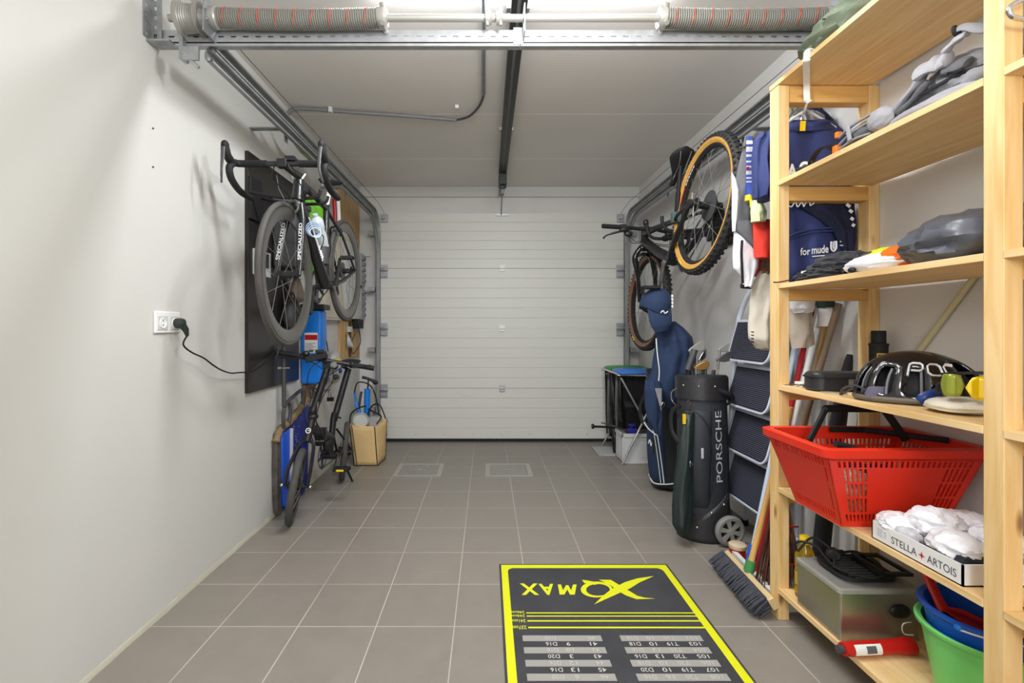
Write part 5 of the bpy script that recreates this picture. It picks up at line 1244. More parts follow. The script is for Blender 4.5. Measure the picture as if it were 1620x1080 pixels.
# jacket over its clubs, cap on top
t = thing('jacket', (1.27, 3.3, .5), 'navy rain jacket with white piping draped over the clubs of the smaller golf bag', 'jacket')
YJ = 3.15
rows = [(P(1048, 510, YJ + .05), P(1068, 508, YJ + .05), .03), (P(1040, 520, YJ + .03), P(1080, 518, YJ + .03), .06), (P(1037, 535, YJ), P(1094, 533, YJ), .085), (P(1034, 560, YJ), P(1100, 556, YJ), .095), (P(1030, 585, YJ), P(1099, 585, YJ), .095), (P(1021, 612, YJ), P(1094, 620, YJ), .09), (P(1040, 625, YJ), P(1090, 645, YJ), .075), (P(1050, 640, YJ), P(1084, 662, YJ), .03)]
drape(rows, 3.2, .014, 5, k=5).build('body', 'navy', t)
rows = [(P(1021, 600, YJ - .07), P(1048, 606, YJ - .07), .02), (P(1019, 615, YJ - .07), P(1049, 618, YJ - .07), .035), (P(1020, 640, YJ - .06), P(1050, 640, YJ - .06), .035), (P(1024, 665, YJ - .06), P(1049, 668, YJ - .06), .03), (P(1037, 686, YJ - .06), P(1044, 688, YJ - .06), .01)]
drape(rows, 1.5, .008, 9, k=5).build('sleeve', 'navy', t)
MB().tube(smoothpts([P(1038, 535, YJ - .105), P(1040, 560, YJ - .115), P(1043, 585, YJ - .115), P(1042, 602, YJ - .11)]), .0035, 6).tube(smoothpts([P(1019, 668, YJ - .09), P(1026, 678, YJ - .09), P(1038, 688, YJ - .08)]), .004, 6).build('piping', 'white', t)
rows = [(P(1036, 614, YJ - .112), P(1047, 614, YJ - .112), .004), (P(1041, 632, YJ - .11), P(1047, 636, YJ - .11), .004), (P(1045, 648, YJ - .105), P(1047, 650, YJ - .105), .003)]
drape(rows, 1, .002, 1).build('lining', 'gcl2', t)
MB().obox(P(1048, 640, YJ - .12), (.02, .015, .035), Matrix.Rotation(R(25), 3, 'Y')).build('toggle', 'chrome', t, bevel=.004)
t = thing('cap', (1.15, 3.22, 1.18), 'navy baseball cap hooked on top of the navy jacket', 'cap')
cc = P(1037, 482, 3.10); rt = Matrix.Rotation(R(28), 3, 'Y')
def capf(d, q_):
    if d.z < -.55: q_ = V((q_.x * .9, q_.y * .9, -.55 * .085))
    return q_
MB().ell(cc, (.098, .105, .112), rt, 28, 18, capf).build('crown', 'navy', t)
YC = 3.10
drape([(P(1024, 488, YC - .06), P(1060, 478, YC - .06), .02), (P(1027, 508, YC - .075), P(1063, 500, YC - .075), .018), (P(1031, 518, YC - .075), P(1063, 511, YC - .075), .018), (P(1037, 526, YC - .07), P(1057, 522, YC - .07), .010)], 1, .001, 2).build('brim', 'navy', t)
MB().ell(cc + rt @ V((0, 0, .112)), (.008, .008, .004), n=10, m=6).build('button', 'navy', t)
MB().tube(smoothpts([cc + V((-.004, -.103, -.055)), cc + V((.012, -.103, -.042)), cc + V((.024, -.100, -.058)), cc + V((.044, -.094, -.046))]), .0035, 6).build('embroidery', 'logow', t)
b = MB();
for i in range(4): b.box(cc + V((.078, -.068, .045 - i * .022)), cc + V((.088, -.060, .062 - i * .022)))
b.build('side_print', 'logow', t)
for i, (g_, h_) in enumerate((((1.25, 3.45, .1), (1.215, 3.36, 1.10)), ((1.31, 3.47, .1), (1.30, 3.40, 1.06)))):
    club('clubs in the smaller golf bag', ['golf club under the navy jacket in the smaller golf bag, left one', 'golf club under the navy jacket in the smaller golf bag, right one'][i], g_, h_, (1, 0, .1))

# ------------------------------------------------------------------ step ladder folded against the wall
sl = thing('step_ladder', (1.42, 2.55, 0), 'white step ladder with four ribbed black steps against the right wall', 'step ladder')
b = MB()
yl, yr = 2.76, 2.30
b.tube(smoothpts([V((1.36, yl, .02)), V((1.40, yl, .6)), V((1.435, yl - .0, 1.10)), V((1.455, yl - .02, 1.25)), V((1.47, yl - .10, 1.36)), V((1.475, 2.60, 1.42)), V((1.475, 2.46, 1.42)), V((1.47, yr + .10, 1.36)), V((1.455, yr + .02, 1.25)), V((1.435, yr, 1.10)), V((1.40, yr, .6)), V((1.36, yr, .02))]), .0145, 10)
b.build('front_frame', 'ladder', sl)
b = MB()
for y in (yl + .02, yr + .02): b.tube([V((1.49, y, .02)), V((1.50, y, .7)), V((1.49, y, 1.15))], .011, 10)
b.cyl((1.49, yl, .12), (1.49, yr, .12), .009, 10); b.cyl((1.5, yl, .55), (1.5, yr, .55), .009, 10); b.build('rear_frame', 'ladder', sl)
for k in range(4):
    zt = 1.185 - .247 * k; zb = zt - .225; xt, xb = 1.435 - .006 * k, 1.372 - .006 * k
    y0, y1 = yr + .03, yl - .03; nr = V((-(zt - zb), 0, -(xt - xb))).normalized()
    # frame tray with rounded lower corners
    def sp(u, v, off=0): return V((lerp(xt, xb, v), lerp(y1, y0, u), lerp(zt, zb, v))) + nr * off
    def outline(ins, off):
        pts = [sp(ins, ins * 1.6, off), sp(1 - ins, ins * 1.6, off)]
        for c, s in (((1 - .14, 1 - .24), 0), ((.14, 1 - .24), 1)):
            for q_ in range(6):
                a = PI / 2 * (q_ / 5) + s * PI / 2; pts.append(sp(c[0] + (.14 - ins) * math.cos(a), c[1] + (.24 - ins * 1.6) * math.sin(a), off))
        return pts
    MB().rings([outline(0, .0), outline(0, .016), outline(.012, .018), outline(.028, .018), outline(.032, .010)]).build('step_tray', 'ladder', sl)
    st = MB(); st.rings([outline(.032, .010), outline(.034, .017)]); 
    tr_ = st.build('tread', 'grip', sl)
    b = MB()
    for i in range(20):
        v = .10 + .84 * i / 20; e = .045 if v < .76 else .045 + .10 * ((v - .76) / .2) ** 2
        b.tube([sp(e, v, .0175), sp(1 - e, v, .0175)], .0022, 4)
    b.build('rib', mat('rib_grey%d' % k, S(84, 86, 100), .5), tr_)
    for y in (yl, yr): MB().cyl((xb + .02, y - .012, zb + .04), (xb + .02, y + .012, zb + .04), .012, 12).build('pivot', 'alu', sl)
b = MB()
for y in (yl, yr):
    for x in (1.36, 1.49): b.cyl((x, y + (.02 if x > 1.4 else 0), 0), (x, y + (.02 if x > 1.4 else 0), .03), .019, 12)
b.build('foot', 'black', sl)
# ------------------------------------------------------------------ wooden shelving
XS, XB2 = 1.135, 1.53
sh = thing('wooden_shelving', (1.33, 1.2, 0), 'tall pine shelving unit with six boards along the right wall', 'shelving')
for y0, y1 in ((1.873, 1.930), (1.055, 1.0995), (.24, .285)):
    zt = 2.085
    MB().box((XS, y0, 0), (XS + .042, y1, zt if y0 > 1.2 else 2.5)).build('post', 'pine', sh, bevel=.0015)
    MB().box((XB2 - .042, y0, 0), (XB2 - .001, y1, zt if y0 > 1.2 else 2.5)).build('post', 'pine', sh, bevel=.0015)
    for zz, hh in ((2.085, .065), (1.691, .055), (1.291, .045), (.897, .04), (.50, .045), (.106, .045)):
        MB().box((XS + .042, y0 + .004, zz - hh), (XB2 - .042, y1 - .004, zz)).build('rail', 'pinex', sh, bevel=.0015)
BZ = [2.105, 1.711, 1.310, .915, .518, .124]
for z in BZ:
    top = z == BZ[0]
    MB().box((XS - .002, 1.0995 if not top else 1.10, z - .018), (1.505, 1.930 if top else 1.873, z)).build('board', 'piney', sh, bevel=.001)
    if not top: MB().box((XS - .002, .285, z - .018), (1.505, 1.055, z)).build('board', 'piney', sh, bevel=.001)

Yc = 1.97
# ------------------------------------------------------------------ garments hanging past the far end
def garment(name, lab, cat, rows, m, folds, amp, seed, k=5, part='body', grp='clothes hanging behind the far end of the shelving'):
    ps = [r[0] for r in rows] + [r[1] for r in rows]; c = sum(ps, V((0, 0, 0))) / len(ps)
    t = thing(name, c, lab, cat, grp); drape(rows, folds, amp, seed, k=k).build(part, m, t); return t
# hanger with white strap
t = thing('clothes_hanger', P(1275, 180, 2.0), 'white clothes hanger with a white strap looped over the top shelf board', 'hanger')
ribbon([V((1.150, 1.68, 2.110)), V((1.128, 1.69, 2.108)), V((1.127, 1.695, 2.086)), V((1.136, 1.712, 2.080)), V((1.189, 1.79, 2.079)), V((1.236, 1.86, 2.078)), V((1.240, 1.866, 2.05)), V((1.243, 1.867, 2.016))], .022, .003, (1, -.3, 0)).build('strap', 'white', t)
MB().tube([(1.228, 1.862, 2.022), (1.243, 1.866, 2.012), (1.258, 1.866, 2.022)], .004, 6).tube(smoothpts([(1.243, 1.867, 2.014), (1.26, 1.91, 2.0), (1.285, 1.96, 2.01), (1.305, 1.985, 2.02), (1.315, 1.985, 2.0), (1.305, 1.985, 1.985)]), .004, 6).tube(smoothpts([P(1276, 174, 1.985), P(1254, 188, 1.98), P(1236, 202, 1.98)]), .005, 6).tube(smoothpts([P(1276, 174, 1.985), P(1300, 188, 1.98), P(1322, 202, 1.98)]), .005, 6).build('frame', 'white', t)
# jersey
Y = 2.0
jr = garment('cycling_jersey', 'blue cycling jersey with a yellow collar stripe behind the far shelving post', 'jersey',
    [(P(1236, 193, Y), P(1322, 192, Y), .02), (P(1225, 205, Y), P(1335, 205, Y), .045), (P(1216, 222, Y), P(1344, 222, Y), .05), (P(1218, 260, Y), P(1346, 260, Y), .05), (P(1220, 320, Y), P(1345, 320, Y), .05), (P(1222, 372, Y), P(1346, 372, Y), .05), (P(1222, 432, Y), P(1343, 434, Y), .05), (P(1224, 450, Y), P(1340, 450, Y), .03)], 'navyb', 2.6, .010, 3)
rows = [(P(1200, 212, Y), P(1224, 208, Y), .02), (P(1192, 222, Y), P(1224, 222, Y), .04), (P(1190, 250, Y), P(1222, 250, Y), .045), (P(1191, 290, Y), P(1221, 290, Y), .045), (P(1193, 312, Y), P(1222, 318, Y), .04)]
drape(rows, 2.2, .016, 6).build('sleeve', 'navyb', jr)
def front(px, py, off=.062): return P(px, py, Y - off)
b = MB().rings([[front(1266, 191, .07), front(1275, 191, .07), front(1275, 191, .064), front(1266, 191, .064)], [front(1265, 207, .08), front(1274, 207, .08), front(1274, 207, .074), front(1265, 207, .074)]]); b.build('collar_stripe', 'yel', jr, smooth=False)
b = MB(); cr = [front(1246, 194, .045), front(1262, 194, .05), front(1280, 194, .05), front(1312, 192, .045)]; cr2 = [front(1242, 206, .062), front(1260, 207, .066), front(1284, 207, .066), front(1318, 204, .055)]
b.add(cr + cr2, [(i, i + 1, i + 5, i + 4) for i in range(3)]).build('collar', 'navyb', jr, solid=.004)
text('lettering', 'A', front(1245, 281, .09), (1, 0, 0), (0, 0, 1), .042, .055, 'logow', jr, N=(0, -1, 0), weight=.04); text('lettering', 'C', front(1264, 277, .09), (1, 0, 0), (0, 0, 1), .040, .055, 'logow', jr, N=(0, -1, 0), weight=.04)
o = front(1266, 403); text('lettering', 'for', front(1266, 404), (1, 0, .07), (0, 0, 1), .040, .030, 'logow', jr, N=(0, -1, 0), weight=.012)
text('lettering', 'mude', front(1284, 402), (1, 0, .09), (0, 0, 1), .068, .032, 'logow', jr, N=(0, -1, 0), weight=.018)
b = MB(); p = front(1284, 405); b.obox(p + V((.034, -.002, .001)), (.066, .001, .004), Matrix.Rotation(R(-5), 3, 'Y')).build('underline', 'logow', jr)
b = MB().tube(smoothpts([front(1315, 382), front(1315, 393), front(1319, 397), front(1323, 392), front(1323, 381)]), .0032, 6).tube(smoothpts([front(1318, 382), front(1318, 391), front(1320, 393), front(1320.5, 381)]), .0018, 6); b.build('logo_mark', 'logow', jr)
for i in range(2): MB().obox(front(1333, 382 + i * 6), (.022, .001, .005)).build('small_print', 'logo', jr)
# waistband gathers
b = MB().tube(smoothpts([front(1246, 376), front(1262, 368), front(1290, 362), front(1318, 360), front(1338, 356)]), .004, 6).tube(smoothpts([front(1246, 381), front(1262, 373), front(1290, 367), front(1318, 365)]), .003, 6); b.build('seam', 'navyb', jr)
# second darker jersey hanging lower / behind with white script
Y2 = 1.985
t = garment('cycling_jersey', 'dark navy jersey with white script folded behind the blue jersey under the second board', 'jersey',
    [(P(1244, 316, Y2 - .045), P(1350, 316, Y2 - .045), .01), (P(1258, 322, Y2 - .045), P(1353, 322, Y2 - .045), .02), (P(1285, 340, Y2 - .045), P(1354, 340, Y2 - .045), .02), (P(1318, 365, Y2 - .045), P(1355, 365, Y2 - .045), .02), (P(1336, 400, Y2 - .04), P(1352, 400, Y2 - .04), .01)], 'navyd', 2, .006, 8)
b = MB(); f2 = lambda x, y: P(x, y, Y2 - .078)
b.tube(smoothpts([f2(1246, 323), f2(1252, 327), f2(1258, 319), f2(1262, 327), f2(1268, 320), f2(1272, 327)]), .0028, 5).tube(smoothpts([f2(1272, 326), f2(1277, 318), f2(1281, 320), f2(1282, 325), f2(1288, 321)]), .0022, 5)
for k, (x, y) in enumerate(((1342, 325), (1346, 334), (1348, 346), (1350, 356))): b.obox(f2(x, y), (.018 - .002 * k, .002, .012), Matrix.Rotation(R(35), 3, 'Y'))
b.build('lettering', 'logow', t)
# back garments
garment('vest', 'dark garment with a pale pinstriped collar hanging just behind the blue cycling jersey', 'vest', [(P(1262, 178, 2.07), P(1292, 176, 2.085), .015), (P(1250, 186, 2.085), P(1303, 184, 2.085), .03), (P(1245, 205, 2.085), P(1310, 205, 2.085), .03), (P(1245, 300, 2.085), P(1330, 300, 2.085), .02)], 'silver', 3, .006, 2)
garment('vest', 'black garment tucked on the hanger between the white hanger and the red one', 'vest', [(P(1278, 170, 2.12), P(1292, 168, 2.12), .012), (P(1276, 180, 2.12), P(1310, 182, 2.12), .03), (P(1290, 205, 2.12), P(1330, 205, 2.12), .03), (P(1290, 300, 2.12), P(1330, 300, 2.12), .02)], 'navyd', 2, .006, 5)
garment('jacket', 'sage green jacket shoulder hanging behind the blue cycling jersey on the right', 'jacket', [(P(1298, 172, 2.2), P(1315, 174, 2.2), .02), (P(1292, 186, 2.2), P(1340, 190, 2.2), .04), (P(1292, 215, 2.2), P(1356, 215, 2.2), .04), (P(1292, 420, 2.2), P(1360, 420, 2.2), .04)], 'sage', 2, .008, 1)
garment('jacket', 'bright red jacket shoulder hanging furthest back against the right wall', 'jacket', [(P(1300, 168, 2.27), P(1318, 172, 2.27), .015), (P(1296, 178, 2.27), P(1338, 186, 2.27), .03), (P(1298, 200, 2.27), P(1350, 204, 2.27), .03), (P(1298, 300, 2.27), P(1352, 300, 2.27), .03)], 'dredcl', 2, .006, 7)
garment('jacket', 'sage canvas lapel sticking up left of the white hanger', 'jacket', [(P(1244, 168, 2.16), P(1254, 172, 2.16), .01), (P(1243, 178, 2.16), P(1262, 182, 2.16), .02), (P(1243, 200, 2.16), P(1262, 200, 2.16), .02), (P(1243, 260, 2.16), P(1262, 260, 2.16), .02)], 'sage', 2, .006, 4)
# long grey / white jacket left of the post
Y3 = 2.20
gj = garment('jacket', 'long charcoal and white jacket hanging at the left of the far shelving post', 'jacket', [(P(1178, 215, Y3), P(1184, 214, Y3), .01), (P(1175, 235, Y3), P(1196, 232, Y3), .02), (P(1168, 262, Y3), P(1196, 262, Y3), .035), (P(1162, 300, Y3), P(1198, 300, Y3), .04), (P(1162, 340, Y3), P(1196, 340, Y3), .04), (P(1163, 365, Y3), P(1194, 370, Y3), .035)], 'gcl', 1.4, .008, 2)
rows = [(P(1157, 272, Y3 - .045), P(1165, 285, Y3 - .045), .004), (P(1158, 300, Y3 - .045), P(1169, 302, Y3 - .045), .012), (P(1158, 340, Y3 - .045), P(1166, 345, Y3 - .045), .012), (P(1159, 366, Y3 - .045), P(1163, 366, Y3 - .045), .01)]
drape(rows, 1, .003, 2).build('white_panel', 'wcl', gj)
rows = [(P(1161, 362, Y3 - .03), P(1180, 372, Y3 - .03), .02), (P(1160, 385, Y3 - .03), P(1194, 392, Y3 - .03), .03), (P(1159, 405, Y3 - .03), P(1200, 410, Y3 - .03), .03), (P(1160, 424, Y3 - .03), P(1198, 424, Y3 - .03), .03), (P(1174, 440, Y3 - .03), P(1190, 442, Y3 - .03), .025), (P(1173, 453, Y3 - .03), P(1188, 455, Y3 - .03), .02)]
drape(rows, 1.2, .006, 5).build('white_sleeve', 'wcl', gj)
MB().tube(smoothpts([P(1174, 380, Y3 - .065), P(1173, 400, Y3 - .068), P(1174, 425, Y3 - .065), P(1175, 448, Y3 - .055)]), .006, 8, flat=.5).tube([P(1173, 452, Y3 - .03), P(1188, 453, Y3 - .03)], .012, 10).build('dark_trim', 'blackm', gj)
rows = [(P(1178, 360, Y3 - .075), P(1186, 352, Y3 - .075), .01), (P(1168, 330, Y3 - .07), P(1198, 330, Y3 - .07), .012)]
# diagonal charcoal flap over the white sleeve
rows = [(P(1163, 350, Y3 - .05), P(1194, 350, Y3 - .05), .02), (P(1164, 365, Y3 - .05), P(1196, 372, Y3 - .05), .022), (P(1174, 376, Y3 - .05), P(1199, 398, Y3 - .05), .018), (P(1190, 392, Y3 - .05), P(1199, 404, Y3 - .05), .006)]
drape(rows, 1, .004, 3).build('charcoal_flap', 'gcl', gj)
# striped blue sleeve with yellow cuff
Y4 = 2.13
st = garment('cycling_jersey', 'blue jersey with white block print on its sleeve and a yellow cuff', 'jersey', [(P(1182, 216, Y4), P(1192, 218, Y4), .012), (P(1181, 240, Y4), P(1196, 240, Y4), .02), (P(1181, 290, Y4), P(1193, 290, Y4), .022), (P(1180, 308, Y4), P(1192, 312, Y4), .022)], 'royal', 1, .004, 2)
b = MB()
for k, (y, h) in enumerate(((222, 6), (232, 8), (244, 4), (254, 3), (262, 3), (270, 6), (280, 2.5), (286, 2.5))): p0, p1 = P(1181.5, y, Y4 - .028), P(1190.5, y + h, Y4 - .026); b.box((p0.x, p0.y, p0.z), (p1.x, p1.y + .002, p1.z))
b.build('block_print', 'logow', st); MB().obox(P(1183, 266, Y4 - .03), (.01, .003, .012)).build('red_print', 'redd', st)
MB().tube([P(1186, 309, Y4), P(1185.5, 318, Y4)], [.018, .019], 14).build('cuff', 'yel', st)
garment('shirt', 'pale green shirt hem hanging below the blue jersey left of the shelving post', 'shirt', [(P(1190, 318, 2.085), P(1205, 316, 2.085), .015), (P(1188, 335, 2.085), P(1212, 335, 2.085), .035), (P(1189, 352, 2.085), P(1211, 350, 2.085), .03)], 'pgreen', 1.5, .006, 3)
garment('vest', 'small fluorescent yellow garment edge under the striped sleeve', 'vest', [(P(1186, 316, 2.11), P(1196, 318, 2.11), .01), (P(1187, 326, 2.11), P(1196, 326, 2.11), .015), (P(1189, 333, 2.11), P(1194, 333, 2.11), .008)], 'fluo', 1, .003, 3)
garment('shorts', 'orange red shorts hanging left of the shelving post', 'shorts', [(P(1191, 348, 2.12), P(1222, 348, 2.12), .02), (P(1192, 380, 2.12), P(1226, 380, 2.12), .03), (P(1194, 408, 2.12), P(1226, 408, 2.12), .03)], 'redcl', 1.5, .004, 2)
garment('shorts', 'dark red garment showing under the charcoal and white jacket', 'shorts', [(P(1168, 395, 2.27), P(1212, 395, 2.27), .02), (P(1166, 420, 2.27), P(1210, 425, 2.27), .03), (P(1172, 430, 2.27), P(1206, 440, 2.27), .02)], 'dredcl', 2, .005, 9)
garment('trousers', 'patterned brown garment hem between the red shorts and the shelving post', 'trousers', [(P(1205, 405, 2.18), P(1228, 405, 2.18), .02), (P(1203, 425, 2.18), P(1228, 425, 2.18), .02), (P(1206, 438, 2.18), P(1222, 440, 2.18), .01)], mat('pattern_cloth', S(122, 92, 72), .8, var=.5, vscale=60), 1, .004, 3)
bc = garment('coat', 'long cream coat hanging below the red shorts in front of the step ladder', 'coat', [(P(1202, 428, 2.2), P(1226, 428, 2.2), .03), (P(1192, 445, 2.2), P(1230, 445, 2.2), .045), (P(1186, 480, 2.2), P(1230, 480, 2.2), .05), (P(1184, 510, 2.2), P(1226, 510, 2.2), .05), (P(1185, 535, 2.2), P(1222, 540, 2.2), .05), (P(1198, 550, 2.2), P(1218, 554, 2.2), .04)], 'beige', 2, .010, 6)
b = MB()
for k in range(4): b.obox(P(1190.5, 525 + k * 5.2, 2.145), (.012, .003, .005), Matrix.Rotation(R(12), 3, 'Y'))
b.build('eyelet', 'blackm', bc)
t = garment('coat_sleeve', 'beige coat sleeve hanging behind the shelving between the far post and the broom handles', 'coat', [(P(1248, 478, 2.1), P(1288, 478, 2.1), .03), (P(1248, 500, 2.1), P(1284, 498, 2.1), .04), (P(1250, 530, 2.1), P(1286, 525, 2.1), .04), (P(1254, 552, 2.1), P(1288, 545, 2.1), .035)], mat('taupe_cloth', S(178, 164, 150), .85, bump=.1, bscale=160), 1.5, .008, 8)
t = garment('coat_sleeve', 'white shirt cuff hanging just in front of the beige coat sleeve', 'shirt', [(P(1248, 476, 2.06), P(1290, 476, 2.06), .03), (P(1250, 488, 2.06), P(1288, 488, 2.06), .035), (P(1256, 496, 2.06), P(1286, 494, 2.06), .02)], 'wcl', 1.5, .006, 8)
t = garment('coat_sleeve', 'dark green sleeve with a wide white cuff behind the shelving beside the broom handles', 'coat', [(P(1293, 474, 2.085), P(1318, 474, 2.085), .04), (P(1295, 487, 2.085), P(1317, 486, 2.085), .04)], mat('bottle_green_cloth', S(36, 62, 52), .8), 1, .003, 2)
MB().lathe([(.030, 0), (.0315, .003), (.033, .075), (.026, .073), (.024, .003)], P(1307.5, 516, 2.085), (0, 0, 1), 24).build('cuff', 'wcl', t)
# rail the clothes hang on
t = thing('clothes_rail', (1.35, 2.2, 2.0), 'thin steel rail with wire hangers behind the far end of the shelving', 'hanger rail')
MB().cyl((1.33, 1.93, 2.06), (1.33, 2.40, 2.06), .008, 10).box((1.33, 2.38, 2.05), (1.53, 2.40, 2.07)).build('rail', 'steel', t)
for i, y in enumerate((2.04, 2.09, 2.14, 2.19, 2.25)):
    MB().tube(smoothpts([(1.30 + .01 * i, y, 2.055), (1.325, y, 2.075), (1.345, y, 2.06), (1.335, y, 2.03), (1.33, y, 2.0)]), .0025, 6).tube([(1.15, y, 1.96), (1.33, y, 2.0), (1.48, y, 1.96)], .004, 6).build('hanger', 'steel', t)

# ------------------------------------------------------------------ brooms and poles
def pole(name, lab, cat, a, b_, r, m, grp=None):
    return tag(MB().cyl(a, b_, r, 12).build(name, m), lab, cat, grp)
t = thing('push_broom', (1.11, 2.1, 0), 'wide push broom with dark bristles and a wooden handle lying beside the dart mat', 'broom')
blk0, blk1 = V((1.118, 1.985 - .11, .060)), V((1.145, 2.285, .058))
d_ = (blk1 - blk0).normalized(); s_ = V((-1, 0, 0)); rot = Matrix((V((.86, 0, .5)), d_, V((-.5, 0, .86)))).transposed()
MB().obox((blk0 + blk1) / 2, (.026, (blk1 - blk0).length, .05), rot).build('block', mat('broom_block_wood', S(214, 190, 140), .6), t, bevel=.004)
b = MB(); random.seed(4)
for i in range(60):
    for j in range(5):
        f = (i + random.random() * .6) / 60; p = lerp(blk0, blk1, f) + V((-.012 - .004 * j, 0, -.012 + .012 * j - .01)); p.z = max(p.z, .02)
        e = p + V((-.045 - .012 * random.random() - .003 * j, random.uniform(-.012, .012), 0)); e.z = .004 + .006 * j + .004 * random.random()
        b.tube([p, lerp(p, e, .6) + V((0, 0, .003)), e], [.0042, .0046, .0022], 5)
o = b.build('bristles', 'brist', t, smooth=False); o['kind'] = 'stuff'
bs = V((1.135, 2.085, .085)); bt = V((1.235, 2.03, .62))
MB().tube([bs, lerp(bs, bt, .09)], [.022, .018], 14).build('socket', mat('socket_green', S(70, 140, 78), .5), t)
MB().cyl(lerp(bs, bt, .05), bt + (bt - bs) * .35, .0125, 14).build('handle', 'handle', t)
t = thing('floor_squeegee', (1.19, 2.2, 0), 'white floor wiper with a blue socket and pale handle behind the push broom', 'squeegee')
MB().obox((1.199, 2.165, .030), (.022, .42, .035), rotz(-4)).build('blade', 'white', t, bevel=.004)
bs = P(1186, 895, 2.17); bt = P(1258, 545, 2.26)
MB().tube([bs, lerp(bs, bt, .09)], [.020, .020], 14).build('socket', mat('socket_blue', S(40, 100, 220), .5), t)
MB().cyl(lerp(bs, bt, .04), bt, .0115, 14).build('handle', mat('handle_pale_blue', S(206, 220, 240), .4), t)
t = thing('twig_broom', (1.30, 2.02, .05), 'reddish brown twig broom standing behind the far post of the shelving', 'broom')
b = MB(); random.seed(9)
for i in range(46):
    f = i / 45; x = lerp(-.085, .085, f); yy = random.uniform(-.03, .03)
    top = V((1.285 + x * .25, 2.10 + yy * .3, .42)); bot = V((1.255 + x * 1.25, 2.06 + yy, .012 + .02 * random.random()))
    b.tube([top, lerp(top, bot, .5) + V((random.uniform(-.004, .004), 0, 0)), bot], [.003, .0036, .0022], 5)
b.build('twigs', 'twig', t, smooth=False)
b = MB()
for z in (.30, .14): b.tube([(1.275 - .075 * (1 if z < .2 else .55), 2.04, z), (1.265, 2.02, z + .003), (1.275 + .075 * (1 if z < .2 else .6), 2.04, z - .005)], .004, 6)
b.build('binding', 'redd', t)
MB().cyl((1.285, 2.10, .40), P(1326, 480, 2.05), .015, 12).build('handle', 'handled', t)
pole('mop_handle', 'dark red pole leaning behind the far end of the shelving', 'pole', V((1.20, 2.16, .02)), P(1289, 470, 2.2), .011, 'dredcl', None)
a_ = P(1263, 599, 2.24)
pole('broom_handle', 'light brown flat handle leaning beside the dark red pole behind the shelving', 'pole', V((1.31, 2.20, .02)), P(1312, 490, 2.11), .013, 'handle')
pole('broom_handle', 'thick white pole leaning between the dark red pole and the brown handles', 'pole', V((1.26, 2.24, .02)), P(1302, 480, 2.14), .013, 'white')
t = thing('red_tin', (1.23, 2.42, 0), 'small red and beige round tin on the floor under the step ladder', 'tin')
p = PZ(1186, 880, .0); p = V((1.235, 2.37, 0))
MB().lathe([(.034, 0), (.036, .01), (.036, .05), (.034, .055)], p, (0, 0, 1), 24).build('body', 'redd', t); MB().lathe([(.040, .055), (.041, .06), (.041, .072), (.036, .076)], p, (0, 0, 1), 24).build('lid', mat('beige_lid', S(214, 190, 160), .6), t)
t = thing('diagonal_stick', (1.517, 1.7, .9), 'pale wooden stick leaning diagonally against the right wall behind the shelving', 'stick')
MB().cyl((1.517, 1.34, 1.495), (1.517, 1.85, .855), .0095, 12).build('stick', 'olive', t)
t = thing('ski_bag', (1.4, 2.1, 0), 'tall black tapered bag standing behind the far end of the shelving', 'bag')
MB().tube(smoothpts([V((1.36, 1.985, .01)), V((1.40, 1.98, .45)), V((1.45, 1.975, .80)), V((1.487, 1.97, 1.03))]), [.036] * 10 + [.036, .034, .032, .030, .027, .024, .021, .017, .012], 14, flat=.6).build('body', 'blk_cloth', t)

# ------------------------------------------------------------------ board 2 and above
t = thing('tent_bag', (1.25, 1.65, 2.105), 'rolled sage green canvas lying on top of the shelving', 'canvas')
b = blob((1.30, 1.62, 2.165), (.16, .26, .065), 3, .22, 1.6, zmin=2.106); b.build('canvas', 'sage', t)
drape([(P(1330, -2, 1.66), P(1372, -10, 1.50), .012), (P(1312, 16, 1.64), P(1352, 10, 1.52), .014), (P(1300, 32, 1.62), P(1320, 26, 1.58), .01)], 1.5, .006, 2).build('flap', 'sage', t)
Z1 = 1.7115
def cloth(name, lab, cat, c, rad, m, seed, amp=.22, fr=1.5, z=None, rz=0, grp=None, n=48, mm=28):
    z = Z1 if z is None else z
    o = blob(c, rad, seed, amp, fr, zmin=z, rot=rotz(rz), n=n, m=mm).build(name, m); return tag(o, lab, cat, grp)
G = 'folded clothing on the second board'
cloth('folded_jacket', 'mid grey folded jacket along the back of the second board', 'jacket', (1.39, 1.34, 1.745), (.09, .20, .05), 'gcl2', 1, .16, 1.1, grp=G)
cloth('folded_trousers', 'pale silver folded trousers along the near front edge of the second board', 'trousers', (1.172, 1.27, 1.722), (.030, .14, .022), 'silver', 2, .12, 1.1, grp=G)
cloth('folded_jacket', 'slate grey folded jacket on top of the pile next to the near post', 'jacket', (1.295, 1.145, 1.795), (.095, .05, .055), 'gcl', 3, .15, 1.1, grp=G)
cloth('folded_shirt', 'mid grey folded shirt under the slate grey jacket next to the near post', 'shirt', (1.235, 1.17, 1.745), (.07, .08, .035), 'gcl2', 8, .14, 1.1, grp=G)
cloth('folded_jacket', 'pale grey crumpled jacket under the padded straps on the second board', 'jacket', (1.262, 1.245, 1.785), (.082, .10, .062), 'gcl2', 18, .16, 1.1, grp=G)
cloth('folded_vest', 'dark grey vest under the middle of the padded straps on the second board', 'vest', (1.245, 1.35, 1.762), (.072, .085, .052), 'gcl', 19, .18, 1.1, grp=G)
t = thing('backpack', (1.22, 1.5, 1.711), 'flat grey backpack with an orange side on the second board', 'backpack')
blob((1.235, 1.495, 1.745), (.088, .10, .045), 6, .12, 1.2, zmin=Z1).build('body', 'gcl', t)
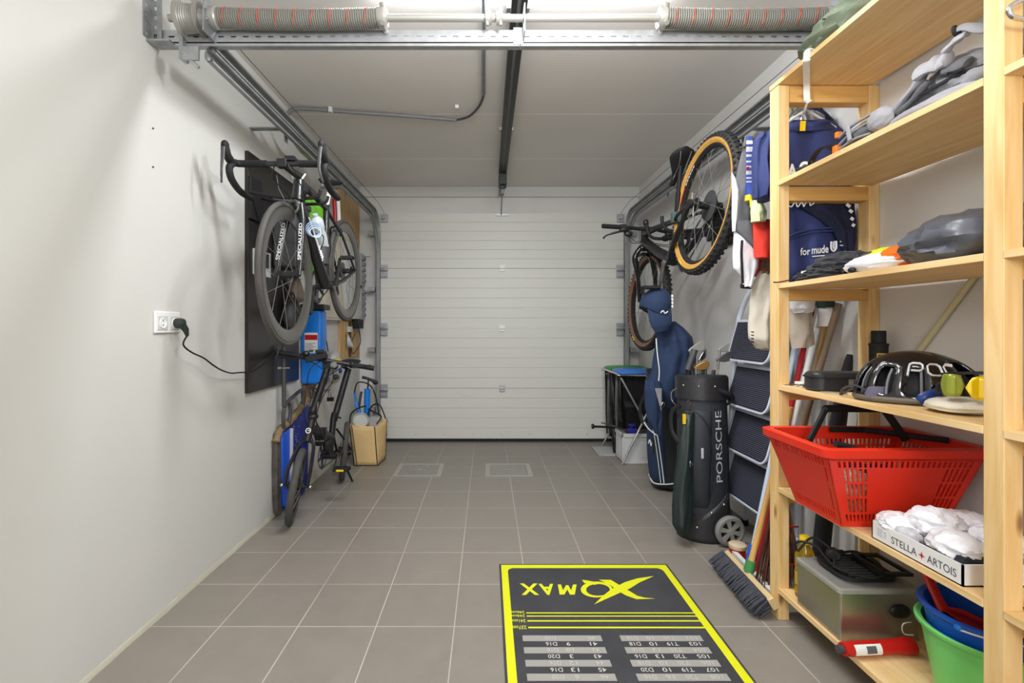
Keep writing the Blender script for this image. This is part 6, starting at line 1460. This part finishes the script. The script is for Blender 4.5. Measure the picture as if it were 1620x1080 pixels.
MB().tube(smoothpts([(1.150, 1.575, 1.735), (1.145, 1.51, 1.752), (1.150, 1.43, 1.760)]), .004, 6).tube(smoothpts([(1.153, 1.575, 1.762), (1.152, 1.51, 1.778), (1.160, 1.43, 1.785)]), .005, 6).tube(smoothpts([(1.150, 1.57, 1.722), (1.145, 1.5, 1.728), (1.148, 1.44, 1.722)]), .004, 6).build('zip', 'gcl2', t)
MB().obox((1.150, 1.580, 1.725), (.02, .020, .026)).obox((1.153, 1.578, 1.772), (.018, .014, .020)).build('orange_side', 'orange', t, bevel=.003)
MB().obox((1.140, 1.515, 1.752), (.006, .014, .05), Matrix.Rotation(R(-12), 3, 'X')).build('buckle', 'silver', t, bevel=.002)
t = thing('padded_straps', (1.2, 1.35, 1.75), 'silver grey padded shoulder straps lying over the clothes on the second board', 'straps')
def padstrap(pts, w, th, m, nm, bl=2.2):
    pts = smoothpts(pts, 6); rg = []
    for i, p in enumerate(pts):
        tt = (pts[min(i + 1, len(pts) - 1)] - pts[max(i - 1, 0)]).normalized(); sd = V((.75, 0, .66)); sd = (sd - tt * sd.dot(tt)).normalized(); n_ = tt.cross(sd); e = min(1, .55 + bl * min(i, len(pts) - 1 - i) / len(pts))
        ww = w * e * (1 + .10 * math.sin(i * .7)); rg.append([p + sd * ww / 2 * math.cos(a) + n_ * th / 2 * math.sin(a) * (1 + .2 * math.sin(i * .9)) for a in [2 * PI * k / 14 for k in range(14)]])
    return MB().rings(rg).build(nm, m, t)
blob(P(1395, 188, 1.41), (.028, .042, .034), 23, .10, 1.0, zmin=Z1).build('pad', 'silver', t)
padstrap([P(1397, 190, 1.42), P(1418, 172, 1.38), P(1440, 146, 1.33), P(1462, 118, 1.285)], .036, .020, 'silver', 'strap')
padstrap([P(1420, 180, 1.36), P(1445, 156, 1.31), P(1468, 128, 1.265)], .022, .016, 'gcl', 'flap')
padstrap([P(1455, 116, 1.29), P(1470, 106, 1.265), P(1488, 98, 1.245), P(1504, 90, 1.225)], .075, .03, 'silver', 'pad', 4)
padstrap([P(1490, 116, 1.24), P(1506, 106, 1.22), P(1532, 98, 1.18)], .05, .018, 'gcl', 'flap')
padstrap([P(1494, 84, 1.235), P(1508, 68, 1.21), P(1526, 54, 1.185), P(1534, 50, 1.175)], .036, .016, 'silver', 'strap')
padstrap([P(1514, 47, 1.20), P(1530, 42, 1.175), P(1562, 48, 1.12)], .028, .012, 'gcl2', 'strap')
MB().torus(P(1513, 50, 1.20), (.35, -.9, .2), .012, .005, 22, 8).build('loop', 'blackm', t)
MB().tube(smoothpts([P(1455, 150, 1.29), P(1485, 134, 1.25), P(1520, 116, 1.20), P(1556, 104, 1.14)]), .005, 8, flat=.6).build('cord', 'blackm', t)
t = thing('black_strap', (1.16, 1.72, 1.711), 'black webbing strap with buckle near the far corner of the second board', 'strap')
ribbon([P(1282, 262, 1.735), P(1288, 247, 1.715), P(1297, 236, 1.69), P(1309, 231, 1.665), P(1322, 238, 1.64)], .024, .003, (.7, 0, .2)).build('webbing', 'blackm', t)
b = MB().obox(P(1274, 266, 1.745), (.04, .05, .010), rotz(20)).obox(P(1284, 257, 1.732), (.018, .02, .02)); b.build('buckle', 'black', t, bevel=.003)

# ------------------------------------------------------------------ board 3
Z1 = 1.3105
cloth('stuff_sack', 'large shiny grey nylon sack beside the near post on the third board', 'bag', (1.30, 1.235, 1.362), (.175, .165, .080), 'sack', 11, .20, 1.0)
t = thing('hi_vis_bag', (1.2, 1.45, 1.311), 'orange and fluorescent yellow drawstring bundle with a white front on the third board', 'bag')
blob((1.20, 1.475, 1.335), (.058, .115, .032), 4, .10, 1.2, zmin=Z1).build('white_body', 'wcl', t)
blob((1.232, 1.475, 1.352), (.055, .095, .034), 7, .10, 1.2, zmin=Z1).build('fluorescent_part', 'fluo', t)
blob((1.215, 1.405, 1.345), (.055, .055, .036), 9, .10, 1.2, zmin=Z1).build('orange_part', 'orange', t)
b = MB().tube(smoothpts([(1.145, 1.50, 1.318), (1.17, 1.50, 1.365), (1.22, 1.48, 1.378), (1.27, 1.44, 1.382)]), .0028, 6).tube(smoothpts([(1.143, 1.515, 1.318), (1.16, 1.52, 1.35), (1.18, 1.53, 1.372)]), .0028, 6)
b.build('drawstring', 'dgrey', t); MB().ell((1.142, 1.505, 1.320), (.010, .014, .009), n=12, m=8).build('cord_stop', 'black', t)
cloth('folded_jacket', 'crumpled black jacket heap on the third board beside the blue jersey', 'jacket', (1.27, 1.70, 1.345), (.10, .13, .058), 'blk_cloth', 13, .25, 1.6)
cloth('gloves', 'black gloves in a tangle at the far front edge of the third board', 'gloves', (1.195, 1.72, 1.325), (.055, .105, .028), 'blk_cloth', 15, .4, 2.0)
t = thing('cord_loop', (1.15, 1.83, 1.311), 'thin black cord end hanging over the far corner of the third board', 'cord')
MB().tube(smoothpts([(1.19, 1.79, 1.325), (1.16, 1.83, 1.322), (1.128, 1.865, 1.316), (1.12, 1.88, 1.318)]), .0025, 6).build('cord', 'blackm', t)
tag(MB().obox((1.145, 1.735, 1.338), (.004, .03, .012), rotz(0)).build('label_tag', 'wcl'), 'tiny white tag on the black gloves', 'tag')

# ------------------------------------------------------------------ board 4
ZB = .9155
t = thing('glasses_case', (1.25, 1.72, ZB), 'black zipped case at the far end of the fourth board', 'case')
b = MB(); b.rings([rr(1.150 + i, 1.365 - i, 1.675 + i, 1.765 - i, .03, ZB + z) for z, i in ((0, .006), (.006, 0), (.058, 0), (.066, .006))]); b.build('body', 'leather', t)
MB().box((1.26, 1.6735, ZB + .015), (1.31, 1.677, ZB + .045)).build('window', 'grey', t, bevel=.002)
MB().tube([p_ + V((0, 0, ZB + .05)) for p_ in rr(1.148, 1.367, 1.673, 1.767, .03, 0)], .003, 6, closed=True).build('zip', 'blackm', t)
t = thing('black_canister', (1.468, 1.8, ZB), 'tall black canister with a small yellow label in front of the rear far post', 'bottle')
MB().lathe([(.026, 0), (.029, .004), (.029, .155), (.031, .157), (.031, .165), (.023, .167), (.023, .21), (.021, .213), (.001, .213)], (1.466, 1.80, ZB), (0, 0, 1), 28).build('body', 'blackm', t)
M['goldl'] = mat('gold_label', S(190, 160, 50), .5)
b = MB()
def cyp(a, z, r=.0297): return V((1.466 + r * math.sin(R(a)), 1.80 - r * math.cos(R(a)), z))
patch(b, lambda u, v: cyp(lerp(-50, 5, u), ZB + lerp(.098, .13, v)), 0, 0, 8, 1).build('label', 'goldl', t)
patch(MB(), lambda u, v: cyp(lerp(-42, -18, u), ZB + lerp(.104, .124, v), .0302), 0, 0, 6, 1).build('label_print', 'blackm', t)
# helmet
t = thing('cycling_helmet', (1.31, 1.44, ZB), 'glossy black cycling helmet with white lettering on the fourth board', 'helmet')
hc = V((1.305, 1.45, ZB + .028)); hr_ = rotz(-24); HRAD = (.150, .098, .122)
def hpt(ph, th, k=1.0):
    x = math.sin(th) * math.cos(ph); y = math.sin(th) * math.sin(ph); z = math.cos(th); z = z if z > -.12 else -.12
    px_ = HRAD[0] * x * (1.05 if x < 0 else 1.0); tail = 1 - .10 * max(0, x)
    return hc + hr_ @ V((px_ * k, HRAD[1] * y * k * tail, HRAD[2] * z * (k if z > 0 else 1) * (1 - .10 * x * 1)))
nu, nv = 48, 18; vs = []; fs = []
for j in range(nv + 1):
    for i in range(nu): vs.append(hpt(2 * PI * i / nu, R(3) + (PI * .56 - R(3)) * j / nv))
def vent(i, j):
    ph = (360 * (i + .5) / nu + 360) % 360; u = j / nv
    if 9 <= j <= 15 and 130 < ph < 275:   # slots round the front and the side facing the room
        return (i % 4) in (1, 2)
    if 6 <= j <= 12 and 300 < ph < 330: return True
    return False
for j in range(nv):
    for i in range(nu):
        if vent(i, j): continue
        fs.append((j * nu + i, j * nu + (i + 1) % nu, (j + 1) * nu + (i + 1) % nu, (j + 1) * nu + i))
MB().add(vs, fs).build('shell', 'gloss', t, solid=.010, bevel=.0)
b = MB(); b.ell(hc + V((0, 0, .0)), (.128, .084, .094), hr_, 24, 14, lambda d, q_: V((q_.x, q_.y, max(q_.z, -.012)))); b.build('liner', 'blackm', t)
M['ventg'] = mat('vent_edge', S(110, 112, 118), .3, coat=.3)
b = MB()
for ph in range(140, 276, 15): b.tube([hpt(R(ph), R(th_), 1.01) for th_ in (55, 65, 75, 85, 92)], .0035, 6)
b.build('vent_rim', 'ventg', t)
b = MB().tube([hpt(2 * PI * i / 48, R(97), 1.0) for i in range(48)], .010, 8, closed=True); b.build('base_rim', mat('helmet_rim', S(98, 90, 80), .5), t)
def hw(u, v):
    ph = R(lerp(248, 296, u)); th = R(lerp(62, 45, v)); return hpt(ph, th, 1.045)
for L in ([(0, -.15), (0, .5), (0, .85), (.06, 1), (.22, 1), (.28, .85), (.28, .5), (.22, .33), (.05, .33)],
          [(.38, .2), (.38, .8), (.44, 1), (.60, 1), (.66, .8), (.66, .2), (.60, 0), (.44, 0), (.38, .2)],
          [(1.02, .95), (.84, 1), (.76, .82), (.76, .2), (.84, 0), (1.02, .05)]):
    MB().tube([hw(*q_) for q_ in L], .0062, 8, flat=.35).build('lettering', 'logow', t)
MB().tube(smoothpts([hpt(R(255), R(96), 1.03), hpt(R(262), R(92), 1.06), hpt(R(275), R(80), 1.045), hpt(R(278), R(72), 1.03)]), [.004, .006, .009, .012, .014, .015, .016, .016, .016, .015, .013, .012, .011, .01, .009, .008, .007, .006, .005], 8, flat=.4).build('blue_pad', mat('pad_blue', S(20, 54, 120), .3), t)
# clear glasses
t = thing('sports_glasses', (1.18, 1.48, ZB), 'clear wraparound sports glasses lying at the front edge of the fourth board', 'glasses')
def lens(c, w, h, rot, par, m, depth=.02, nm='lens'):
    g = [];
    for j in range(7):
        for i in range(11):
            u, v = i / 10 * 2 - 1, j / 6 * 2 - 1; e = math.sqrt(max(0, 1 - abs(u) ** 5)); g.append(V(c) + rot @ V((u * w / 2, -depth * (1 - u * u), v * h / 2 * e)))
    return MB().add(g, [(j * 11 + i, j * 11 + i + 1, (j + 1) * 11 + i + 1, (j + 1) * 11 + i) for j in range(6) for i in range(10)]).build(nm, m, par, solid=.002)
lens((1.182, 1.452, ZB + .026), .068, .045, rotz(-25), t, 'smoke'); lens((1.225, 1.50, ZB + .026), .066, .045, rotz(-75), t, 'smoke')
MB().tube(smoothpts([(1.152, 1.462, ZB + .035), (1.145, 1.50, ZB + .045), (1.150, 1.55, ZB + .028), (1.16, 1.575, ZB + .004)]), .003, 6, flat=2).tube(smoothpts([(1.23, 1.52, ZB + .04), (1.20, 1.56, ZB + .03), (1.175, 1.59, ZB + .005)]), .003, 6).build('temple', 'dgrey', t)
t = thing('wire_tangle', (1.16, 1.83, ZB), 'small pale box and thin wires at the far corner of the fourth board', 'wires')
MB().box((1.182, 1.80, ZB), (1.225, 1.85, ZB + .018)).build('box', 'white', t, bevel=.002)
b = MB()
for k in range(5): b.tube(smoothpts([(1.145 + .01 * k, 1.85 - .02 * k, ZB + .004), (1.16 + .012 * k, 1.80 - .01 * k, ZB + .012), (1.19, 1.79 - .012 * k, ZB + .004)]), .0015, 5)
b.build('wire', 'dgrey', t)
t = thing('thin_cable', (1.16, 1.62, ZB), 'thin grey cable lying between the black case and the clear glasses', 'cable')
b = MB()
for k in range(3): b.tube(smoothpts([(1.15 + .008 * k, 1.66, ZB + .003), (1.17, 1.63 - .01 * k, ZB + .006), (1.20, 1.60, ZB + .003)]), .0016, 5)
b.build('cable', 'grey', t)
t = thing('white_pouch', (1.26, 1.26, ZB), 'flat white cloth pouch under the yellow goggles on the fourth board', 'pouch')
b = MB().ell((1.262, 1.27, ZB + .019), (.085, .075, .022), None, 32, 12, lambda d, q_: V((q_.x * (1 + .04 * fnoise(d * 3)), q_.y, max(q_.z, -.019)))); b.build('pouch', 'beige', t)
MB().tube([V((1.262 + .084 * math.cos(a), 1.27 + .074 * math.sin(a), ZB + .012 + .002 * math.sin(3 * a))) for a in [2 * PI * i / 30 for i in range(30)]], .003, 6, closed=True).build('edge_band', mat('pouch_band', S(190, 176, 150), .8), t)
t = thing('goggles', (1.3, 1.25, ZB + .05), 'goggles with a bright yellow lens propped on the flat white pouch', 'goggles')
lens((1.262, 1.215, ZB + .072), .095, .062, rotz(-8), t, 'lensy', .02, 'lens'); lens((1.205, 1.245, ZB + .076), .045, .058, rotz(-60), t, mat('side_lens_green', S(150, 160, 60), .1, metal=.3), .014, 'side_lens')
MB().tube(smoothpts([(1.215, 1.285, ZB + .10), (1.232, 1.235, ZB + .108), (1.27, 1.205, ZB + .110), (1.33, 1.215, ZB + .108)]), .004, 6).tube(smoothpts([(1.21, 1.29, ZB + .05), (1.235, 1.31, ZB + .07), (1.29, 1.31, ZB + .07)]), .006, 6).build('frame', 'black', t)

# ------------------------------------------------------------------ board 5: basket and tray
ZB = .5185
t = thing('shopping_basket', (1.27, 1.61, ZB), 'bright red plastic shopping basket with black handles on the fifth board', 'basket')
RT = [(1.03, 1.452), (1.505, 1.452), (1.505, 1.762), (1.03, 1.762)]; RB = [(1.105, 1.50), (1.43, 1.50), (1.43, 1.725), (1.105, 1.725)]; zr = .745
def sideholes(L):
    hs = []; pit = .0165 / L; w_ = .009 / L
    n = int(1 / pit)
    for i in range(n):
        u = (i + .5) * pit + (1 - n * pit) / 2
        if u < .06 or u > .94: continue
        hs.append((u - w_ / 2, u + w_ / 2, .86, .95)); hs.append((u - w_ / 2, u + w_ / 2, .05, .16))
        if (.07 < u < .25) or (.78 < u < .94):
            for v0, v1 in ((.19, .40), (.43, .62), (.65, .84)): hs.append((u - w_ / 2, u + w_ / 2, v0, v1))
    return hs
b = MB()
for k in range(4):
    a0, a1 = RB[k], RB[(k + 1) % 4]; c0, c1 = RT[k], RT[(k + 1) % 4]; L = math.dist(c0, c1); ctr = V((1.27, 1.61, 0)); mid = V(((a0[0] + a1[0]) / 2, (a0[1] + a1[1]) / 2, 0)); nr = (ctr - mid)
    nr = V((nr.x, 0, 0)) if abs(c0[0] - c1[0]) < .01 else V((0, nr.y, 0))
    hs = sideholes(L)
    if L < .4: hs = [h for h in hs if h[2] in (.86, .05)] + [(.90, .93, .19, .84)]
    b.perf((*a0, ZB + .006), (*a1, ZB + .006), (*c1, zr), (*c0, zr), hs, .003, nr)
b.box((1.105, 1.50, ZB), (1.43, 1.725, ZB + .008)); b.build('body', 'red', t, smooth=False)
b = MB()
def ringl(ex, z, r): return rr(1.03 - ex, 1.505 + ex, 1.452 - ex, 1.762 + ex, r, z, 5)
b.rings([ringl(.000, zr - .008, .02), ringl(.020, zr + .004, .03), ringl(.022, zr + .028, .03), ringl(.014, zr + .032, .025), ringl(-.006, zr + .030, .02), ringl(-.006, zr - .008, .02)], closed=True); b.build('rim', 'red', t)
b = MB()
b.tube([(1.16, 1.455 + .02, zr + .035), (1.12, 1.62, zr + .02), (1.12, 1.50, zr + .02)][:1] + [(1.16, 1.475, zr + .035)], .001, 4)
HZ = zr + .034
def handle(yb, lean, nm):
    xA, xB_ = 1.10, 1.43
    pts = [V((xA, yb, zr + .01)), V((xA + .07, yb + lean, zr + .115)), V((xB_ - .06, yb + lean, zr + .115)), V((xB_, yb, zr + .01))]
    b = MB()
    for i in range(3):
        a_, c_ = pts[i], pts[i + 1]; b.tube([a_, c_], .0125, 8, flat=.55)
    for p_ in pts[1:3]: b.ell(p_, (.0125, .0125, .0125), n=10, m=8)
    return b
handle(1.64, .02, '').build('handle', 'blackm', t)
b = MB(); b.tube([V((1.08, 1.49, zr + .036)), V((1.14, 1.49, zr + .020))], .010, 8); b.tube([V((1.24, 1.735, zr + .028)), V((1.36, 1.735, zr + .026)), V((1.50, 1.56, zr + .028))], .010, 8, flat=.7); b.build('handle', 'blackm', t)
tag(blob((1.20, 1.58, .60), (.07, .05, .07), 21, .2, 1.5, zmin=ZB + .01).build('patterned_cloth', mat('patterned_cloth', S(150, 130, 108), .8, var=.5, vscale=70)), 'brown patterned cloth bundle inside the red basket', 'cloth')
tag(MB().box((1.27, 1.56, ZB + .01), (1.40, 1.70, .66)).build('dark_box', 'navyd', bevel=.01), 'dark box inside the red basket', 'box')
# beer tray
t = thing('cardboard_tray', (1.3, 1.28, ZB), 'white cardboard tray with grey and red lettering on the fifth board', 'tray')
TX0, TX1, TY0, TY1, TZ = 1.140, 1.46, 1.152, 1.425, ZB + .052
b = MB().box((TX0, TY0, ZB), (TX1, TY1, ZB + .003)).box((TX0, TY0, ZB), (TX0 + .004, TY1, TZ)).box((TX1 - .004, TY0, ZB), (TX1, TY1, TZ)).box((TX0, TY0, ZB), (TX1, TY0 + .004, TZ)).box((TX0, TY1 - .004, ZB), (TX1, TY1, TZ))
b.build('tray', 'card', t, smooth=False)
text('lettering', 'STELLA', (TX0, 1.355, ZB + .014), (0, -1, 0), (0, 0, 1), .080, .020, 'ink', t, N=(-1, 0, 0), weight=.006)
text('lettering', 'ARTOIS', (TX0, 1.245, ZB + .014), (0, -1, 0), (0, 0, 1), .078, .020, 'ink', t, N=(-1, 0, 0), weight=.006)
b = MB(); star = []
for i in range(8): a = PI / 4 * i; r_ = .010 if i % 2 == 0 else .0028; star.append((r_ * math.cos(a), r_ * math.sin(a)))
b.prism(star, (TX0 - .0008, 1.260, ZB + .024), (0, -1, 0), (0, 0, 1), (-1, 0, 0), .0006).build('star', 'redd', t, smooth=False)
b = MB().box((TX0 - .0008, 1.385, ZB + .015), (TX0, 1.405, ZB + .04)).box((TX0 - .0008, 1.372, ZB + .018), (TX0, 1.380, ZB + .036)); b.build('faint_print', mat('print_faint', S(206, 206, 210), .6), t)
G = 'white laundry in the cardboard tray'
for k, (lab, c, rad, m, sd) in enumerate((
    ('white sock with black print at the far end of the cardboard tray', (1.185, 1.385, .575), (.045, .05, .030), 'wcl', 31),
    ('grey speckled glove below the socks at the far end of the cardboard tray', (1.175, 1.345, .560), (.032, .045, .026), mat('heather_grey', S(186, 186, 190), .85, var=.2, vscale=60, bump=.2, bscale=200), 32),
    ('large crumpled white cloth on top of the heap in the cardboard tray', (1.235, 1.325, .600), (.060, .062, .040), 'wcl', 33),
    ('white cloth with black print at the front of the cardboard tray', (1.195, 1.225, .585), (.050, .058, .034), 'wcl', 34),
    ('white cloth deeper in the cardboard tray beside the basket', (1.33, 1.34, .59), (.07, .06, .035), 'wcl', 35),
    ('white sock behind the front cloth near the near post', (1.32, 1.24, .590), (.06, .055, .035), 'wcl', 36),
    ('black sock squeezed in the near corner of the cardboard tray', (1.205, 1.182, .565), (.048, .026, .022), 'blk_cloth', 37))):
    cloth('laundry_item', lab, 'laundry', c, rad, m, sd, .24, .95, ZB + .004, 0, G)
for (x, y, z) in ((1.165, 1.375, .597), (1.16, 1.245, .603)):
    pass
# ------------------------------------------------------------------ board 6
ZB = .1245
t = thing('oil_bottle', (1.2, 1.82, ZB), 'clear bottle of yellow cooking oil with a yellow cap on the bottom board', 'bottle')
MB().lathe([(.030, 0), (.0335, .005), (.0335, .03), (.031, .036), (.0335, .042), (.0335, .10), (.031, .106), (.0335, .112), (.0335, .15), (.028, .175), (.015, .195), (.0135, .205), (.001, .206)], (1.200, 1.815, ZB), (0, 0, 1), 28).build('bottle', 'oil', t)
MB().lathe([(.0165, .2), (.018, .202), (.018, .226), (.016, .229), (.001, .229)], (1.200, 1.815, ZB), (0, 0, 1), 20).build('cap', 'yel', t)
patch(MB(), lambda u, v: V((1.200 + .0339 * math.sin(R(lerp(-110, 30, u))), 1.815 - .0339 * math.cos(R(lerp(-110, 30, u))), ZB + lerp(.048, .095, v))), 0, 0, 12, 1).build('label', 'goldl', t)
t = thing('metal_box', (1.27, 1.66, ZB), 'brushed steel box with a black oval handle on the bottom board', 'box')
rbox(MB(), (1.142, 1.556, ZB), (1.40, 1.775, ZB + .158), .008).build('body', 'steel', t)
MB().rings([rr(1.138 + i, 1.404 - i, 1.552 + i, 1.779 - i, .012, ZB + z) for z, i in ((.154, 0), (.166, 0), (.169, .004), (.169, .012), (.163, .016))]).build('lid', 'alu', t)
MB().ell((1.335, 1.552, ZB + .098), (.034, .010, .022)).build('oval_handle', 'black', t)
t = thing('grill_plate', (1.30, 1.66, .295), 'black ridged grill plate lying on the steel box', 'grill')
gz = ZB + .171
MB().rings([rr(1.185 + i, 1.375 - i, 1.585 + i, 1.765 - i, .05, gz + z) for z, i in ((0, .008), (.004, 0), (.014, 0), (.014, .004), (.008, .010))]).build('plate', 'black', t)
b = MB()
for i in range(9): y = 1.60 + i * .018; e = .025 * abs(i - 4) / 4; b.cyl((1.20 + e, y, gz + .010), (1.31 - e * .3, y, gz + .010), .0035, 6)
b.build('ridge', 'dgrey', t)
MB().perf((1.325, 1.60, gz + .015), (1.42, 1.60, gz + .015), (1.42, 1.75, gz + .015), (1.325, 1.75, gz + .015), [(.12, .88, .1, .9)], .010, (0, 0, 1)).build('tray_frame', 'black', t, smooth=False)
t = thing('appliance_cord', (1.2, 1.72, .33), 'black appliance cord with a round plug coiled on the grill plate', 'cord')
MB().tube(smoothpts([(1.16, 1.80, gz + .01), (1.145, 1.79, gz + .04), (1.15, 1.75, gz + .065), (1.18, 1.72, gz + .06), (1.19, 1.70, gz + .04), (1.20, 1.64, gz + .02), (1.26, 1.585, gz + .02), (1.31, 1.59, gz + .03), (1.33, 1.64, gz + .045), (1.31, 1.70, gz + .05), (1.27, 1.71, gz + .045), (1.245, 1.70, gz + .04)]), .0042, 8).tube(smoothpts([(1.15, 1.78, gz + .015), (1.19, 1.76, gz + .075), (1.215, 1.70, gz + .06), (1.20, 1.66, gz + .025)]), .0042, 8).build('cord', 'blackm', t)
b = MB().lathe([(.001, -.016), (.018, -.016), (.022, -.01), (.022, .010), (.016, .016), (.001, .016)], (1.222, 1.695, gz + .045), (-.35, -1, .1), 20).tube([(1.235, 1.70, gz + .045), (1.265, 1.71, gz + .045)], [.014, .009], 10); b.build('plug', 'black', t)
# buckets
def bucket(name, lab, c, r1, r0, z0, z1, m, rimw=.012):
    t = thing(name, (c[0], c[1], z0), lab, 'bucket'); h = z1 - z0
    MB().lathe([(r0 * .9, 0), (r0, .006), (r1 - .004, h - .02), (r1 - .004, h - .02), (r1 + .002, h - .018), (r1 + rimw * .7, h - .012), (r1 + rimw * .8, h - .003), (r1 + .004, h), (r1 - .006, h - .004), (r1 - .010, h - .03), (r0 - .006, .012), (.001, .010)], (c[0], c[1], z0), (0, 0, 1), 48).build('shell', m, t); return t
bc = (1.335, 1.285)
g = bucket('bucket', 'light green bucket on the bottom board with a blue one nested in it', bc, .137, .100, ZB, .335, 'green')
bl = bucket('bucket', 'blue bucket nested inside the light green bucket', (1.337, 1.287), .132, .094, ZB + .045, .385, 'blue')
MB().ell((1.215, 1.236, .370), (.012, .012, .012), n=14, m=10).build('handle_lug', 'blueb', bl)
hp = [V((1.337 + .140 * math.cos(a), 1.287 + .140 * math.sin(a), .366 + .012 * math.sin((a - 3.5) * .9))) for a in [R(205 + i * 8) for i in range(20)]]
MB().tube(hp, .0025, 6).build('bail', 'white', bl)
MB().tube(smoothpts([P(1442, 984, 1.41), P(1430, 986, 1.41), P(1427, 995, 1.41), P(1432, 1003, 1.41), P(1445, 1004, 1.41)]), .0018, 6).build('bail', 'alu', g)
t = thing('dustpan', (1.33, 1.3, .3), 'red dustpan standing in the blue bucket with its handle up', 'dustpan')
ha, hb = P(1464, 905, 1.40), P(1494, 968, 1.34)
MB().tube([ha + V((0, 0, .03)), ha, lerp(ha, hb, .6), hb], [.012, .014, .014, .018], 12, flat=.6).build('handle', 'redd', t)
p0 = hb; b = MB()
b.prism([(-.015, .0), (.015, 0), (.06, -.05), (.06, -.15), (-.06, -.15), (-.06, -.05)], p0 + V((.0, 0, .004)), (.30, .95, 0), (-.82, .42, .36), (-.34, .1, .93), .005)
b.build('pan', 'redd', t, bevel=.002)
b = MB().tube([p0 + V((.0, .0, .01)), p0 + V((.05, -.0, .0)), p0 + V((.14, -.05, -.04))], .008, 8); b.build('pan_rim', 'redd', t)
t = thing('hand_scraper', (1.16, 1.48, ZB), 'red hand tool with a white label in front of the steel box', 'hand tool')
a_, c_ = P(1333, 1029, 1.485), P(1442, 1021, 1.50); a_.z = max(a_.z, ZB + .022); c_.z = max(c_.z, ZB + .022)
MB().tube([a_, lerp(a_, c_, .1), lerp(a_, c_, .75), lerp(a_, c_, .85), c_], [.019, .0215, .0215, .024, .026], 16).build('body', 'redd', t)
MB().cyl(a_ - (c_ - a_).normalized() * .016, a_, .012, 12).build('tip', 'dgrey', t)
d_ = (c_ - a_).normalized(); L = (c_ - a_).length
patch(MB(), lambda u, v: a_ + d_ * (L * lerp(.12, .5, u)) + V((0, -.0221 * math.cos(R(lerp(-25, 60, v))), .0221 * math.sin(R(lerp(-25, 60, v))))), 0, 0, 2, 8).build('label', 'paper', t)
patch(MB(), lambda u, v: a_ + d_ * (L * lerp(.28, .42, u)) + V((0, -.0224 * math.cos(R(lerp(-10, 45, v))), .0224 * math.sin(R(lerp(-10, 45, v))))), 0, 0, 2, 6).build('label_print', 'ink', t)
# chrome frame in the near bay
t = thing('chrome_loop', (1.2, 1.0, 1.75), 'chrome wire frame on the second board in the nearest shelving bay', 'wire frame')
MB().tube(smoothpts([P(1640, -10, 1.02), P(1612, 2, 1.02), P(1597, 12, 1.02), P(1600, 25, 1.02), P(1615, 30, 1.02), P(1650, 33, 1.02)]), .005, 10).tube([P(1650, 33, 1.02), V((1.22, 1.0, 1.713))], .005, 8).build('wire', 'chrome', t)

# ------------------------------------------------------------------ lights, camera
def lamp(name, kind, loc, energy, col=(1, .97, .93), size=.2, rot=(0, 0, 0), sy=None):
    d = bpy.data.lights.new(name, kind); d.energy = energy; d.color = col
    if kind == 'AREA':
        d.size = size
        if sy: d.shape = 'RECTANGLE'; d.size_y = sy
    else: d.shadow_soft_size = size
    o = bpy.data.objects.new(name, d); C.objects.link(o); o.location = loc; o.rotation_euler = rot; return o
LC = (.945, .975, 1)
lamp('ceiling_or_fill_lamp', 'POINT', (.2, 1.25, 2.30), 23, LC, size=.09)
lamp('ceiling_or_fill_lamp', 'POINT', (.1, -1.2, 1.75), 86, LC, size=.35)  # added fill light behind the camera, hung low to brighten the ceiling
lamp('ceiling_or_fill_lamp', 'AREA', (.15, 2.02, 2.548), 34, LC, size=1.3, sy=.12, rot=(R(18), 0, 0))  # added strip light, unseen above the frame, brightens the door end
wd = bpy.data.worlds.new('w'); bpy.context.scene.world = wd; wd.use_nodes = True
wd.node_tree.nodes['Background'].inputs[0].default_value = (.8, .85, .9, 1); wd.node_tree.nodes['Background'].inputs[1].default_value = .3
cd = bpy.data.cameras.new('camera'); cam = bpy.data.objects.new('camera', cd); C.objects.link(cam)
cam.location = (0, 0, H); cam.rotation_euler = (PI / 2, 0, 0); cd.sensor_fit = 'HORIZONTAL'; cd.sensor_width = 36; cd.lens = F * 36 / 1620
cd.shift_x = (810 - CX) / 1620; cd.shift_y = (CY - 540) / 1620; cd.clip_start = .02
sc = bpy.context.scene; sc.camera = cam
sc.view_settings.view_transform = 'Standard'; sc.view_settings.look = 'None'; sc.view_settings.gamma = 1; sc.view_settings.exposure = .58
try: sc.view_settings.use_curve_mapping = False
except Exception: pass
